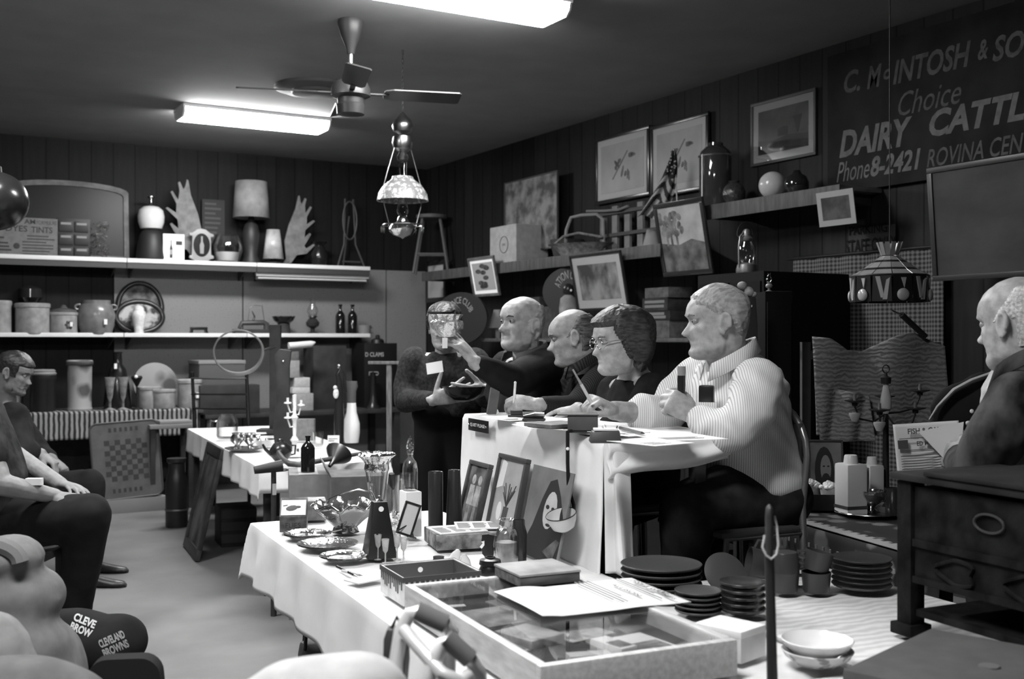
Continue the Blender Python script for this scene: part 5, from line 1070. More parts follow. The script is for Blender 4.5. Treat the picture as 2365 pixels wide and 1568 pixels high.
# ---------------------------------------------------------------- on the long shelf
p = spotx(997, RIGHT - .21, SZ); k = sc(p); t = thing('wooden_stool', 'bare four-legged wooden stool on the long shelf in the corner', 'stool', p, R(-30))
MB().cyl((0, 0, 128 * k), 36 * k, 8 * k, 24).build('seat', M('stool_wood', .09, .6), t, bev=.004)
for sx in (-1, 1):
    for sy in (-1, 1): MB().rod((sx * 40 * k, sy * .13, 0), (sx * 20 * k, sy * .07, 128 * k), 3.2 * k, 3.6 * k).build('leg', M('stool_wood', .09, .6), t)
for sy in (-1, 1): MB().rod((-32 * k, sy * .11, 45 * k), (32 * k, sy * .11, 45 * k), 2.4 * k).build('stretcher', M('stool_wood', .09, .6), t)
p = spotx(1168, RIGHT - .36, SZ); k = sc(p); t = thing('marked_carton', 'pale carton with an oval mark on the long shelf', 'carton', p, R(-90))
b = MB().bb(-.24, .24, -.03, .30, 0, 86 * k).build('body', M('carton_pale', .30, .85, noise=.1, scale=20), t, bev=.004); MB().tube(arc(.02, 42 * k, .075, 19 * k, 0, 360, 28, -.0315)[:-1], .003, 6, True).build('mark', M('mark_dark', .02, .7), t)
MB().text('OMC', .06, .02, (.02, -.032, 42 * k)).build('lettering', M('mark_dark', .02, .7), t, smooth=False)
p = spotx(1342, RIGHT - .3, SZ); k = sc(p); t = thing('splint_basket', 'shallow basket with a tall bent handle on the long shelf', 'basket', p, R(-60)); BK = M('basket_splint', .16, .8, noise=.4, scale=30, bump=.3)
MB().lathe([(0, 0), (50 * k, 0), (66 * k, 18 * k), (84 * k, 26 * k), (80 * k, 26 * k), (62 * k, 20 * k), (48 * k, 5 * k), (0, 5 * k)], n=32, sy=.55).build('body', BK, t); MB().tube([(-42 * k, 0, 10 * k), (-38 * k, 0, 60 * k), (-26 * k, 0, 88 * k), (0, 0, 92 * k), (40 * k, 0, 92 * k), (56 * k, 0, 80 * k), (58 * k, 0, 10 * k)], 4 * k, 8).build('handle', M('basket_handle', .2, .7), t)
MB().tube([(-80 * k, 0, 20 * k), (-40 * k, -.04, 44 * k), (0, -.05, 50 * k), (60 * k, -.04, 38 * k)], 3 * k, 8).build('rim', BK, t)
p = spotx(1310, RIGHT - .16, SZ); k = sc(p); t = thing('tin_basin', 'small dark basin behind the splint basket', 'basin', p); MB().lathe([(0, 0), (30 * k, 0), (40 * k, 44 * k), (37 * k, 44 * k), (27 * k, 4 * k), (0, 4 * k)], n=24).build('body', M('tin_dark', .04, .4), t)
p = spotx(1455, RIGHT - .14, SZ); k = sc(p); t = thing('wooden_rack', 'slatted wooden rack leaning at the right end of the long shelf', 'rack', p, R(-90))
for z in (92, 40): MB().bb(-.42, .5, -.03, 0, z * k, (z + 8) * k).build('rail', M('rack_wood', .02, .6), t)
for i in range(6): MB().bb(-.40 + i * .17, -.33 + i * .17, -.012, .01, 0, (112 if i % 2 else 88) * k).build('slat', M('rack_slat', .14, .7, noise=.2, scale=10), t)
p = spotx(1432, RIGHT - .3, SZ + 112 * k); t = thing('bent_stick', 'pale bent stick lying over the slatted rack', 'stick', spotx(1395, RIGHT - .19, SZ + 99 * k)); MB().tube([(0, .25, .035), (0, 0, .012), (0, -.2, .0), (.01, -.32, .02)], .011, 8).build('stick', M('stick_pale', .14, .7), t)
p = spotx(1505, RIGHT - .28, SZ); k = sc(p); pot('cream_cone', 'small pale cone beside the tall lake picture', 'lamp shade', p, [(22, 0), (11, 40), (9, 40), (19, 2)], M('cone_grey', .2, .8))
# things under the long shelf
t = pic_x('narrow_mirror', 'narrow dark-framed pale mirror near the room corner', 986, 1032, 602, 698, RIGHT - .1, fw=.05, fmat=BLACK, art=M('mirror_pale', .4, .5), cat='mirror')
def arcsign(name, label, px, py, r, txt, X, ra, span, h):
    c = onx(px, py, X); k = sc(c); t = thing(name, label, 'sign', c, R(-75)); MB().lathe([(0, 0), (1, 0), (1, .02), (0, .02)], n=40, t=Matrix.Diagonal((r * k * 1.5, 1, r * k, 1)) @ Matrix.Rotation(R(90), 4, 'X')).build('board', M('arc_board', .012, .6), t)
    MB().text(txt, span * ra * k * 1.0, h * k, (0, -.0225, ra * k), arc=ra * k).build('lettering', M('arc_letters', .25, .7), t, smooth=False); return t, k
arcsign('club_sign', 'round dark board with curved lettering ending in CLUB', 1066, 735, 60, 'DUNCE CLUB', SX - .1, 42, 2.4, 15)
t, k = arcsign('station_sign', 'dark round board with curved lettering above the carved figure', 1318, 672, 56, 'ATION GUIDE', SX + .06, 38, 2.6, 20)
p = spotx(1312, SX + .02, SZ3); t, k = pot('carved_figure', 'carved pale wooden figure with a dark glossy head on the eye-level shelf', 'figure', p, [(0, 0), (22, 0), (20, 30), (21, 70), (18, 92), (8, 100), (0, 102)], M('carving', .2, .6, noise=.3, scale=14, bump=.2))
MB().ell((0, 0, 112 * k), (13 * k, 13 * k, 15 * k), 18, 12).build('head', BLACK, t); MB().ell((0, -12 * k, 110 * k), 3 * k, 8, 6).build('nose', M('spot_white', .95, .2), t)
# eye-level shelf goods behind the heads
G = 'goods on the eye-level shelf'
for i, (px, w_, h_, dz, g_, lab) in enumerate(((1225, .30, 95, 0, .035, 'dark carton behind the balding bowl lifter'), (1270, .26, 74, 0, .05, 'pale grey carton left of the carved figure'), (1512, .34, 40, 0, .07, 'wide pale box at the bottom of the pile by the striped-shirt man'), (1512, .36, 22, 40, .02, 'dark lettered box in the middle of the pile'), (1512, .30, 30, 62, .03, 'lettered box second from the top of the pile'), (1516, .28, 24, 92, .075, 'pale flat box topping the pile by the striped-shirt man'))):
    p = spotx(px, SX + .06, SZ3); k = sc(p); t = thing('goods_box', lab, 'box', p + Vector((0, 0, dz * k + .0006 * i)), R(-90), G); MB().bb(-w_ / 2, w_ / 2, 0, .22, 0, h_ * k - .001).build('body', M('goods_%d' % i, g_, .8, noise=.3, scale=18), t, bev=.003)
    if i in (3, 4): lines(q := MB(), 0, -w_ * .4, w_ * .4, [h_ * k * .35, h_ * k * .7], -.0005, .02, .2, i); q.build('lettering', M('goods_letter', .13, .7), t, smooth=False)
p = spotx(1150, SX + .14, SZ3); k = sc(p); pot('ruffled_lamp', 'small pale ruffled lamp peeping over the bowl lifter\'s head', 'lamp shade', p, [(24, 24), (10, 66), (8, 66), (6, 30), (6, 0), (0, 0)], M('shade_bit', .2, .8))
# ---------------------------------------------------------------- on the higher shelf
p = spotx(1560, RIGHT - .30, SZ2); k = sc(p); t = thing('flag', 'small drooping stars and stripes flag on a stick, before the bird print', 'flag', spotx(1566, RIGHT - .27, SZ2 - .03), R(-40))
MB().rod((0, 0, 0), (-.03, 0, 152 * k), .006, .006).build('stick', M('flag_stick', .35, .4), t); MB().ell((-.03, 0, 154 * k), .011, 10, 8).build('finial', BRASS, t)
def fl(u, v):  # v down from the tip, u across the folds
    z = 148 * k - v * 150 * k; hw = (4 + 30 * v ** .8) * k; x = -.03 - hw * 1.5 * v + (u - .5) * 2 * hw; return (x, .018 * math.sin(u * 14 + v * 3) * (.3 + v) - .01, z + .02 * math.sin(u * 7))
b = MB(); nu, nv = 40, 60
b.grid(fl, nu, nv); q = 0
for j in range(nv):
    for i in range(nu):
        u, v = i / nu, j / nv; s_ = (v * 11 - abs(u - .35) * 4 if v < .72 else (u * 6 + v * 3))
        b.I[q] = 2 if v < .36 else int(s_) % 2; q += 1
r = random.Random(1); b.mi = 0
for i in range(16):
    u, v = .15 + .7 * r.random(), .1 + .24 * r.random(); q = Vector(fl(u, v)); b.ell(q + Vector((0, -.006, 0)), (.006, .002, .006), 6, 4)
b.build('cloth', [M('flag_white', .26, .8), M('flag_red', .03, .8), M('flag_blue', .018, .8)], t, solid=.002)
p = spotx(1652, RIGHT - .2, SZ2); t, k = pot('glass_jar', 'tall dark glass water jar with a handled metal band on the higher shelf', 'jar', p, [(0, 0), (34, 0), (37, 6), (37, 118), (34, 130), (22, 142), (18, 144), (18, 150), (15, 150), (15, 140), (30, 126), (33, 116), (33, 6), (0, 6)], M('jar_glass', .03, .06, spec=.8), n=36); MB().tube([(38 * k * math.cos(q), 38 * k * math.sin(q), 120 * k) for q in [2 * PI * i / 28 for i in range(28)]], .006, 6, True).build('band', STEEL, t); MB().tube([(-38 * k, 0, 122 * k), (-38 * k, 0, 8 * k)], .008, 8).build('gauge', STEEL, t)
p = spotx(1695, RIGHT - .2, SZ2); pot('glass_globe', 'dark cut glass globe between the water jar and the white ball', 'glass globe', p, [(0, 0), (16, 2), (26, 18), (27, 32), (20, 46), (12, 52), (14, 56), (0, 52)], M('globe_glass', .025, .05, spec=.9, bump=1, scale=40), n=32)
p = spotx(1784, RIGHT - .22, SZ2); t, k = pot('white_globe', 'round white glass ball shade on the higher shelf', 'glass globe', p, [(31.5 * math.sin(R(q)), 31.5 - 31.5 * math.cos(R(q))) for q in range(10, 181, 10)], M('milk_ball', .36, .25), n=36)
p = spotx(1840, RIGHT - .2, SZ2); pot('dark_globe', 'dark glossy glass ball beside the white ball', 'glass globe', p, [(0, 0), (16, 2), (27, 16), (28, 30), (22, 44), (12, 50), (8, 58), (0, 60)], M('ball_black', .012, .04, spec=.9), n=32)
c = spotx(1922, RIGHT - .2, SZ2 + .04)
# lantern and dark cupboard
p = spotx(1690, RIGHT - .8, 0); k = sc(at(1690, 640, dep(p))); zl = at(1690, 630, dep(p)).z
t = thing('tall_cupboard', 'dark cupboard behind the striped-shirt man, carrying the barn lantern', 'cupboard', p, R(-90)); MB().bb(-.32, .28, .0, .7, 0, zl - .002).build('body', M('cupboard_black', .006, .7, spec=.1), t, bev=.005); MB().bb(-.30, -.02, -.012, -.001, .1, zl - .06).build('door', M('cupboard_black', .006, .7, spec=.1), t); MB().bb(0, .26, -.012, -.001, .1, zl - .06).build('door', M('cupboard_black', .006, .7, spec=.1), t)
p = Vector((p.x + .12, p.y, zl)); k = sc(p); t = thing('barn_lantern', 'barn lantern with a glass globe standing on the dark cupboard', 'lantern', p); LM = M('lantern_tin', .12, .4, .6)
MB().lathe([(0, 0), (24 * k, 0), (25 * k, 8 * k), (22 * k, 20 * k), (14 * k, 24 * k), (0, 24 * k)], n=28).build('fuel_tank', LM, t); MB().lathe([(14 * k, 24 * k), (20 * k, 40 * k), (18 * k, 62 * k), (12 * k, 76 * k)], n=24, caps=False).build('globe', glass('lantern_glass', .8, .04), t)
MB().lathe([(14 * k, 75 * k), (15 * k, 80 * k), (10 * k, 86 * k), (10 * k, 96 * k), (6 * k, 102 * k), (0, 103 * k)], n=20).build('chimney_cap', LM, t)
for s in (-1, 1): MB().tube([(s * 23 * k, 0, 12 * k), (s * 24 * k, 0, 60 * k), (s * 20 * k, 0, 84 * k), (s * 9 * k, 0, 94 * k)], 2.4 * k, 8).build('side_tube', LM, t)
MB().tube([(-22 * k, 0, 80 * k)] + [(24 * k * math.cos(q), 6 * k, 88 * k + 30 * k * math.sin(q)) for q in [PI - PI * i / 10 for i in range(11)]] + [(22 * k, 0, 80 * k)], .003, 6).build('bail', IRON, t)
MB().ell((-4 * k, -3 * k, 34 * k), (3 * k, 3 * k, 6 * k)).build('burner', BRASS, t)
# dark tall speaker-like cabinet
a_ = at(1799, 1240, 4.85); zt = at(1799, 672, 4.85).z; k = 4.85 / FPX
t = thing('tall_cabinet', 'tall narrow black cabinet standing behind the striped-shirt man', 'cabinet', Vector((a_.x, a_.y, .402)), CAM); MB().bb(-32 * k, 32 * k, 0, .28, 0, zt - .402).build('body', M('cabinet_black', .006, .8, spec=.05), t, bev=.006); MB().bb(-28 * k, 28 * k, -.012, -.001, .05, zt - .45).build('door', M('cabinet_black', .006, .8, spec=.05), t, bev=.003)
p = Vector((*(cw((1776 - CX) / FPX * 4.95, 4.95)).xy, zt + .001)); t = oil_lamp(p, sc(p) * .52, 'tiny glass oil lamp standing on the tall black cabinet', base=M('tiny_font', .2, .1))
c = at(1722, 748, 4.6); k = 4.6 / FPX; t = thing('cloth_pouch', 'dark bag with pale artificial flowers behind the striped-shirt man\'s head', 'bag', Vector((c.x, c.y, .402)), CAM)
zb = c.z - .402; MB().prism([(-24 * k, 0), (26 * k, 0), (24 * k, zb), (20 * k, zb + 62 * k), (-16 * k, zb + 60 * k)], -.04, .06).build('bag', M('pouch_dark', .03, .8), t, bev=.01); MB().bb(-8 * k, 10 * k, -.046, -.0405, zb + 38 * k, zb + 43 * k).build('clasp', M('clasp_pale', .5, .5), t)
for i, (x, z, r_) in enumerate(((-10, 88, 12), (6, 74, 13), (-2, 66, 9), (16, 68, 8))):
    MB().tube([(x * k, 0, zb + 58 * k), (x * k, -.01, zb + z * k)], .003, 5).build('flower_stem', DARK, t); MB().ell((x * k, -.02, zb + z * k), (r_ * k, r_ * k * .8, r_ * k * .8), 10, 6, rot=(0, i, 0)).build('flower', M('silk_flower', .3, .8, noise=.3, scale=30), t)
# staff only sign, plaid curtain
c = onx(1998, 560, RIGHT - .06)
pic = pic_x('staff_sign', 'dim board lettered STAFF ONLY beside the stained glass lampshade', 1944, 2052, 522, 592, RIGHT - .07, art=M('staff_board', .05, .8), sheet=True, th=.014, cat='sign'); k = sc(c); pic.location.x = RIGHT - .004
MB().text('STAFF ONLY', .40, .085, (0, -.0155, -.02), bold=.01).text('PARKING', .30, .06, (-.02, -.0155, .08), bold=.01).build('lettering', M('staff_letter', .008, .8), pic, smooth=False)
X = RIGHT - .03; a_, b_ = onx(1836, 700, X), onx(2185, 700, X); zt, zb = onx(2000, 588, X).z, .1; t = thing('plaid_curtain', 'plaid curtain hanging on the right wall under the STAFF ONLY board', 'curtain', (X, (a_.y + b_.y) / 2, zt), R(-90)); w = (a_.y - b_.y) / 2
MB().grid(lambda u, v: (-w + 2 * w * u, -.012 - .014 * math.sin(u * 34), -v * (zt - zb)), 120, 20).build('cloth', MW('plaid', .02, .12, 12, 'X', second=('Z', 12), soft=.3, rough=.9), t, solid=.003); MB().rod((-w - .05, -.015, .012), (w + .05, -.015, .012), .01).build('rod', IRON, t)
# stained glass hanging lamp
d = 5.2; k = d / FPX; top = at(2055, 555, d); t = thing('stained_glass_lamp', 'hanging stained glass lampshade with fruit band and flared crown', 'hanging lamp', Vector((top.x, top.y, CEIL)), CAM)
H = lambda py: EYE - (py - CY) * k - CEIL
MB().rod((0, 0, 0), (0, 0, H(560)), .0028).build('cord', IRON, t); LEAD = MW('leaded_glass', .015, .2, 8.5, 'Z', rough=.25, pos=.2, soft=.05)
for i in range(12):
    q = 2 * PI * i / 12; e = Matrix.Rotation(q, 4, 'Z'); h_ = PI / 12
    MB(e).loft([[(r_ * k * math.cos(h_) , s * r_ * k * math.sin(h_) * .94, H(y)) for r_, y in ((20, 592), (40, 606), (62, 624), (84, 634)) for s in (0,)] for _ in (0,)] if False else [[(r_ * k, -r_ * k * math.tan(h_) * .93, H(y)), (r_ * k, r_ * k * math.tan(h_) * .93, H(y)), (r_ * k - .004, r_ * k * math.tan(h_) * .93, H(y)), (r_ * k - .004, -r_ * k * math.tan(h_) * .93, H(y))] for r_, y in ((20, 592), (40, 607), (62, 624), (84, 636))]).build('glass_panel', LEAD, t, smooth=False)
    MB(e).loft([[(r_ * k, -5 * k, H(y)), (r_ * k, 5 * k, H(y)), (r_ * k - .004, 5 * k, H(y)), (r_ * k - .004, -5 * k, H(y))] for r_, y in ((19, 590), (30, 560))]).build('crown_petal', M('crown_glass', .2, .3), t, smooth=False)
    b = MB(e); b.m(0); b.prism([(-20 * k, H(640)), (20 * k, H(640)), (22 * k, H(698)), (-22 * k, H(698))], 0, .004, t=e @ Matrix.Translation((86 * k, 0, 0)) @ Matrix.Rotation(R(90), 4, 'Z'))
    e2 = e @ Matrix.Translation((86 * k, 0, 0)) @ Matrix.Rotation(R(90), 4, 'Z')
    b.m(1)
    if i % 2: b.ell((0, -.006, H(683)), (14 * k, .012, 14 * k), 14, 8, t=e2); b.prism([(-4 * k, H(645)), (7 * k, H(645)), (3 * k, H(668))], -.006, 0, t=e2)
    else: b.prism([(-14 * k, H(642)), (-4 * k, H(642)), (6 * k, H(690)), (-2 * k, H(690))], -.006, 0, t=e2); b.prism([(10 * k, H(650)), (18 * k, H(645)), (12 * k, H(694)), (2 * k, H(694))], -.006, 0, t=e2)
    b.build('fruit_panel', [M('skirt_dark', .01, .3), M('fruit_glass', .3, .15)], t)
MB().tube([(85 * k * math.cos(q), 85 * k * math.sin(q), H(638)) for q in [2 * PI * (i + .5) / 12 for i in range(12)]], .006, 6, True).build('rim_band', IRON, t)
# ---------------------------------------------------------------- quilts, chandelier
d = 5.2; c = at(2010, 900, d); k = d / FPX; t = thing('quilt_rack', 'wooden rack behind the wrought iron chandelier', 'rack', Vector((c.x, c.y, 0)), CAM)
QW = 300 * k / 2
for s in (-1, 1): MB().bb(s * QW - .02, s * QW + .02, -.02, .02, 0, at(0, 790, d).z).build('post', DARK, t)
MB().bb(-QW - .02, QW + .02, -.015, .015, at(0, 800, d).z - .06, at(0, 800, d).z - .02).build('rail', DARK, t)
QM = MW('quilting', .12, .2, 15, 'Z', dist=7, soft=.35, rough=.9, bump=.5, dscale=1.5)
def quilt(label, x0, x1, tops, bot, off, mat):
    t = thing('quilt', label, 'quilt', Vector((c.x, c.y, 0)) - VD * off, CAM)
    def f(u, v):
        px = x0 + (x1 - x0) * u; i = min(len(tops) - 2, int(u * (len(tops) - 1))); q = u * (len(tops) - 1) - i; py = tops[i] * (1 - q) + tops[i + 1] * q
        z0 = EYE - (py - CY) * k; z1 = EYE - (bot - CY) * k
        return ((px - 2010) * k, -.02 * math.sin(u * 12 + v * 2) - .05 * v, z0 + (z1 - z0) * v)
    MB().grid(f, 60, 40).build('cloth', mat, t, solid=.012)
quilt('large wavy-stitched pale quilt draped over the rack', 1868, 2172, [778, 782, 808, 812, 795, 775, 768, 785, 800], 1000, .06, QM)
quilt('second quilt folded in front of the large one, lower left', 1862, 1985, [888, 895, 903, 912], 1010, .16, MW('quilting2', .14, .23, 17, 'Z', dist=7, soft=.35, rough=.9, bump=.5, dscale=1.5))
p = at(2115, 750, 5.05); t = thing('dark_baton', 'dark baton hooked slantwise on the quilt rack', 'baton', p, CAM); k = 5.05 / FPX; MB().rod((-33 * k, .0, 24 * k), (33 * k, .06, -27 * k), 7 * k, 7 * k, 10).build('shaft', BLACK, t); MB().tube([(-33 * k, 0, 24 * k), (-40 * k, .04, 30 * k), (-36 * k, .1, 34 * k)], 2 * k, 6).build('hook', IRON, t)
d = 4.62; k = d / FPX; c = at(2046, 1010, d); t = thing('iron_chandelier', 'black iron chandelier with a white milk glass body standing on the side table', 'chandelier', Vector((c.x, c.y, TZ + .012)), CAM)
H = lambda py: EYE - (py - CY) * k - TZ - .012
MB().lathe([(0, 0), (34 * k, 0), (30 * k, .02), (8 * k, .05), (6 * k, H(958)), (0, H(958))], n=20).build('base', IRON, t)
MB().lathe([(6 * k, H(955)), (13 * k, H(940)), (12 * k, H(920)), (7 * k, H(895)), (5 * k, H(882)), (0, H(882))], n=24).build('glass_body', M('milk_glass', .36, .2), t)
MB().lathe([(11 * k, H(886)), (12 * k, H(872)), (4 * k, H(868)), (3 * k, H(860)), (0, H(860))], n=18).build('top_cap', IRON, t); MB().tube(arc(0, H(852), 8 * k, 9 * k, 0, 360, 14, 0)[:-1], 1.6 * k, 6, True).build('ring', IRON, t)
for i, (x, y, yy) in enumerate(((-82, 925, -.06), (-44, 942, -.16), (58, 942, -.05), (95, 905, .08), (20, 920, .12))):
    x *= k; MB().tube([(0, 0, H(955)), (x * .4, yy * .4, H(y + 48)), (x * .85, yy * .85, H(y + 40)), (x, yy, H(y + 12))], 2.2 * k, 8).build('arm', IRON, t)
    q = MB().lathe([(0, 0), (6 * k, 2 * k), (7 * k, 8 * k), (23 * k, 13 * k), (23 * k, 15 * k), (6 * k, 11 * k), (0, 11 * k)], c=(x, yy, H(y + 12)), n=20).build('candle_cup', IRON, t); MB().rod((x, yy, H(y + 2)), (x, yy, H(y - 16)), 4 * k, 3 * k, 10).build('candle', M('candle_grey', .09, .5), q)
    if i < 2: MB().lathe([(0, -26 * k), (7 * k, -24 * k), (14 * k, -8 * k), (13 * k, -4 * k), (0, -3 * k)], c=(x, yy, H(y + 22)), n=16).build('glass_drop', M('drop_glass', .25, .2), t)
# ================================================================ goods on the middle table
def B(px, py, z=TZ + .012): return onz(px, py, z)
def chair(name, label, p, rz, mat, seat=.45, h=.88, w=.42, slats=True, group=None, legs_to=0.0):
    t = thing(name, label, 'chair', p, rz, group); W = w / 2
    MB().bb(-W, W, -W, W, seat - .035, seat).build('seat', mat, t, bev=.006)
    for x in (-W + .02, W - .02):
        MB().rod((x, -W + .03, legs_to), (x, -W + .03, seat - .03), .014, .017).build('leg', mat, t); MB().tube([(x, W - .01, legs_to), (x, W - .03, seat), (x, W + .05, h)], [.014, .018, .014], 8).build('leg', mat, t)
    for z in ((h - .05, h - .18, h - .30) if slats else (h - .08,)): MB().tube([(-W + .02, W + .03 * (z - seat) / .3, z), (0, W + .05 * (z - seat) / .3, z), (W - .02, W + .03 * (z - seat) / .3, z)], .022, 8, flat=.35).build('back_rail', mat, t)
    return t
BL = M('black_chair', .012, .45)
p = cw((535 - CX) / FPX * 9.45, 9.45); chair('ladderback_chair', 'dark ladder-back chair behind the middle table', p, CAM + R(175), BL, .50, 1.18, .5)
# hoop on a stand
p = B(637, 1000); k = sc(p); t = thing('hoop_stand', 'large wooden hoop fixed to a dark upright on the middle table', 'hoop stand', p, CAM)
MB().bb(-14 * k, 12 * k, -.02, .02, 0, 250 * k).build('post', DARK, t, bev=.004); MB().bb(-40 * k, 40 * k, -.08, .08, 0, 10 * k).build('foot', DARK, t, bev=.004)
MB().tube(arc(-84 * k, 187 * k, 57 * k, 50 * k, 0, 360, 40, -.03)[:-1], [3 * k + 3.5 * k * max(0, math.sin(R(i * 9 + 180 - 40))) for i in range(40)], 8, True, flat=.7).build('hoop', M('hoop_wood', .18, .6, noise=.3, scale=8), t); MB().tube([(-28 * k, -.03, 190 * k), (0, -.02, 200 * k)], 3 * k, 8).build('clamp', DARK, t)
p = B(655, 1046); k = sc(p); t = thing('dark_plank', 'dark shaped plank standing upright with one bright nail', 'plank', p, CAM)
MB().prism([(x * k, z * k) for x, z in ((-18, 0), (18, 0), (22, 60), (14, 120), (14, 200), (18, 236), (-8, 240), (-20, 226), (-16, 120), (-24, 60))], -.015, .015).build('board', M('plank_dark', .022, .6, noise=.4, scale=8), t, bev=.004); MB().ell((0, -.016, 212 * k), 3 * k, 10, 6).build('nail', CHROME, t); MB().bb(-.08, .08, -.06, .08, 0, .02).build('foot', DARK, t)
p = B(525, 1012); t, k = pot('glass_jug', 'ribbed glass jug at the far left of the middle table', 'jug', p, [(0, 0), (22, 0), (25, 8), (24, 40), (18, 50), (18, 56), (16, 56), (16, 50), (22, 40), (22, 3), (0, 3)], GLASS, n=24); MB().tube([(-24 * k, 0, 40 * k), (-38 * k, 0, 42 * k), (-42 * k, 0, 28 * k), (-38 * k, 0, 6 * k), (-25 * k, 0, 6 * k)], 2.2 * k, 8).build('handle', GLASS, t)
p = B(563, 1038); t, k = pot('silver_tray', 'round silver tray under the cream jug and sugar bowl', 'tray', p, [(0, 0), (36, 0), (44, 4), (43, 5), (36, 2), (0, 2)], SILVER, n=36)
for px, lab, nm in ((548, 'silver sugar bowl on the round tray, at its left', 'sugar_bowl'), (578, 'silver cream jug on the round tray, at its right', 'cream_jug')):
    p = B(px, 1034) + Vector((0, 0, .005)); t, k = pot(nm, lab, nm.replace('_', ' '), p, [(0, 0), (9, 0), (6, 4), (15, 14), (16, 22), (11, 29), (13, 33), (0, 30)], SILVER, n=24); MB().tube([(14 * k, 0, 24 * k), (22 * k, 0, 26 * k), (22 * k, 0, 14 * k), (14 * k, 0, 13 * k)], 1.6 * k, 8).build('handle', SILVER, t)
p = B(612, 1030); t, k = pot('silver_basket', 'pierced silver dish right of the round silver tray', 'dish', p, [(0, 0), (18, 0), (26, 16), (24, 16), (16, 2), (0, 2)], SILVER, n=28)
p = B(600, 1000); k = sc(p); t = thing('white_booklet', 'white booklet lying at the far edge of the middle table', 'booklet', p, R(-6)); MB().bb(-.12, .08, -.1, .1, 0, .012).build('pages', PAPER, t)
# crystal candelabrum
p = B(680, 1052); k = sc(p); t = thing('crystal_candelabrum', 'sparkling crystal candelabrum before the grey box', 'candelabrum', p)
MB().lathe([(0, 0), (20 * k, 0), (18 * k, 5 * k), (5 * k, 10 * k), (6 * k, 30 * k), (10 * k, 36 * k), (4 * k, 46 * k), (5 * k, 80 * k), (9 * k, 88 * k), (4 * k, 96 * k), (5 * k, 140 * k), (0, 142 * k)], n=20).build('stem', M('crystal', .75, .1, bump=1, scale=60), t)
for s, z in ((-1, 118), (1, 112), (-1, 84)): MB().tube([(0, 0, (z - 16) * k), (s * 10 * k, 0, (z - 18) * k), (s * 16 * k, 0, z * k)], 2 * k, 8).build('arm', M('crystal', .75, .1), t); q = MB().lathe([(0, 0), (9 * k, 3 * k), (8 * k, 6 * k), (3 * k, 7 * k), (3 * k, 16 * k), (0, 16 * k)], c=(s * 16 * k, 0, z * k), n=14).build('candle_cup', M('crystal', .75, .1), t)
p = B(703, 1018); k = sc(p); t = thing('grey_box', 'upright grey box behind the crystal candelabrum', 'box', p, CAM); MB().bb(-21 * k, 22 * k, 0, .06, 0, 50 * k).build('body', M('mid_box', .2, .8, noise=.15, scale=30), t, bev=.003)
p = B(648, 1064); t, k = pot('dark_teapot', 'round dark teapot near the middle of the white table', 'teapot', p, [(0, 0), (14, 0), (24, 12), (25, 26), (16, 40), (8, 44), (6, 50), (0, 52)], M('teapot_dark', .02, .25, noise=.5, scale=20), n=28)
MB().tube([(-22 * k, 0, 16 * k), (-36 * k, 0, 28 * k), (-42 * k, 0, 40 * k)], [5 * k, 3.5 * k, 2.6 * k], 10).build('spout', M('teapot_dark', .02, .25), t); MB().tube([(20 * k, 0, 34 * k), (36 * k, 0, 34 * k), (34 * k, 0, 14 * k), (22 * k, 0, 12 * k)], 2.4 * k, 8).build('handle', M('teapot_dark', .02, .25), t)
p = B(690, 1078); k = sc(p); t = thing('curved_horn', 'long curved horn-like tool lying across the middle table', 'horn', p + Vector((0, 0, .012)), CAM); MB().tube([(-58 * k, .12, 24 * k), (-40 * k, .05, 10 * k), (-22 * k, 0, 2 * k), (0, 0, 0), (40 * k, .1, 4 * k), (100 * k, .3, 8 * k), (140 * k, .4, 12 * k)], [5 * k, 6 * k, 7 * k, 7 * k, 6 * k, 5 * k, 4 * k], 12).build('horn', M('horn_brown', .08, .4, noise=.5, scale=12), t)
p = B(783, 1066); k = sc(p); t = thing('brass_funnel', 'dark bell-mouthed funnel lying on its side near the milk glass chimney', 'funnel', p + Vector((0, 0, 20 * k)), rot=(R(-62), R(28), CAM))
MB().lathe([(32 * k, 0), (27 * k, -10 * k), (14 * k, -30 * k), (6 * k, -44 * k), (4 * k, -60 * k), (3 * k, -60 * k), (5 * k, -43 * k), (12 * k, -28 * k), (25 * k, -8 * k), (31 * k, 0)], n=30, sy=.8).build('bell', M('funnel_brown', .06, .3, .7), t)
p = B(770, 1032); k = sc(p); t = thing('white_card', 'small white card before the tall slim bottle', 'card', p, CAM); MB().box((0, 0, 13 * k), (27 * k, .004, 27 * k), (R(-8), 0, 0)).build('card', PAPER, t); lines(q := MB(), 0, -11 * k, 11 * k, [8 * k, 14 * k, 19 * k], -.004, 1.2 * k, .4, 2); q.build('lettering', INK, t, smooth=False)
p = B(812, 1022); t, k = pot('milk_glass_chimney', 'tall white milk glass vase with a clear neck', 'vase', p, [(0, 0), (16, 0), (19, 22), (19, 44), (12, 70), (10.5, 92)], M('milk_white', .88, .25), n=30); MB().lathe([(10.5 * k, 92 * k), (11 * k, 118 * k), (15 * k, 130 * k), (13 * k, 142 * k), (12 * k, 142 * k), (13 * k, 130 * k), (9.5 * k, 118 * k), (9.5 * k, 92 * k)], n=24).build('neck', M('neck_grey', .12, .15), t)
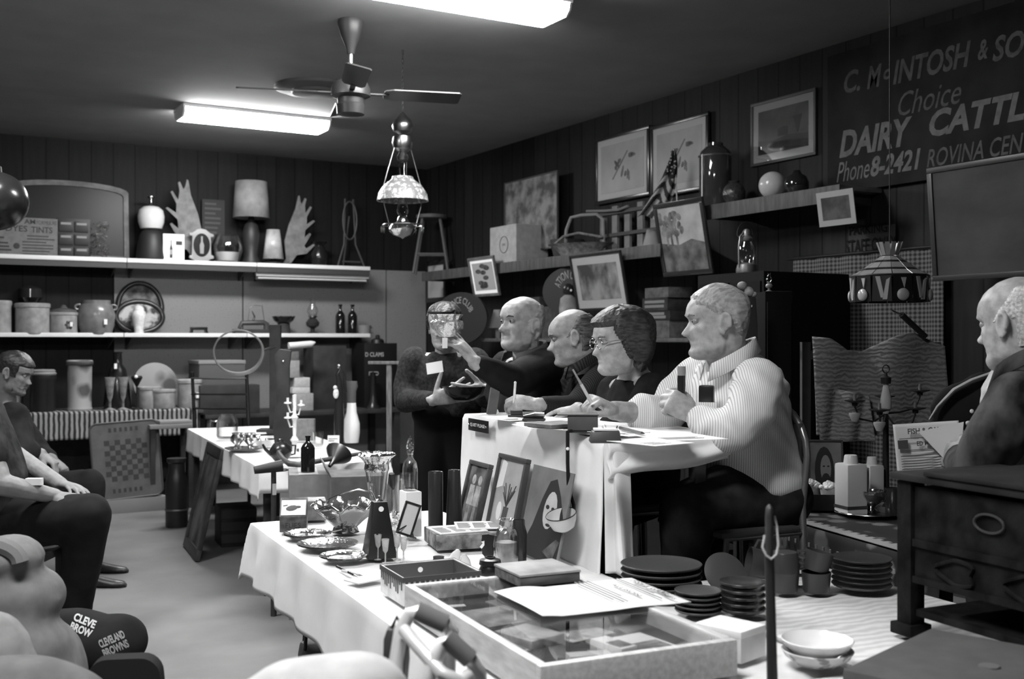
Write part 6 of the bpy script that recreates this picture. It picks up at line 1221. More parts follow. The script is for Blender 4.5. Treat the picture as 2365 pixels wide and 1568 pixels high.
p = B(783, 1026); k = sc(p); t = thing('slim_bottle', 'tall slim dark bottle with an arched neck beside the milk glass vase', 'bottle', p); MB().lathe([(0, 0), (11 * k, 0), (12 * k, 60 * k), (9 * k, 120 * k), (6 * k, 150 * k), (0, 150 * k)], n=20).build('body', M('slim_dark', .02, .2), t); MB().tube([(0, 0, 146 * k), (-4 * k, 0, 162 * k), (2 * k, 0, 176 * k), (12 * k, 0, 160 * k), (16 * k, 0, 120 * k)], [6 * k, 5 * k, 4 * k, 3.5 * k, 3 * k], 10).build('neck', M('slim_dark', .02, .2), t); MB().ell((0, 0, 180 * k), 5 * k).build('stopper', BRASS, t)
MB().ell((-12 * k, -12 * k, 118 * k), (7 * k, 4 * k, 12 * k), 10, 8).ell((-14 * k, -12 * k, 132 * k), 5 * k, 8, 6).build('ornament', M('crystal', .75, .1), t)
p = B(735, 1030); pot('clear_tumbler', 'clear tumbler between the grey box and the white card', 'tumbler', p, [(0, 0), (11, 0), (13, 34), (12, 34), (10, 3), (0, 3)], GLASS, n=20)
p = B(842, 1058); k = sc(p); t = thing('wire_glasses', 'pair of wire spectacles at the near edge of the middle table', 'spectacles', B(640, 1088), CAM); k = sc(t.location)
for s in (-1, 1): MB().tube([(s * 14 * k + 11 * k * math.cos(q), 11 * k * math.sin(q) * 1.6, .006) for q in [2 * PI * i / 18 for i in range(18)]], 1.6 * k, 6, True).build('rim', IRON, t)
MB().tube([(-3 * k, 0, .006), (3 * k, 0, .006)], 1.4 * k, 6).build('bridge', IRON, t)
# slender black lamp on the wall table
p = Vector((*spot(862, KY + .14, 0).xy, WZ)); t, k = pot('black_candlestick', 'slender black candlestick before the lettered black case', 'candlestick', p, [(0, 0), (18, 0), (10, 10), (7, 30), (6, 78), (9, 82), (0, 84)], BLACK)
# T-post
d = 7.5; a_ = at(899, 841, d); k = d / FPX; t = thing('wooden_post', 'pale wooden T-shaped post rising right of the middle table', 'post', Vector((a_.x, a_.y, 0)), CAM); PW = M('post_wood', .11, .7, noise=.3, scale=12, stretch=(6, 6, 1))
MB().bb(-6 * k, 6 * k, -.02, .02, .03, a_.z).build('upright', PW, t, bev=.003); MB().bb(-48 * k, 34 * k, -.03, .03, a_.z, a_.z + 7 * k).build('crossbar', PW, t, bev=.003); MB().bb(-.2, .2, -.03, .03, 0, .03).bb(-.03, .03, -.2, -.03, 0, .03).bb(-.03, .03, .03, .2, 0, .03).build('foot', PW, t)
# cartons behind the front table
def tall_box(name, label, px0, px1, pt, d, dp, mat, rz, cat='carton'):
    a, b = at(px0, pt, d), at(px1, pt, d); t = thing(name, label, cat, Vector(((a.x + b.x) / 2, (a.y + b.y) / 2, 0)), rz); w_ = (px1 - px0) / 2 * d / FPX
    MB().bb(-w_, w_, 0, dp, 0, a.z).build('body', mat, t, bev=.004); return t, a.z, d / FPX
t, zb1, k = tall_box('tall_carton', 'tall brown carton under the black bottle', 668, 757, 1096, 5.75, .34, CARD, CAM + R(12)); MB().bb(-.05, .05, .0, .341, zb1 - .0005, zb1 + .001).build('tape', M('tape', .3, .5), t)
p = at(711, 1082, 5.85); p.z = zb1 + .0015; bottle(p, 5.85 / FPX, 'black bottle standing on the tall brown carton', h=84, r=16, neck=5, sh=.66, cork=False, name='black_bottle')
t, zb2, k = tall_box('open_carton', 'open carton with raised flaps left of the tall silver-topped vase', 765, 888, 1100, 5.6, .32, M('carton_dull', .13, .85, noise=.15, scale=14), CAM + R(14)); w_ = 61 * k
for s in (-1, 1): MB().add([(s * w_, 0, zb2), (s * w_, .32, zb2), (s * (w_ + .03), .32, zb2 + .07), (s * (w_ + .03), 0, zb2 + .07)], [(0, 1, 2, 3)]).build('flap', M('carton_flap', .28, .85), t, solid=.004)
d = 5.82; a_ = at(632, 1082, d); k = d / FPX; t = thing('wooden_mallet', 'dark mallet standing head up before the middle table', 'mallet', Vector((a_.x, a_.y, 0)), CAM + R(20)); MB().rod((0, 0, 0), (0, 0, a_.z), 7 * k, 6 * k).build('handle', DARK, t); MB().rod((-44 * k, 0, a_.z - 2 * k), (20 * k, 0, a_.z + 6 * k), 9 * k, 14 * k, 14).build('mallet_head', M('mallet_dark', .03, .5), t); MB().bb(-4 * k, 5 * k, -8.5 * k, -7.5 * k, a_.z - 60 * k, a_.z - 34 * k).build('price_tag', M('tag_grey', .5, .8), t)
# ================================================================ floor under and beyond the middle table
def lean(name, label, base, rz, w, h, tilt, **k):
    e = Matrix.Rotation(rz, 4, 'Z') @ Matrix.Rotation(tilt, 4, 'X'); return picture(name, label, Vector(base) + e.to_3x3() @ Vector((0, 0, h / 2)), rz, w, h, tilt=tilt, **k)
p0 = onz(446, 1278, .004); lean('leaning_picture', 'dark framed picture leaning against the middle table on the floor', p0, BT_R - R(90), .62, .74, R(-13), fw=.07, fmat=M('frame_dark', .03, .45, noise=.4, scale=14), art=ART('dimview', .02, .12, 4), th=.03)
p = onz(552, 1262, 0); k = sc(p); t = thing('dark_crate', 'dark crate on the floor under the middle table', 'crate', p, BT_R); MB().bb(-.12, .12, 0, .3, 0, .27).build('body', DARK, t, bev=.004); [MB().bb(-.122, .122, -.008, -.001, .03 + i * .085, .09 + i * .085).build('slat', M('crate_slat', .05, .7), t) for i in range(3)]
p = onz(408, 1216, 0); t, k = pot('milk_can', 'dark metal can on the floor left of the middle table', 'can', p, [(0, 0), (24, 0), (25, 4), (25, 100), (22, 118), (18, 128), (18, 146), (22, 150), (22, 158), (0, 160)], M('can_dark', .03, .4, .5)); MB().tube([(25 * k * math.cos(q), 25 * k * math.sin(q), 40 * k) for q in [2 * PI * i / 24 for i in range(24)]], .008, 6, True).build('band', M('can_band', .12, .4, .5), t)
p = onz(398, 1176, 0); k = sc(p); h_ = at(398, 980, dep(p)).z; t = thing('small_side_table', 'small dark side table with a pale top beside the checkerboard', 'table', p, R(0)); MB().bb(-.19, .19, -.02, .34, h_ - .035, h_).build('tabletop', M('pale_top', .22, .5), t, bev=.003)
for x in (-.16, .16):
    for y in (.02, .30): MB().bb(x - .02, x + .02, y - .02, y + .02, 0, h_ - .035).build('leg', DARK, t)
q = thing('folded_linen', 'flat pile of pale linen on the small side table', 'linen', p + Vector((.02, .02, h_)), 0); MB().bb(-.12, .16, 0, .2, 0, .03).build('linen', M('linen_grey', .25, .85), q, bev=.008)
p = onz(300, 1184, 0); k = sc(p); t = thing('low_plinth', 'low pale plinth on the floor holding up the checkerboard', 'plinth', p, 0); MB().bb(-.22, .30, 0, .1, 0, .12).build('body', M('plinth_grey', .22, .8), t, bev=.004)
q = Vector((p.x + .0, p.y + .02, .122)); t = thing('game_board', 'square checkerboard with rounded corners leaning on the wall counter', 'game board', q, rot=(R(-7), R(-3), 0)); k = sc(q); w_, h_ = 76 * k, 176 * k
out = [(x, z) for cx_, cz_, a0 in ((w_ - .06, .06, -90), (w_ - .06, h_ - .06, 0), (-w_ + .06, h_ - .06, 90), (-w_ + .06, .06, 180)) for x, z in arc(cx_, cz_, .06, .06, a0, a0 + 90, 6)]
MB().prism(out, -.015, .0).build('board', M('board_tan', .085, .7, noise=.2, scale=8), t); MB().tube([(x, -.012, z) for x, z in out], .009, 6, True).build('rim', M('board_rim', .06, .5), t)
b = MB(); s_ = w_ * 1.25 / 8
for i in range(8):
    for j in range(8):
        if (i + j) % 2: b.bb(-4 * s_ + i * s_, -3 * s_ + i * s_, -.0165, -.0152, h_ / 2 - 4 * s_ + j * s_, h_ / 2 - 3 * s_ + j * s_)
b.build('squares', M('square_dark', .03, .7), t, smooth=False)
for z in (.05, h_ - .08):
    b = MB()
    for i in range(6): b.bb(-3 * s_ + i * s_, -2.5 * s_ + i * s_, -.0165, -.0152, z, z + .035)
    b.build('border_marks', M('square_dark', .03, .7), t, smooth=False)
# ================================================================ chairs and coats of the audience, at the left and in front
FOLD = M('folding_chair', .03, .45, .3)
p = cw((10 - CX) / FPX * 5.25, 5.25); ch = chair('audience_chair', 'dark chair under the bare-armed sitter', Vector((p.x, p.y, 0)), CAM + R(90), FOLD, .44, .85, .42, True, 'audience chairs'); p = cw((35 - CX) / FPX * 6.6, 6.6); dup(ch, Vector((p.x, p.y, 0)), None, 'dark chair under the bearded sitter')
p = cw(-1.38, 2.75); dup(ch, Vector((p.x, p.y, 0)), CAM + R(96), 'dark chair under the pale hooded coat')
p = at(185, 1500, 3.14); t = thing('padded_stool', 'dark padded stool under the lettered team jacket', 'stool', Vector((p.x, p.y, 0)), CAM); MB().bb(-.16, .16, -.14, .14, .41, .475).build('seat', M('pad_dark', .02, .85), t, bev=.012)
for x in (-.13, .13):
    for y in (-.11, .11): MB().rod((x, y, 0), (x, y, .41), .014).build('leg', IRON, t)
def lump(name, label, cat, loc, mat, blobs, voxel=.014, amp=.012, fs=6, rz=CAM, sm=6, part='cloth', seed=0):
    t = thing(name, label, cat, loc, rz); b = MB()
    for c_, r_, ro in blobs: b.ell(c_, r_, 18, 10, rot=ro)
    b.build(part, mat, t, fuse=voxel, sm=sm, disp=folds(amp, fs, seed)); return t
COAT = M('pale_fleece', .2, .95, noise=.15, scale=20)
o = at(50, 1500, 2.85)
t = lump('hooded_coat', 'pale hooded coat heaped on a chair at the left edge', 'coat', o, COAT, [((-.05, 0, .0), (.16, .15, .13), None), ((-.03, .02, .13), (.13, .13, .09), None), ((-.04, 0, .235), (.10, .11, .055), None), ((.02, .05, -.10), (.12, .16, .16), None), ((-.12, .0, -.2), (.2, .2, .15), None), ((-.14, .02, .2), (.1, .12, .08), None)])
MB().tube(arc(-.055, .24, .085, .045, 0, 180, 12, -.075), .022, 8).build('hood_edge', M('fleece_light', .22, .95), t)
o = at(185, 1500, 3.12)
TJ = M('team_jacket', .012, .85, noise=.4, scale=8)
t = lump('team_jacket', 'dark team jacket with white lettered patches heaped on a chair', 'jacket', o, TJ, [((-.04, .02, .01), (.17, .16, .10), None), ((.08, .0, .01), (.10, .14, .085), None), ((.115, -.02, -.06), (.055, .1, .09), None), ((-.13, .0, -.02), (.08, .12, .06), None)], seed=3)
from mathutils.bvhtree import BVHTree
def patch(t, lines_, w, h, px, py, ang, mat=PAPER):
    """lettering pressed on to a heaped cloth"""
    me = t.children[0].data; bv = BVHTree.FromPolygons([v.co for v in me.vertices], [tuple(q.vertices) for q in me.polygons]); W_ = Matrix.Translation(t.location) @ Euler(t.rotation_euler).to_matrix().to_4x4(); Wi = W_.inverted()
    e0 = Wi @ Vector((0, 0, EYE)); c_ = Wi @ at(px, py, dep(t.location)); b = MB()
    for i, tx in enumerate(lines_): b.text(tx, w, h / len(lines_) * .85, (0, 0, h / 2 - (i + .5) * h / len(lines_)), bold=.04)
    rm = Matrix.Rotation(R(ang), 3, 'Y')
    for i, v in enumerate(b.V):
        q = c_ + rm @ v; dr = (q - e0).normalized(); loc, n_, _, _ = bv.ray_cast(e0, dr); b.V[i] = (loc + n_ * .002) if loc else q
    b.build('lettering', mat, t, smooth=False)
patch(t, ['CLEVE', 'BROW'], .065, .055, 192, 1445, 22, M('patch_white', .5, .8)); patch(t, ['CLEVELAND', 'BROWNS'], .075, .055, 262, 1487, -24, M('patch_grey', .3, .8)); patch(t, ['BROWNS', 'CLEVE'], .065, .035, 160, 1492, 4, M('patch_grey', .3, .8))
MB().box((-.115, -.15, -.012), (.07, .006, .012)).build('label_strip', PAPER, t)
o = at(130, 1625, 2.2); lump('grey_coat', 'grey coat spread over a chair back in the bottom left corner', 'coat', o, M('grey_wool', .14, .95, noise=.15, scale=16), [((-.07, 0, .03), (.17, .1, .065), (0, R(3), 0)), ((-.1, 0, .02), (.16, .1, .08), None), ((-.03, .05, -.05), (.13, .1, .11), None), ((-.1, .02, -.15), (.18, .1, .2), None)], seed=5)
p = cw(-1.02, 2.26); chair('audience_chair', 'dark chair under the grey coat in the bottom left corner', Vector((p.x, p.y, 0)), CAM + R(10), FOLD, .44, .69, .34, True, 'audience chairs')
o = at(-40, 1500, 2.35); lump('white_scarf', 'bright pale scarf bunched against the left edge above the grey coat', 'scarf', o, M('scarf_pale', .26, .95, noise=.15, scale=20), [((0, 0, 0), (.10, .09, .085), None), ((.03, .0, -.05), (.1, .08, .06), None)], seed=6)
o = at(290, 1600, 2.5); t = thing('dark_chair_back', 'dark padded chair back cut by the bottom edge at the left', 'chair', Vector((o.x, o.y, 0)), CAM + R(8)); zt = at(0, 1515, 2.5).z
out = [v for cx_, cz_, a0 in ((.035, zt - .045, 0), (-.035, zt - .045, 90)) for v in arc(cx_, cz_, .045, .045, a0, a0 + 90, 6)] + [(-.08, .47), (.10, .47)]
MB().prism(out, -.025, .025).build('backrest', M('pad_dark', .02, .85), t); MB().bb(-.09, .09, -.25, .02, .42, .48).build('seat', M('pad_dark', .02, .85), t, bev=.015)
for x in (-.07, .07):
    for y in (-.22, 0): MB().rod((x, y, 0), (x, y, .43), .012).build('leg', IRON, t)
o = at(735, 1632, 1.75); t = lump('cream_coat', 'cream coat over a chair at the bottom edge, under the folding table', 'coat', o, M('cream_wool', .45, .95, noise=.1, scale=16), [((-.02, 0, .0), (.17, .09, .075), (0, R(-16), 0)), ((.06, .0, .035), (.07, .08, .055), None), ((-.06, .03, -.1), (.2, .1, .12), None)], seed=7)
MB().ell((-.035, -.085, .02), (.055, .03, .028), 14, 8).build('dark_lining', M('lining_dark', .03, .8), t)
p = o.copy(); chair('audience_chair', 'dark chair under the cream coat at the bottom edge', Vector((p.x, p.y, 0)) + VD * .05, CAM + R(180), FOLD, .44, .84, .38, True, 'audience chairs')
# handbag under the front table
p = onz(752, 1610, 0); k = sc(p); t = thing('handbag', 'dark handbag with looped handles on the floor under the front table', 'handbag', p, CAM + R(15)); h_ = at(0, 1478, dep(p)).z
MB().loft([[(x * a, y * b_, z) for x, y in ((-.10, -.06), (.10, -.06), (.11, 0), (.10, .06), (-.10, .06), (-.11, 0))] for a, b_, z in ((.9, 1, 0), (1.05, 1.1, h_ * .4), (1, .8, h_ * .8), (.92, .35, h_))]).build('bag', M('bag_dark', .05, .6, noise=.4, scale=10), t, bev=.01)
for y in (-.03, .03): MB().tube([(-.085, y, h_ * .85), (-.08, y, h_ + .04), (-.03, y, h_ + .085), (.05, y, h_ + .09), (.085, y, h_ * .9)], .008, 8).build('handle', BLACK, t)
# chairs on the stage
def steelchair(label, p, rz):
    t = thing('stage_chair', label, 'chair', p, rz, 'chairs on the stage'); SM = M('chair_steel', .3, .3, .8)
    MB().tube([(-.17, .16, 0), (-.17, .15, .5)] + [(.17 * -math.cos(q), .17, .66 + .17 * math.sin(q)) for q in [PI * i / 10 for i in range(11)]] + [(.17, .15, .5), (.17, .16, 0)], .012, 10).build('back_hoop', SM, t); MB().box((0, .165, .70), (.30, .012, .14)).build('backrest', M('pad_grey', .05, .5), t, bev=.005)
    for s in (-1, 1): MB().tube([(s * .17, -.2, 0), (s * .17, -.16, .41), (s * .17, .14, .41)], .011, 8).build('leg', SM, t)
    MB().bb(-.185, .185, -.19, .13, .415, .435).build('seat', M('pad_grey', .05, .5), t, bev=.008); return t
sc_ = steelchair('metal folding chair under the striped-shirt man', cw(.755, 3.77, .40), CAM + R(-64))
for x, d, lab in ((.47, 4.27, 'metal folding chair under the woman in glasses'), (.33, 4.80, 'metal folding chair under the bald writer'), (.09, 5.03, 'metal folding chair under the bowl lifter')): dup(sc_, cw(x, d, .40), None, lab)
# ================================================================ the front table
ZT = TZ + .010
def Fp(px, py, z=ZT): return onz(px, py, z)
FTM = Matrix.Translation(FT_O) @ Matrix.Rotation(FT_R, 4, 'Z')
p = Fp(677, 1229); k = sc(p); t = thing('picture_tin', 'small tin with a fish picture on its lid, behind the silver trays', 'tin', p, CAM + R(8))
MB().prism([(0, 0), (.09, 0), (.09, 70 * k), (.075, 74 * k), (0, 36 * k)], -31 * k, 31 * k, Matrix(((0, 1, 0, 0), (1, 0, 0, 0), (0, 0, 1, 0), (0, 0, 0, 1)))).build('body', M('tin_body', .10, .4, noise=.5, scale=30), t, bev=.003)
def lidart(b, e): b.T = e
nrm = math.atan2(38 * k, .075); e = Matrix.Translation((0, 0, 36 * k)) @ Matrix.Rotation(nrm - R(90), 4, 'X')
b = MB(e).bb(-28 * k, 28 * k, -.002, -.0002, .006, .080); b.m(1).ell((-4 * k, -.0025, .04), (14 * k, .001, .013), 14, 5, rot=(0, R(-15), 0)).ell((10 * k, -.0025, .045), (7 * k, .001, .006), 10, 5); b.prism([(-24 * k, .05), (-14 * k, .053), (-14 * k, .056), (-24 * k, .053)], -.003, -.002); b.build('lid_picture', [PAPER, M('fish_dark', .08, .6)], t, smooth=False)
MB().text('FLIES', 34 * k, .018, (0, -.0015, 16 * k)).build('lettering', INK, t, smooth=False)
p = Fp(716, 1203); k = sc(p); t = thing('flat_box', 'flat grey box behind the picture tin', 'box', p, CAM + R(12)); MB().bb(-46 * k, 38 * k, 0, .12, 0, 44 * k).build('body', M('flat_grey', .17, .8, noise=.3, scale=30), t, bev=.003); MB().bb(-44 * k, 36 * k, .005, .115, 44 * k, 45.5 * k).build('lid', M('flat_lid', .4, .8, noise=.3, scale=30), t)
# glass and silver basket
p = Fp(798, 1228); k = sc(p); t = thing('glass_basket', 'scalloped dark glass basket with a roped silver handle', 'basket', p, CAM); PT = lambda a, z: 1 + .14 * (abs(math.cos(a * 4)) - .5) * max(0, (z / k - 20) / 40)
prof = [(30, 0), (28, 6), (26, 12), (40, 26), (62, 44), (76, 58)]
b = MB(); n = 64; rg = []
for r_, z in prof: rg.append([(r_ * k * (1 + .05 * math.cos(8 * q)) * math.cos(q), r_ * k * (1 + .05 * math.cos(8 * q)) * math.sin(q), z * k + max(0, z - 20) * k * .32 * abs(math.sin(4 * q)) ** 1.5) for q in [2 * PI * i / n for i in range(n)]])
b.loft(rg, caps=False); b.build('bowl', M('mirror_glass', .4, .12, .9, bump=.5, scale=30), t, solid=.004); MB().tube([Vector(v) for v in rg[-1]], 1.8 * k, 6, True).build('rim', SILVER, t); MB().lathe([(0, 0), (32 * k, 0), (28 * k, 5 * k), (24 * k, 13 * k), (0, 13 * k)], n=28).build('foot', M('dark_silver', .12, .3, .9), t)
MB().tube([(-40 * k, 0, 66 * k), (-36 * k, 0, 76 * k), (-10 * k, 0, 88 * k), (30 * k, .0, 98 * k), (60 * k, .0, 92 * k), (72 * k, 0, 66 * k)], 2.4 * k, 8).build('handle', SILVER, t)
# silver trays and dishes
TRAYM = M('chased_silver', .62, .18, 1, bump=.35, scale=70)
for px, py, r_, lab in ((710, 1240, 55, 'silver tray farthest along the front table, beside the picture tin'), (757, 1263, 70, 'largest chased silver tray, in the middle of the row of three'), (795, 1291, 57, 'smallest silver dish with a fluted rim, nearest the tin advertising box')):
    p = Fp(px, py); k = sc(p); t = thing('silver_tray', lab, 'tray', p, 0, 'silver trays on the front table'); MB().lathe([(0, 0), (r_ * .72 * k, 0), (r_ * .8 * k, 5 * k), (r_ * .98 * k, 9 * k), (r_ * k, 8 * k), (r_ * .99 * k, 11 * k), (r_ * .8 * k, 7.5 * k), (r_ * .7 * k, 2.5 * k), (0, 2 * k)], n=60, wob=lambda a, z: 1 + .014 * math.cos(a * 22)).build('body', TRAYM, t)
p = Fp(742, 1238) + Vector((0, 0, .012)); k = sc(p); t = thing('silver_server', 'flat silver server resting across the farthest silver tray', 'server', p, CAM); MB().lathe([(0, 0), (14 * k, 0), (12 * k, 2 * k), (0, 2 * k)], n=24, sx=1.6).build('blade', SILVER, t); MB().rod((20 * k, 0, 2 * k), (44 * k, .03, 4 * k), 2 * k).build('handle', SILVER, t)
# metronome
p = Fp(876, 1285); k = sc(p); t = thing('metronome', 'black pyramid metronome with a round white label', 'metronome', p, CAM + R(20)); w_ = 34 * k
MB().loft([[(-w_, -w_, 0), (w_, -w_, 0), (w_, w_, 0), (-w_, w_, 0)], [(-w_ * .96, -w_ * .96, 14 * k), (w_ * .96, -w_ * .96, 14 * k), (w_ * .96, w_ * .96, 14 * k), (-w_ * .96, w_ * .96, 14 * k)], [(-w_ * .46, -w_ * .46, 128 * k), (w_ * .46, -w_ * .46, 128 * k), (w_ * .46, w_ * .46, 128 * k), (-w_ * .46, w_ * .46, 128 * k)]]).build('case', M('ebonised', .012, .4), t, bev=.003)
MB().lathe([(10 * k, 128 * k), (8 * k, 131 * k), (3 * k, 134 * k), (3 * k, 140 * k), (0, 141 * k)], n=14).build('finial', BRASS, t); MB().lathe([(0, 0), (6 * k, 0), (6 * k, .002), (0, .002)], n=20, t=Matrix.Translation((0, -w_ * .53, 112 * k)) @ Matrix.Rotation(R(90) - math.atan2(w_ * .5, 114 * k), 4, 'X')).build('price_sticker', PAPER, t)
# tall vase with silver top
p = Fp(870, 1216); k = sc(p); t = thing('tall_vase', 'tall clear glass vase with a frilled silver collar', 'vase', p); MB().lathe([(0, 0), (22 * k, 0), (20 * k, 6 * k), (14 * k, 16 * k), (17 * k, 60 * k), (27 * k, 132 * k), (25 * k, 132 * k), (15 * k, 60 * k), (12 * k, 18 * k), (0, 14 * k)], n=36).build('body', GLASS, t)
MB().lathe([(27 * k, 128 * k), (29 * k, 134 * k), (27 * k, 146 * k), (34 * k, 158 * k), (44 * k, 166 * k), (40 * k, 170 * k), (26 * k, 160 * k), (24 * k, 136 * k)], n=60, wob=lambda a, z: 1 + (.06 * math.cos(a * 11) if z > 150 * k else 0)).build('collar', M('frilled_silver', .7, .14, 1, bump=.5, scale=60), t)
p = Fp(905, 1212); t, k = pot('glass_pitcher', 'clear glass pitcher behind the metronome', 'pitcher', p, [(0, 0), (24, 0), (27, 20), (24, 60), (18, 84), (20, 116), (18, 116), (16, 84), (22, 58), (25, 20), (22, 3), (0, 3)], GLASS, n=30); MB().tube([(18 * k, 0, 106 * k), (34 * k, 0, 100 * k), (36 * k, 0, 60 * k), (24 * k, 0, 36 * k)], 3 * k, 8).build('handle', GLASS, t); MB().tube([(-6 * k, -.02, 120 * k), (-3 * k, -.01, 96 * k), (2 * k, 0, 84 * k)], [7 * k, 9 * k, 5 * k], 10).build('dark_stopper', BLACK, t)
for px, py, h_, lab in ((918, 1196, 92, 'clear ribbed tumbler left of the pair beside the decanter'), (938, 1186, 92, 'clear ribbed tumbler right of the pair beside the decanter'), (908, 1232, 50, 'short clear tumbler just behind the metronome')):
    p = Fp(px, py); pot('glass_tumbler', lab, 'tumbler', p, [(0, 0), (13, 0), (16, h_ * .98), (15, h_), (12, 5), (0, 5)], CUT if h_ < 60 else GLASS, 'clear tumblers on the front table', n=24)
# white block with decanter
p = Fp(961, 1240); k = sc(p); t = thing('white_block', 'tall white block carrying the stoppered decanter', 'block', p, FT_R); hb = 104 * k; MB().bb(-24 * k, 14 * k, 0, .075, 0, hb).build('body', M('block_white', .85, .7), t, bev=.003)
p = p + Matrix.Rotation(FT_R, 3, 'Z') @ Vector((-6 * k, .038, hb + .001)); t = thing('decanter', 'clear glass decanter with a pointed stopper on the white block', 'decanter', p)
MB().lathe([(0, 0), (16 * k, 0), (18 * k, 4 * k), (18 * k, 50 * k), (15 * k, 66 * k), (6 * k, 78 * k), (6 * k, 84 * k), (9 * k, 86 * k), (5 * k, 86 * k), (4 * k, 78 * k), (13 * k, 64 * k), (16 * k, 50 * k), (15 * k, 6 * k), (0, 6 * k)], n=30).build('body', GLASS, t); MB().lathe([(4 * k, 84 * k), (8 * k, 90 * k), (10 * k, 102 * k), (6 * k, 116 * k), (1 * k, 128 * k), (0, 128 * k)], n=8).build('stopper', CUT, t)
p = Fp(938, 1240); k = sc(p); e = FT_R; picture('easel_plaque', 'small black-framed white plaque tilted on a stand', at(943, 1199, 3.86), CAM + R(14), 38 * k, 76 * k, fw=5 * k, fmat=BLACK, art=M('plaque_white', .55, .6), roll=R(20), tilt=R(-14), th=.012, cat='plaque')
t = thing('plaque_stand', 'black wire stand under the small tilted plaque', 'stand', onz(943, 1252, ZT), CAM); MB().tube([(-14 * k, -.02, 4 * k), (0, .0, 14 * k), (14 * k, .05, 3 * k)], 2 * k, 6).build('rest', BLACK, t); MB().tube([(-26 * k, -.02, 26 * k), (4 * k, .03, 40 * k), (8 * k, .06, 2 * k)], 1.6 * k, 6).build('prop', BLACK, t)
for px, rb_, rt_, h_, lab in ((1006, 17, 17, 142, 'straight dark cylinder vase left of its tapered twin'), (1049, 20, 14, 146, 'tapered dark cylinder vase beside the couple picture')):
    p = Fp(px, 1231); pot('cylinder_vase', lab, 'vase', p, [(0, 0), (rb_, 0), (rt_, h_ - 2), (rt_ - 1, h_), (rt_ - 3, h_ - 1), (rt_ - 3, 20), (0, 20)], M('vase_dark', .022, .35), 'dark cylinder vases')
# pictures leaning on the white desk front
PRZ = PR - R(90)
def couple(b, w, h, y):
    b.m(1)
    for x, g_ in ((-.35, 1), (.35, 1)): b.ell((w * x, y, h * .55), (w * .22, .001, h * .16), 14, 6); b.prism([(w * (x - .35), -h * .3), (w * (x + .35), -h * .3), (w * (x + .28), h * .36), (w * (x - .28), h * .36)], y - .0008, y)
    b.m(2).prism([(-w * .6, -h), (-w * .15, -h), (-w * .2, -h * .3), (-w * .55, -h * .3)], y - .0008, y).prism([(w * .15, -h), (w * .5, -h), (w * .55, -h * .3), (w * .2, -h * .3)], y - .0008, y); return [M('couple_pale', .35, .7, noise=.3, scale=40), M('couple_mid', .2, .7, noise=.4, scale=40)]
def bouquet(b, w, h, y):
    b.m(1)
    for i in range(9): b.tube([(w * .1, y, -h * .2), (w * (.1 + .5 * math.sin(i * 1.3)) , y, h * (.1 + .3 * abs(math.cos(i))))], .003, 5, flat=.3)
    b.prism([(-w * .2, -h * .75), (w * .2, -h * .75), (w * .3, -h * .2), (-w * .1, -h * .2)], y - .0008, y); b.m(2).ell((-w * .45, y, -h * .35), (w * .2, .001, h * .25), 12, 5); b.prism([(-w, h * .2), (-w * .5, h * .3), (-w * .4, h * .9), (-w * .8, h)], y - .0008, y); return [M('stem_dark', .05, .7), M('petal_pale', .6, .7)]
def longhair(b, w, h, y):
    b.m(1).prism([(-w * .95, -h), (w * .9, -h), (w * .95, -h * .1), (w * .6, h * .45), (w * .3, h * .8), (0, h * .72), (-w * .25, h * .3), (-w * .5, -h * .3)], y - .0006, y)
    b.m(2).ell((w * .22, y - .001, h * .1), (w * .3, .001, h * .42), 20, 8, rot=(0, R(10), 0)); b.m(1).ell((w * .1, y - .002, h * .16), (w * .09, .001, h * .05), 10, 5).ell((w * .36, y - .002, h * .14), (w * .08, .001, h * .045), 10, 5).ell((w * .25, y - .002, -h * .22), (w * .12, .001, h * .035), 10, 5).prism([(w * .24, h * .1), (w * .3, h * .1), (w * .33, -h * .08), (w * .24, -h * .09)], y - .0025, y - .0018)
    b.m(3).prism([(w * .2, -h * .8), (w * .7, -h * .95), (w * .9, -h * .5), (w * .75, -h * .45)], y - .0012, y - .0006); return [M('hair_black', .012, .7), M('portrait_face', .42, .7, noise=.15, scale=12), M('portrait_robe', .10, .7, noise=.6, scale=20)]
q = onz(1082, 1227, ZT); lean('couple_picture', 'framed picture of two standing figures leaning on the white desk front', q, PRZ, .19, .255, R(-14), fw=.016, fmat=M('frame_mid', .07, .5, noise=.3, scale=20), art=ART('couple', .04, .16, 14), shapes=couple)
q = onz(1157, 1253, ZT); lean('bouquet_picture', 'tall framed picture of stems in a vase, between the couple and the portrait', q, PRZ, .235, .30, R(-12), fw=.016, fmat=M('frame_mid2', .05, .5), art=M('bouquet_paper', .30, .7, noise=.2, scale=8), shapes=bouquet)
q = onz(1243, 1291, ZT); lean('portrait_picture', 'unframed portrait of a long-haired person leaning under the white dipper', q, PRZ, .29, .29, R(-12), art=M('portrait_ground', .14, .7, noise=.3, scale=6), shapes=longhair, sheet=True, th=.012)
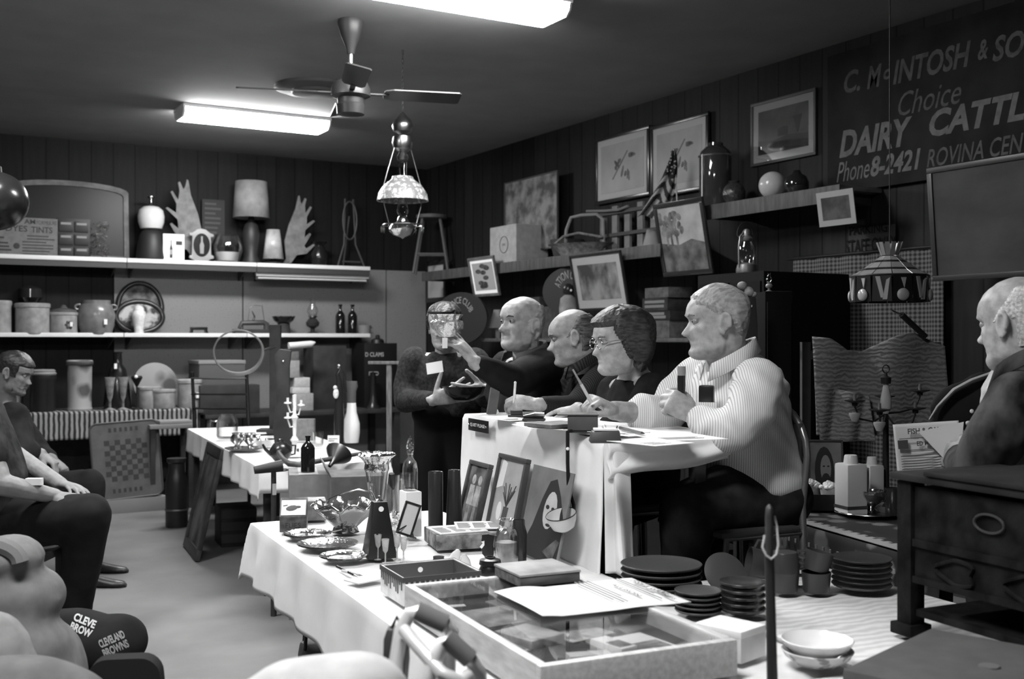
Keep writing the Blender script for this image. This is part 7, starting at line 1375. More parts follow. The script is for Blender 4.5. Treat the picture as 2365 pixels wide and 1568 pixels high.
# newspapers, boxes and trinkets
p = Fp(1024, 1300); k = sc(p); t = thing('book_box', 'low worn box under a heap of newspapers on the front table', 'box', FTM @ Vector((.52, -.83, ZT)), FT_R - R(8)); MB().bb(-.12, .13, -.09, .11, 0, .05).build('body', M('worn_box', .2, .8, noise=.6, scale=24), t, bev=.003)
for i, (x, y, r_, lab) in enumerate(((-.03, .0, 6, 'folded newspaper lying left on the low worn box'), (.06, .03, -10, 'folded newspaper lying right on the low worn box'))):
    q = t.matrix_basis @ Vector((x, y, .0512 + .004 * i)); n_ = thing('newspaper', lab, 'newspaper', q, FT_R - R(8) + R(r_), 'folded newspapers on the low box'); MB().bb(-.085, .085, -.075, .075, 0, .004).build('sheet', PAPER, n_); b = MB(Matrix.Translation((0, 0, .0045)) @ Matrix.Rotation(R(-90), 4, 'X'))
    for j in range(3): lines(b, 0, -.078 + j * .054, -.03 + j * .054, [-.06 + i2 * .009 for i2 in range(12)], .0006, .003, .25, j)
    b.build('print', M('news_ink', .25, .8), n_, smooth=False)
g0 = None
for px, py, lab in ((873, 1292, 'cordial glass farthest left of the cluster'), (890, 1304, 'cordial glass nearest the tin advertising box'), (905, 1284, 'cordial glass at the back of the cluster'), (917, 1293, 'cordial glass in the middle right of the cluster'), (932, 1299, 'cordial glass farthest right of the cluster')):
    p = Fp(px, py)
    if g0 is None:
        g0, k = pot('cordial_glass', lab, 'glass', p, [(0, 0), (9, 0), (8, 1.5), (1.6, 3), (1.6, 26), (6, 32), (9, 58), (8, 58), (4.5, 33), (0, 30)], M('etched_clear', .85, .1, 0, trans=.7, bump=.8, scale=60), 'cordial glasses beside the metronome', n=20)
    else: dup(g0, p, 0, lab)
# tin advertising box
c0 = FTM @ Vector((.035, -1.58, ZT)); k = sc(c0); t = thing('advertising_tin', 'open topped tin box painted with drips and small lettering', 'tin box', c0, FT_R); W_, D_, H_ = .22, .19, .074
b = MB(); b.bb(0, W_, 0, .004, 0, H_).bb(0, W_, D_ - .004, D_, 0, H_).bb(0, .004, .004, D_ - .004, 0, H_).bb(W_ - .004, W_, .004, D_ - .004, 0, H_).bb(.004, W_ - .004, .004, D_ - .004, 0, .006)
b.build('body', M('tin_white', .72, .4, noise=.2, scale=18), t); b = MB(); r = random.Random(4)
for i in range(15): x = .006 + i * .0146; hh_ = .016 + .03 * r.random(); b.bb(x, x + .007 + .004 * r.random(), -.0012, -.0002, H_ - hh_, H_)
for i in range(12): y = .008 + i * .0152; hh_ = .02 + .03 * r.random(); b.bb(-.0012, -.0002, y, y + .007, H_ - hh_, H_)
b.bb(-.002, W_ + .002, -.002, 0, H_ - .012, H_ + .001).bb(-.002, 0, 0, D_, H_ - .012, H_ + .001).bb(-.002, W_ + .002, D_, D_ + .002, H_ - .012, H_ + .001).bb(W_, W_ + .002, 0, D_, H_ - .012, H_ + .001)
b.build('dripped_paint', M('drip_dark', .06, .5), t, smooth=False); MB().bb(.0045, W_ - .0045, D_ - .0055, D_ - .0042, .01, H_ - .002).bb(W_ - .0055, W_ - .0042, .0045, D_ - .0045, .01, H_ - .002).build('lining', M('tin_inside', .07, .5), t); MB().text('BREAD', .04, .010, (.05, -.0015, .028)).text('CAKES', .04, .010, (.05, -.0015, .015)).build('lettering', INK, t, smooth=False)
MB().lathe([(0, 0), (.0075, 0), (.0075, .0015), (0, .0015)], n=20, t=Matrix.Translation((.115, D_ - .0056, H_ - .022)) @ Matrix.Rotation(R(90), 4, 'X')).build('price_sticker', PAPER, t)
p = Fp(1013, 1302); pot('round_box', 'small black round box beside the low worn box', 'box', p, [(0, 0), (12, 0), (12, 10), (13, 10), (13, 17), (0, 17)], BLACK)
for px, py, lab, tl in ((1040, 1312, 'upright white porcelain shell near the tin advertising box', 24), (1078, 1326, 'upright glass slipper-like ornament beside the black inkpot', -8)):
    p = Fp(px, py); k = sc(p); t = thing('porcelain_ornament', lab, 'ornament', p, CAM, 'small porcelain ornaments'); MB().lathe([(0, 0), (11 * k, 0), (14 * k, 14 * k), (12 * k, 32 * k), (5 * k, 46 * k), (0, 48 * k)], n=24, sy=.55, t=Matrix.Rotation(R(tl), 4, 'Y')).build('shell', CERAMIC if tl > 0 else M('slipper_glass', .8, .08, 0, trans=.5), t); MB().lathe([(0, 0), (14 * k, 0), (12 * k, 3 * k), (0, 4 * k)], n=18).build('foot', CERAMIC, t)
p = Fp(1125, 1297); k = sc(p); t = thing('profile_bust', 'small black and white bust in profile before the glass jar', 'bust', p, CAM)
o_ = [(-4, 0), (14, 0), (16, 20), (14, 40), (18, 62), (2, 66), (-12, 64), (-12, 56), (-14, 50), (-10, 46), (-17, 36), (-13, 33), (-14, 28), (-11, 25), (-12, 20), (-6, 14)]
MB().prism([(x * k, z * k) for x, z in o_], -.014, .014).build('bust', M('bust_black', .012, .35), t, bev=.004); MB().prism([(x * k, z * k) for x, z in ((-13, 48), (-10, 45), (-17, 36), (-12, 32), (-6, 40), (-6, 50))], -.0155, -.0142).build('pale_face', PAPER, t)
p = Fp(1170, 1301); t, k = pot('glass_jar', 'clear glass jar with a round shoulder before the portrait', 'jar', p, [(0, 0), (26, 0), (28, 6), (28, 62), (22, 80), (13, 86), (12, 98), (18, 102), (15, 104), (10, 98), (10, 84), (20, 76), (25, 60), (25, 6), (0, 4)], GLASS, n=32); MB().lathe([(0, 5 * k), (24 * k, 5 * k), (24 * k, 50 * k), (0, 50 * k)], n=24).build('filling', M('jar_filling', .35, .5, noise=.3, scale=20), t)
p = Fp(1198, 1296); pot('tall_jar', 'taller dim glass jar half hidden behind the clear jar', 'jar', p, [(0, 0), (18, 0), (19, 66), (14, 84), (14, 96), (12, 96), (12, 82), (17, 64), (16, 4), (0, 4)], M('dim_jar', .05, .08, trans=.3), n=26)
p = Fp(1132, 1326); pot('inkpot', 'squat black inkpot at the corner of the glass case', 'inkpot', p, [(0, 0), (27, 0), (28, 8), (22, 20), (26, 24), (24, 34), (12, 38), (12, 41), (8, 41), (8, 36), (0, 34)], M('inkpot_black', .008, .3))
for i, (a_, b_, lab) in enumerate((((778, 1312), (826, 1336), 'dark pen lying by the table edge, left of the tin advertising box'), ((790, 1322), (838, 1333), 'pale pen lying beside the dark pen'))):
    p, q = Fp(*a_), Fp(*b_); t = thing('pen', lab, 'pen', p + Vector((0, 0, .005))); MB().rod((0, 0, 0), (q - p) * .85, .0045).build('barrel', BLACK if i == 0 else M('pen_pale', .5, .4), t); MB().rod((q - p) * .85, q - p, .004, .001).build('nib', STEEL, t)
p = Fp(845, 1340); t = thing('envelope', 'thin folded card lying left of the tin advertising box', 'card', p, FT_R + R(20)); MB().bb(-.05, .06, -.03, .04, 0, .003).build('card', M('card_pale', .6, .8), t)
# dipper hung over the desk edge
def onpl(px, py, o, n): r_ = ray(px, py); e = Vector((0, 0, EYE)); return e + r_ * ((Vector(o) - e).dot(n) / r_.dot(n))
PM = Matrix.Translation(PO) @ Matrix.Rotation(PR, 4, 'Z'); PN = (PM.to_3x3() @ Vector((-1, 0, 0)))
a_ = onpl(1311, 1006, PM @ Vector((-.075, 0, 0)), PN); k = sc(a_); hk = a_.z; t = thing('dipper', 'long dark-handled enamel dipper hooked over the front edge of the white desk', 'dipper', Vector((a_.x, a_.y, a_.z)), CAM)
MB().tube([(.06, .07, .018), (.03, .03, .03), (0, 0, .012), (0, 0, -60 * k), (2 * k, 0, -122 * k), (14 * k, 0, -160 * k), (14 * k, -.01, -182 * k)], 5.5 * k, 8, flat=.5).build('handle', M('dipper_black', .012, .8), t); MB().ell((0, -.006, -30 * k), (4 * k, .004, 4 * k), 12, 6).build('rivet', PAPER, t)
e = Matrix.Translation((-17 * k, -.045, -176 * k)) @ Matrix.Rotation(R(-12), 4, 'Y') @ Matrix.Rotation(R(14), 4, 'X')
MB(e).lathe([(0, -42 * k), (12 * k, -41 * k), (26 * k, -32 * k), (33 * k, -14 * k), (35 * k, 0), (33 * k, 0), (31 * k, -13 * k), (24 * k, -30 * k), (11 * k, -38 * k), (0, -39 * k)], n=36).build('bowl', CERAMIC, t); MB(e).tube([(35 * k * math.cos(q), 35 * k * math.sin(q), 0) for q in [2 * PI * i / 36 for i in range(36)]], 1.3 * k, 6, True).build('rim', BLACK, t)
# ================================================================ glass display case
CXY = (.012, .47, -2.44, -1.655); CH = .075
t = thing('display_case', 'flat glass-topped wooden display case on the front table', 'display case', FTM @ Vector((CXY[0], CXY[2], ZT)), FT_R); W_, D_ = CXY[1] - CXY[0], CXY[3] - CXY[2]; CT = t; CM = t.matrix_basis.copy(); fw = .022
for nm, (x0, x1, y0, y1) in (('front_rail', (0, W_, 0, fw)), ('back_rail', (0, W_, D_ - fw, D_)), ('side_rail', (0, fw, fw + .001, D_ - fw - .001)), ('side_rail', (W_ - fw, W_, fw + .001, D_ - fw - .001))): MB().bb(x0, x1, y0, y1, 0, CH).build(nm, M('case_wood', .55, .5, noise=.15, scale=12, stretch=(6, 1, 6)), t, bev=.003)
MB().bb(fw, W_ - fw, fw, D_ - fw, 0, .036).build('bed', M('case_velvet', .09, .9, noise=.3, scale=10), t)
PANE = glass('case_glass', .95, .015, pane=True); MB().bb(fw - .004, W_ - fw + .004, fw - .004, D_ - fw + .004, CH - .005, CH - .003).build('pane', PANE, t)
ins = []
def inside(name, label, cat, x, y, w, d_, h, rz, mat, txt=None, art=None):
    q = thing(name, label, cat, CM @ Vector((x, y, .0365)), FT_R + R(rz)); MB().bb(-w / 2, w / 2, -d_ / 2, d_ / 2, 0, h).build('body', mat, q, bev=.002)
    if art: MB().bb(-w * .4, w * .4, -d_ * .4, d_ * .05, h, h + .0008).build('picture', art, q)
    if txt: lines(b := MB(Matrix.Translation((0, 0, h + .0008)) @ Matrix.Rotation(R(-90), 4, 'X')), 0, -w * .4, w * .4, [-d_ * (.12 + .08 * i) for i in range(4)], .0006, .004, .3, 1); b.build('lettering', INK, q, smooth=False)
    return q
inside('booklet', 'printed booklet lying inside the case near its front right corner', 'booklet', .32, .16, .12, .15, .006, 8, PAPER, True, M('pic_grey', .2, .7, noise=.6, scale=40))
inside('small_carton', 'small white carton inside the case beside the printed booklet', 'carton', .23, .12, .045, .10, .03, 12, M('carton_white', .75, .7), None, M('pic_dark', .08, .7))
inside('matchbox', 'little pale box inside the case near its front edge', 'matchbox', .16, .10, .09, .035, .02, -10, M('match_pale', .6, .7)); inside('card_case', 'dull card case lying inside the left half of the case', 'case', .12, .30, .10, .12, .02, 18, M('dull_case', .34, .5, noise=.4, scale=30))
inside('leather_wallet', 'worn flat wallet inside the case, left of the newspaper', 'wallet', .12, .47, .14, .16, .018, 6, M('worn_wallet', .28, .6, noise=.5, scale=18)); inside('dark_book', 'dark book inside the case under the wooden box', 'book', .31, .60, .2, .15, .025, 4, M('book_dark', .035, .6)); inside('paper_slip', 'narrow white slip inside the case near the inkpot', 'paper', .09, .66, .05, .02, .003, -8, PAPER); inside('medal_card', 'pale card with a dark medal inside the left side of the case', 'card', .055, .26, .05, .08, .004, 10, M('medal_pale', .5, .7), None, M('medal_dark', .05, .4)); inside('postcard', 'pale postcard inside the case under the newspaper edge', 'postcard', .25, .30, .13, .09, .003, 15, M('postcard_pale', .45, .7, noise=.3, scale=30))
ZC = ZT + CH + .0005
# newspaper on the glass
A, B_, C_, D2 = onz(1442, 1332, ZC), onz(1572, 1384, ZC), onz(1272, 1440, ZC), onz(1158, 1375, ZC)
o = (A + B_ + C_ + D2) / 4; ux = (B_ - A).normalized(); yaw = math.atan2(ux.y, ux.x); wp = ((B_ - A).length + (C_ - D2).length) / 2; hp = ((D2 - A).length + (C_ - B_).length) / 2
t = thing('newspaper', 'newspaper headed FISH & GAME lying across the glass display case', 'newspaper', o + Vector((0, 0, .002)), yaw)
MB().grid(lambda u, v: ((u - .5) * wp, (v - .5) * hp, .001 + .006 * max(0, math.sin(v * 9 + u * 2)) * (1 if v < .5 else .3)), 30, 40).build('sheet', M('newsprint', .84, .85), t, solid=.0015)
b = MB(Matrix.Translation((0, 0, .0085)) @ Matrix.Rotation(R(-90), 4, 'X')); b.text('FISH & GAME', wp * .62, hp * .055, (.0, 0, hp * .43), bold=.03).text('ALLISON', wp * .5, hp * .035, (0, 0, hp * .25), bold=.02); b.text('NEWS', wp * .18, hp * .03, (wp * .38, 0, hp * .40), bold=.02)
for j in range(6): lines(b, 0, -wp * .44, wp * .44, [hp * (.36 - .025 * j if j < 2 else .2 - .03 * j)], 0, hp * .008, .3, j)
b.build('lettering', M('news_ink', .25, .8), t, smooth=False)
# wooden box on the case
p = onz(1202, 1357, ZC); t = thing('wooden_box', 'flat wooden box with a worn pale lid standing on the glass case', 'box', p, FT_R); MB().bb(0, .17, 0, .16, 0, .024).build('body', M('box_wood', .10, .5, noise=.4, scale=10, stretch=(1, 6, 6)), t, bev=.002); MB().bb(-.002, .172, -.002, .162, .0245, .031).build('lid', M('box_lid', .3, .6, noise=.35, scale=7), t, bev=.002)
# ================================================================ on the white desk
ZD = POD + .0135
def Dp(px, py): return onz(px, py, ZD)
for i, (px, py, w, d_, rz, lab) in enumerate(((1180, 968, .12, .16, 10, 'white sheet lying before the bald writer'), (1255, 985, .16, .2, -6, 'white sheet lying under the woman\'s hands'), (1300, 990, .14, .2, 20, 'white sheet left of the grey card box'), (1450, 1000, .21, .28, 8, 'broad white sheet behind the tape holder'), (1560, 1012, .2, .26, -4, 'broad white sheet under the striped-shirt man\'s elbow'), (1500, 1026, .15, .2, 14, 'white slip near the rumpled end of the desk'))):
    p = Dp(px, py) + Vector((0, 0, .0012 * i)); t = thing('paper_sheet', lab, 'paper', p, PR + R(rz), 'loose papers on the white desk'); MB().bb(-w / 2, w / 2, -d_ / 2, d_ / 2, 0, .0015).build('sheet', PAPER, t); b = MB(Matrix.Translation((0, 0, .0022)) @ Matrix.Rotation(R(-90), 4, 'X')); lines(b, 0, -w * .4, w * .3, [-d_ * .35 + q * .016 for q in range(4)], .0006, .002, .5, i); b.build('writing', M('news_ink', .25, .8), t, smooth=False)
p = Dp(1347, 1000); k = sc(p); t = thing('card_box', 'grey card file box in the middle of the white desk', 'box', p, CAM + R(-3)); MB().bb(-36 * k, 34 * k, 0, .09, .008, .008 + 34 * k).build('body', M('file_grey', .07, .6, noise=.2, scale=14), t, bev=.003); MB().bb(-34 * k, 32 * k, .005, .085, .0, .008).build('base', DARK, t)
MB().bb(-60 * k, 36 * k, -.004, .094, .0085 + 34 * k, .012 + 34 * k).build('lid', M('file_lid', .05, .5), t)
p = Dp(1397, 1021); k = sc(p); t = thing('tape_holder', 'heavy dark wedge-shaped tape holder with scraps on top', 'tape holder', p, CAM); MB().loft([[(-36 * k, -.04, 0), (36 * k, -.04, 0), (36 * k, .04, 0), (-36 * k, .04, 0)], [(-30 * k, -.03, 26 * k), (32 * k, -.03, 28 * k), (32 * k, .03, 28 * k), (-30 * k, .03, 26 * k)]]).build('body', M('holder_dark', .03, .5, noise=.2, scale=14), t, bev=.004); MB().bb(-26 * k, 28 * k, -.024, .024, 28 * k, 32 * k).build('paper_scraps', PAPER, t); MB().tube(arc(-2 * k, 36 * k, 4 * k, 4 * k, 0, 360, 12, 0)[:-1], 1.2 * k, 6, True).build('ring', STEEL, t); MB().rod((26 * k, 0, 28 * k), (28 * k, -.01, 38 * k), 1.5 * k).build('spike', IRON, t)
a_, b_ = Dp(1432, 998), Dp(1472, 1008); t = thing('pencil', 'dark pencil lying right of the tape holder', 'pencil', a_ + Vector((0, 0, .0135))); MB().rod((0, 0, 0), (b_ - a_) * 1.25, .0055, .0045, 6).build('shaft', M('pencil_grey', .06, .4), t); MB().rod((b_ - a_) * 1.25, (b_ - a_) * 1.4, .0045, .001, 6).build('tip', BLACK, t)
p = Dp(1193, 963); k = sc(p); t = thing('ink_stand', 'dark square ink stand under the bald man\'s writing hand', 'ink stand', p, CAM); MB().bb(-20 * k, 20 * k, -.03, .03, 0, 6 * k).build('base', DARK, t, bev=.003); MB().bb(-14 * k, 14 * k, -.02, .02, 6 * k, 16 * k).build('well', M('well_dark', .03, .3), t, bev=.003)
p = Dp(1237, 972); k = sc(p); t = thing('stapler', 'dark stapler lying left of the grey card box', 'stapler', p, CAM + R(-10)); MB().bb(-30 * k, 22 * k, -.018, .018, 0, 6 * k).build('base', DARK, t, bev=.003); MB().tube([(-28 * k, 0, 8 * k), (0, 0, 13 * k), (20 * k, 0, 12 * k)], [5 * k, 7 * k, 8 * k], 8).build('arm', BLACK, t)
p = Dp(1270, 988); k = sc(p); t = thing('ledger', 'thin grey ledger lying before the grey card box', 'ledger', p, PR + R(14)); MB().bb(-.07, .09, -.09, .05, .006, .018).build('cover', M('ledger_grey', .13, .6, noise=.3, scale=20), t, bev=.002)
# QUIET PLEASE
nn = PN; c_ = onpl(1103, 983, PM @ Vector((-.043, 0, 0)), PN); e0, e1 = onpl(1081, 980, PM @ Vector((-.043, 0, 0)), PN), onpl(1125, 985, PM @ Vector((-.043, 0, 0)), PN); w_ = (e1 - e0).length; k = sc(c_)
t = thing('quiet_sign', 'small black QUIET PLEASE sign pinned to the front of the white desk', 'sign', c_, PRZ); MB().bb(-w_ / 2, w_ / 2, 0, .006, -14 * k, 14 * k).build('plate', BLACK, t, bev=.001); MB().text('QUIET PLEASE', w_ * .76, 9 * k, (0, -.0012, 0), bold=.01).build('lettering', M('sign_white', .7, .6), t, smooth=False)
for s in (-1, 1): MB().ell((s * w_ * .45, -.002, 0), (.005, .003, .003), 8, 6).build('pin', CHROME, t)
p = at(1128, 925, 4.9); t = thing('grey_folder', 'grey folder standing between the standing helper and the desk', 'folder', Dp(1128, 957) + PM.to_3x3() @ Vector((.02, .0, 0)), CAM + R(10)); k = sc(t.location); MB().prism([(-14 * k, 0), (8 * k, 0), (16 * k, 52 * k), (-4 * k, 62 * k)], 0, .03).build('folder', M('folder_grey', .11, .8, noise=.1, scale=20), t, bev=.003)
# ================================================================ dark dishes on the plate table
DISH = M('dark_plate', .045, .28, spec=.5); DISH2 = M('dark_plate_matt', .055, .5)
def platestack(name, labels, cat, px, py, r_, step, group, mat, bowl=False):
    p = Fp(px, py); k = sc(p); first = None
    for i, lab in enumerate(labels):
        q = p + Vector((0, 0, i * step * k))
        if first is None:
            prof = [(0, 0), (r_ * .6, 0), (r_ * .66, 2), (r_ * .95, step * .55), (r_, step * .9), (r_ * .985, step * 1.0), (r_ * .9, step * .72), (r_ * .6, step * .35), (0, step * .3)] if not bowl else [(0, 0), (r_ * .5, 0), (r_ * .8, step * .5), (r_, step * 1.25), (r_ * .96, step * 1.3), (r_ * .75, step * .8), (0, step * .5)]
            first, _ = pot(name, lab, cat, q, prof, mat, group, k, n=40)
        else: dup(first, q, 0, lab)
o5 = ['bottom', 'second from bottom', 'middle', 'second from top', 'top']
platestack('dinner_plate', ['%s dinner plate of the wide stack at the left' % s for s in o5], 'plate', 1527, 1372, 94, 14.5, 'wide dark dinner plates', DISH2)
platestack('side_plate', ['%s side plate of the small matt stack in front of the dinner plates' % s for s in o5], 'plate', 1612, 1416, 54, 11, 'small dark side plates', DISH2)
platestack('soup_bowl', ['%s shallow bowl of the glossy stack beside the cane' % s for s in o5], 'bowl', 1715, 1416, 53, 15, 'glossy shallow bowls', DISH)
platestack('salad_plate', ['%s plate of the stack at the right by the carved cabinet' % s for s in ['bottom', 'second', 'third', 'fourth', 'fifth', 'top']], 'plate', 1990, 1358, 68, 12, 'dark plates at the right', DISH)
p = Fp(1672, 1352); k = sc(p); t = thing('platter', 'dark platter propped between the dinner plates and the tipped mug', 'platter', p, CAM, None, rot=(R(28), 0, CAM)); MB().lathe([(0, 4 * k), (34 * k, 4 * k), (50 * k, 0), (52 * k, 2 * k), (34 * k, 8 * k), (0, 8 * k)], n=40, t=Matrix.Translation((0, 0, 34 * k)) @ Matrix.Rotation(R(28), 4, 'X') @ Matrix.Rotation(R(14), 4, 'Y')).build('body', DISH2, t)
CUPP = [(0, 0), (28, 0), (30, 4), (34, 46), (32, 46), (28, 6), (0, 5)]
def cup(label, p, k, rot=None, sc_=1, name='mug'):
    t = thing(name, label, 'mug', p, CAM, 'dark mugs on the plate table', rot=rot); MB().lathe([(r_ * k * sc_, z * k * sc_) for r_, z in CUPP], n=32).build('body', DISH, t); MB().tube([(33 * k * sc_, 0, 38 * k * sc_), (50 * k * sc_, 0, 34 * k * sc_), (50 * k * sc_, 0, 14 * k * sc_), (30 * k * sc_, 0, 8 * k * sc_)], 4 * k * sc_, 8).build('handle', DISH, t); return t
p = Fp(1760, 1345); k = sc(p); cup('dark mug tipped on its side, opening to the left', p + Vector((0, 0, 38 * k)) + VR * .02, k, (0, R(-78), CAM), 1.05)
p = Fp(1812, 1366); k = sc(p); cup('lower mug of the stacked pair right of the cane', p, k, (0, 0, CAM)); cup('upper mug turned over on the pair right of the cane', p + Vector((0, 0, 92 * k)), k, (R(180), 0, CAM), 1.0)
p = Fp(1885, 1366); k = sc(p); cup('lower mug of the pair left of the right-hand plates', p, k, (0, 0, CAM + PI)); cup('upper tilted mug nested in the pair left of the right-hand plates', p + Vector((-.004, 0, 50 * k)), k, (0, R(-14), CAM + PI), .97)
p = Fp(1713, 1518, ZT); k = sc(p); t = thing('white_carton', 'low white carton beside the corner of the glass display case', 'carton', p, FT_R + R(20)); MB().bb(-50 * k, 52 * k, -.03, .09, 0, 72 * k).build('body', M('carton_white2', .7, .7, noise=.15, scale=9), t, bev=.003); MB().bb(-51 * k, 53 * k, -.031, .091, 56 * k, 73 * k).build('lid', M('carton_lid2', .85, .7), t, bev=.003)
for i, lab in enumerate(('lower pale patterned dish right of the cane', 'upper plain pale dish right of the cane')):
    p = Fp(1888, 1532) + Vector((0, 0, i * .022)); k = sc(p) if i == 0 else k; pot('pale_dish', lab, 'dish', p, [(0, 0), (50, 0), (74, 18), (82, 32), (80, 34), (70, 20), (48, 6), (0, 5)], MV('pale_pattern', .18, .55, 26, thr=.3, soft=.2, rough=.2) if i == 0 else M('pale_glaze', .8, .15), 'pale dishes right of the cane', k, n=48)
# cane
d = 2.2; p = onz(1785, 1640, ZT); k = sc(p); zt = at(1775, 1165, dep(p)).z - p.z; t = thing('riding_crop', 'upright dark crop with a padded leather head and a cord loop', 'crop', p, CAM); LE = M('crop_leather', .03, .45, noise=.4, scale=14)
MB().lathe([(0, 0), (24 * k, 0), (22 * k, 12 * k), (14 * k, 18 * k), (0, 18 * k)], n=24).build('base', DARK, t); z0 = zt - 120 * k
MB().rod((0, 0, 15 * k), (-8 * k, 0, z0), 13 * k, 11 * k, 16).build('shaft', M('crop_shaft', .025, .5), t); MB().tube([(-8 * k, 0, z0), (-8 * k, 0, z0 + 30 * k), (-8 * k, 0, zt - 30 * k), (-8 * k, 0, zt - 8 * k), (-8 * k, 0, zt)], [12 * k, 15 * k, 16 * k, 13 * k, 4 * k], 14, flat=.6).build('grip', LE, t)
MB().tube([(-20 * k, -.004, z0 + 50 * k), (-27 * k, -.01, z0 + 24 * k), (-20 * k, -.014, z0 + 6 * k), (-8 * k, -.016, z0 - 2 * k), (4 * k, -.014, z0 + 8 * k), (10 * k, -.01, z0 + 30 * k), (8 * k, -.004, z0 + 70 * k), (3 * k, 0, z0 + 94 * k)], 2.6 * k, 8).build('cord_loop', M('cord_pale', .5, .7), t)
# carved cabinet on the table end
c0 = FTM @ Vector((1.02, -2.86, ZT)); t = thing('carved_cabinet', 'dark carved wooden cabinet stand at the right, in front of the reading man', 'cabinet', c0, FT_R); W_, D_, H_ = .34, .54, .385; CW = M('carved_wood', .009, .6, noise=.6, scale=18, bump=.5, spec=.1)
MB().bb(-.012, W_ + .012, -.012, D_ + .012, H_ - .018, H_).build('top', M('cab_top', .02, .55, noise=.3, scale=9, spec=.15), t, bev=.005); MB().bb(-.018, W_ + .018, .06, D_ - .10, H_ + .0005, H_ + .012).build('top_tray', M('cab_top', .035, .5), t, bev=.004)
for x in (0, W_ - .045):
    for y in (0, D_ - .045): MB().bb(x, x + .045, y, y + .045, .02, H_ - .02).build('leg', CW, t, bev=.004); MB().bb(x - .012, x + .055, y - .012, y + .055, 0, .028).build('foot', CW, t, bev=.004)
MB().bb(.008, W_ - .008, .05, D_ - .05, .13, H_ - .03).build('case', CW, t); MB().bb(.0, .007, .05, D_ - .05, .215, .232).bb(.0, .007, .05, D_ - .05, .13, .145).build('moulding', CW, t); MB().bb(.012, W_ - .02, .05, D_ - .05, .05, .066).build('low_rail', CW, t)
for y in (.17, .36):
    for a in range(5): pass
    MB().tube([(.0045, y + .05 * math.cos(q) * (1 + .3 * math.cos(3 * q)), .175 + .028 * math.sin(q)) for q in [2 * PI * i / 28 for i in range(28)]], .005, 6, True).build('carving', CW, t)
MB().tube([(.002, .27 + .04 * math.cos(q), .30 + .02 * math.sin(q)) for q in [2 * PI * i / 24 for i in range(24)]], .003, 6, True).build('handle_ring', M('ring_dark', .08, .4, .6), t)
# open cardboard box in the bottom right corner
c0 = onz(1945, 1545, .82); a_ = onz(2150, 1450, .82); e = (a_ - c0); yaw = math.atan2(e.y, e.x); t = thing('cardboard_box', 'plain grey cardboard box cut by the bottom right corner', 'carton', Vector((c0.x, c0.y, ZT)), yaw); L_ = e.length; MB().bb(0, L_, -.34, 0, 0, .82 - ZT).build('body', M('plain_card', .085, .85, noise=.1, scale=14), t, bev=.006); MB().lathe([(0, 0), (.02, 0), (.019, .003), (0, .003)], c=(L_ * .5, -.2, .82 - ZT), n=24).build('seal', M('seal_card', .10, .7), t)
# folded walking frame at the aisle
d = 1.95; k = d / FPX; o = at(1000, 1568, d); AL = M('walker_alloy', .72, .35, .35); GR = M('foam_grip', .14, .8)
t = thing('walking_frame', 'folded aluminium walking frame with two grey foam grips at the bottom edge', 'walking frame', Vector((o.x, o.y, 0)), CAM); zo = lambda py: EYE - (py - CY) * k
W1 = lambda px, py, y=0: ((px - 1000) * k, y, zo(py))
MB().tube([((905 - 1000) * k, -.05, .012), W1(918, 1520, -.03), W1(926, 1455), W1(946, 1418), W1(968, 1412, .0), W1(1028, 1440, .0), W1(1044, 1462, .01), W1(1036, 1500, .03), ((1010 - 1000) * k, .14, .012)], .0125, 12).build('side_tube', AL, t)
MB().tube([((965 - 1000) * k, -.10, .012), W1(985, 1568, -.1), W1(1012, 1494, -.09), W1(1028, 1456, -.08), W1(1046, 1450, -.08), W1(1090, 1492, -.08), W1(1110, 1525, -.07), W1(1114, 1600, -.05), ((1112 - 1000) * k, -.02, .012)], .0125, 12).build('side_tube', AL, t)
MB().tube([W1(936, 1448, -.02), W1(960, 1462, -.05), W1(1030, 1512, -.11), W1(1072, 1530, -.11), W1(1086, 1524, -.09)], .0115, 12).build('cross_tube', AL, t); MB().tube([W1(920, 1640, -.03), W1(1113, 1700, -.05)], .011, 10).build('cross_tube', AL, t)
MB().tube([W1(962, 1410, .0), W1(1030, 1441, .0)], .0165, 16).build('grip', GR, t); MB().tube([W1(1036, 1444, -.08), W1(1090, 1492, -.08)], .0165, 16).build('grip', GR, t)
for x, y in ((905, -.05), (1010, .14), (965, -.10), (1112, -.02)): MB().lathe([(0, 0), (.017, 0), (.016, .03), (0, .03)], c=((x - 1000) * k, y, 0), n=12).build('rubber_tip', BLACK, t)
p = at(915, 1500, 2.02); t = thing('patterned_pouch', 'dark patterned cloth pouch hanging on the walking frame', 'pouch', p, CAM); k = 2.02 / FPX; MB().loft([[(x * a * k, y * a, z * k) for x, y in ((-26, -.02), (22, -.03), (30, 0), (22, .03), (-26, .02))] for a, z in ((.75, 50), (1, 30), (1.05, -20), (.9, -70), (.5, -84))]).build('pouch', MV('pouch_pattern', .5, .03, 16, thr=.16, soft=.03), t); MB().tube([(-10 * k, 0, 48 * k), (0, .01, 72 * k), (14 * k, 0, 48 * k)], .004, 6).build('strap', BLACK, t)
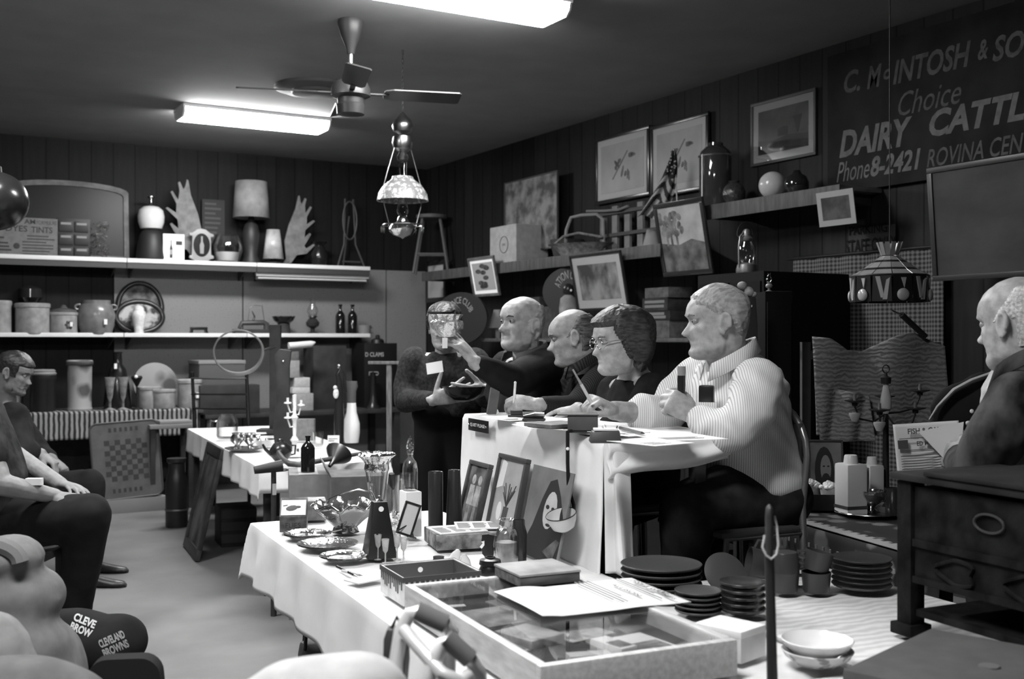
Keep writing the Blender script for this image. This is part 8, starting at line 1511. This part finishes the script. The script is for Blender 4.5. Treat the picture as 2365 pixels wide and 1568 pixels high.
# ================================================================ side table, quilt corner and reading man
RZ = TZ + .0175
def Rp(px, py): return onz(px, py, RZ)
def bearded(b, w, h, y):
    b.m(1).ell((-.08 * w, y, .02 * h), (w * .62, .001, h * .82), 24, 8); b.m(2).ell((0, y - .001, h * .12), (w * .34, .001, h * .45), 20, 8); b.m(1).ell((0, y - .002, -h * .22), (w * .27, .001, h * .2), 14, 6).ell((-w * .12, y - .002, h * .2), (w * .08, .001, h * .03), 8, 4).ell((w * .16, y - .002, h * .2), (w * .08, .001, h * .03), 8, 4); b.m(3).prism([(-w, -h), (w, -h), (w * .7, -h * .55), (0, -h * .4), (-w * .8, -h * .55)], y - .0025, y - .0018); return [M('hair_dim', .02, .7), M('face_dim', .22, .7), M('robe_dim', .07, .8)]
p = at(1908, 1150, 4.64); p.z = RZ; k = 4.64 / FPX; hh = 150 * k; lean('small_portrait', 'small framed picture of a bearded long-haired person behind the white vacuum jugs', p, CAM + R(-4), 80 * k, hh, R(-7), fw=4 * k, fmat=M('portrait_frame', .04, .5), art=M('portrait_back', .16, .7, noise=.3, scale=10), shapes=bearded)
def airpot(label, px, d, w, h, top, tilt=0):
    p = at(px, 0, d); p.z = RZ; k = d / FPX; t = thing('vacuum_jug', label, 'vacuum jug', p, CAM + R(18), 'white vacuum jugs'); JM = M('jug_white', .5, .35)
    MB().bb(-w * k, w * k, -w * k, w * k, 14 * k, h * k).build('body', JM, t, bev=.012); MB().bb(-w * k, w * k, -w * k, w * k, 0, 13 * k).build('base', JM, t, bev=.006); MB().bb(-w * 1.01 * k, w * 1.01 * k, -w * 1.01 * k, w * 1.01 * k, 13 * k, 20 * k).build('band', DARK, t); MB().lathe([(w * .62 * k, h * k), (w * .55 * k, (h + top) * k), (w * .5 * k, (h + top + 3) * k), (0, (h + top + 4) * k)], n=24).build('lid', JM, t); MB().tube([(w * k, 0, (h - 8) * k), ((w + 18) * k, 0, (h - 14) * k), ((w + 18) * k, 0, h * .4 * k), (w * k, 0, h * .3 * k)], 4 * k, 8).build('handle', M('jug_grey', .3, .4), t)
airpot('nearer white vacuum jug beside the small portrait', 1965, 4.42, 27, 116, 16); airpot('farther white vacuum jug with a dark band', 2014, 4.60, 20, 98, 14)
p = Rp(1915, 1172); k = sc(p); t = thing('snack_tray', 'dark oblong tray holding paper cups on the flowered cloth', 'tray', p, CAM + R(-6)); b = MB(); b.bb(-58 * k, 58 * k, -.09, .09, 0, .008); [b.bb(*q) for q in ((-58 * k, 58 * k, -.09, -.083, .008, 36 * k), (-58 * k, 58 * k, .083, .09, .008, 36 * k), (-58 * k, -54 * k, -.083, .083, .008, 36 * k), (54 * k, 58 * k, -.083, .083, .008, 36 * k))]; b.build('tray', M('tray_black', .012, .4), t); TM = t.matrix_basis.copy()
cu = None; r = random.Random(2)
for i, (x, y, lab) in enumerate(((-38, .03, 'paper cup of popcorn at the left of the dark tray'), (-2, -.02, 'paper cup of popcorn in the middle of the dark tray'), (32, .02, 'paper cup of popcorn at the right of the dark tray'))):
    q = TM @ Vector((x * k, y, .0085))
    if cu is None:
        cu, kk = pot('paper_cup', lab, 'paper cup', q, [(0, 0), (16, 0), (21, 44), (19.5, 44), (15, 2), (0, 2)], M('cup_paper', .4, .7, noise=.15, scale=30), 'paper cups of popcorn', k)
        b = MB()
        for j in range(34): a = r.random() * 6.28; rr = 20 * k * r.random() ** .5; b.ell((rr * math.cos(a), rr * math.sin(a), (44 + 12 * (1 - rr / (20 * k))) * k), (5.5 * k, 5 * k, 4.5 * k), 8, 5, rot=(a, a, 0))
        q = b.build('popcorn', M('popcorn_white', .62, .8), cu); q['kind'] = 'stuff'
    else: dup(cu, q, CAM + i, lab)
p = Rp(2008, 1186); t, k = pot('silver_platter', 'wide silver platter under the silver bowl on the flowered cloth', 'platter', p, [(0, 0), (58, 0), (78, 5), (77, 7), (58, 2), (0, 2)], SILVER, n=44)
p = p + Vector((.01, 0, .006)); t, k = pot('silver_bowl', 'footed silver bowl with bright highlights by the carved cabinet', 'bowl', p, [(0, 0), (20, 0), (16, 4), (7, 10), (22, 22), (33, 40), (34, 50), (31, 50), (28, 40), (0, 20)], M('dark_silver2', .6, .1, 1), n=36)
for s in (-1, 1): MB().tube([(s * 31 * k, 0, 44 * k), (s * 44 * k, 0, 40 * k), (s * 40 * k, 0, 26 * k), (s * 26 * k, 0, 26 * k)], 2.4 * k, 8).build('handle', SILVER, t)
p = at(2062, 1150, 4.5); p.z = RZ; pot('black_mug', 'tall black mug behind the silver bowl', 'mug', p, [(0, 0), (17, 0), (18, 52), (16, 52), (15, 4), (0, 4)], BLACK)
o = at(2235, 945, 3.75); k = 3.75 / FPX; t = lump('draped_jacket', 'dark jacket with a pale collar edge heaped on the side table', 'jacket', o, M('jacket_black', .012, .8), [((0, 0, .0), (.13, .05, .10), None), ((.06, 0, .03), (.1, .06, .1), None), ((0, .03, -.14), (.16, .06, .16), None), ((.06, .03, -.28), (.15, .06, .18), None)], amp=.006)
MB().tube([(-100 * k, -.045, -22 * k), (-84 * k, -.055, 8 * k), (-48 * k, -.06, 46 * k), (-10 * k, -.06, 66 * k), (40 * k, -.05, 82 * k), (70 * k, -.03, 92 * k)], [5 * k, 9 * k, 13 * k, 14 * k, 15 * k, 14 * k], 10, flat=.4).build('collar_edge', M('collar_pale', .24, .8, noise=.1, scale=20), t); MB().ell((-8 * k, -.062, -2 * k), (5 * k, .004, 5 * k), 12, 6).build('button', CERAMIC, t)
# the reading man's newspaper
o = at(2140, 1040, 3.2); k = 3.2 / FPX; t = thing('newspaper', 'upright newspaper headed FISH & GAME held by the bald man at the right', 'newspaper', o, CAM + R(6), None)
t.rotation_euler = (R(-6), R(-3), CAM + R(6))
MB().grid(lambda u, v: ((-74 + u * 156) * k, .006 * math.sin(u * 5), (-62 + v * 126 - u * 6 * (1 - v)) * k), 24, 16).build('sheet', M('newsprint2', .5, .85), t, solid=.002); b = MB(); b.text('FISH & GAME', 92 * k, 13 * k, (2 * k, -.0085, 46 * k), bold=.03).text('ED MASON', 62 * k, 11 * k, (6 * k, -.0085, 17 * k), bold=.03); b.box((-58 * k, -.008, 17 * k), (24 * k, .002, 20 * k)); lines(b, 0, -66 * k, 60 * k, [30 * k, 3 * k, 0] + [(-10 - i * 6) * k for i in range(8)], -.0075, 1.6 * k, .2, 3); b.build('lettering', M('news_ink2', .05, .8), t, smooth=False)
MB().add([(-20 * k, -.012, 44 * k), (84 * k, -.03, 60 * k), (72 * k, -.03, 0), (34 * k, -.02, -24 * k)], [(0, 3, 2, 1)]).build('folded_corner', M('newsprint2', .5, .85), t, solid=.0015, smooth=False)
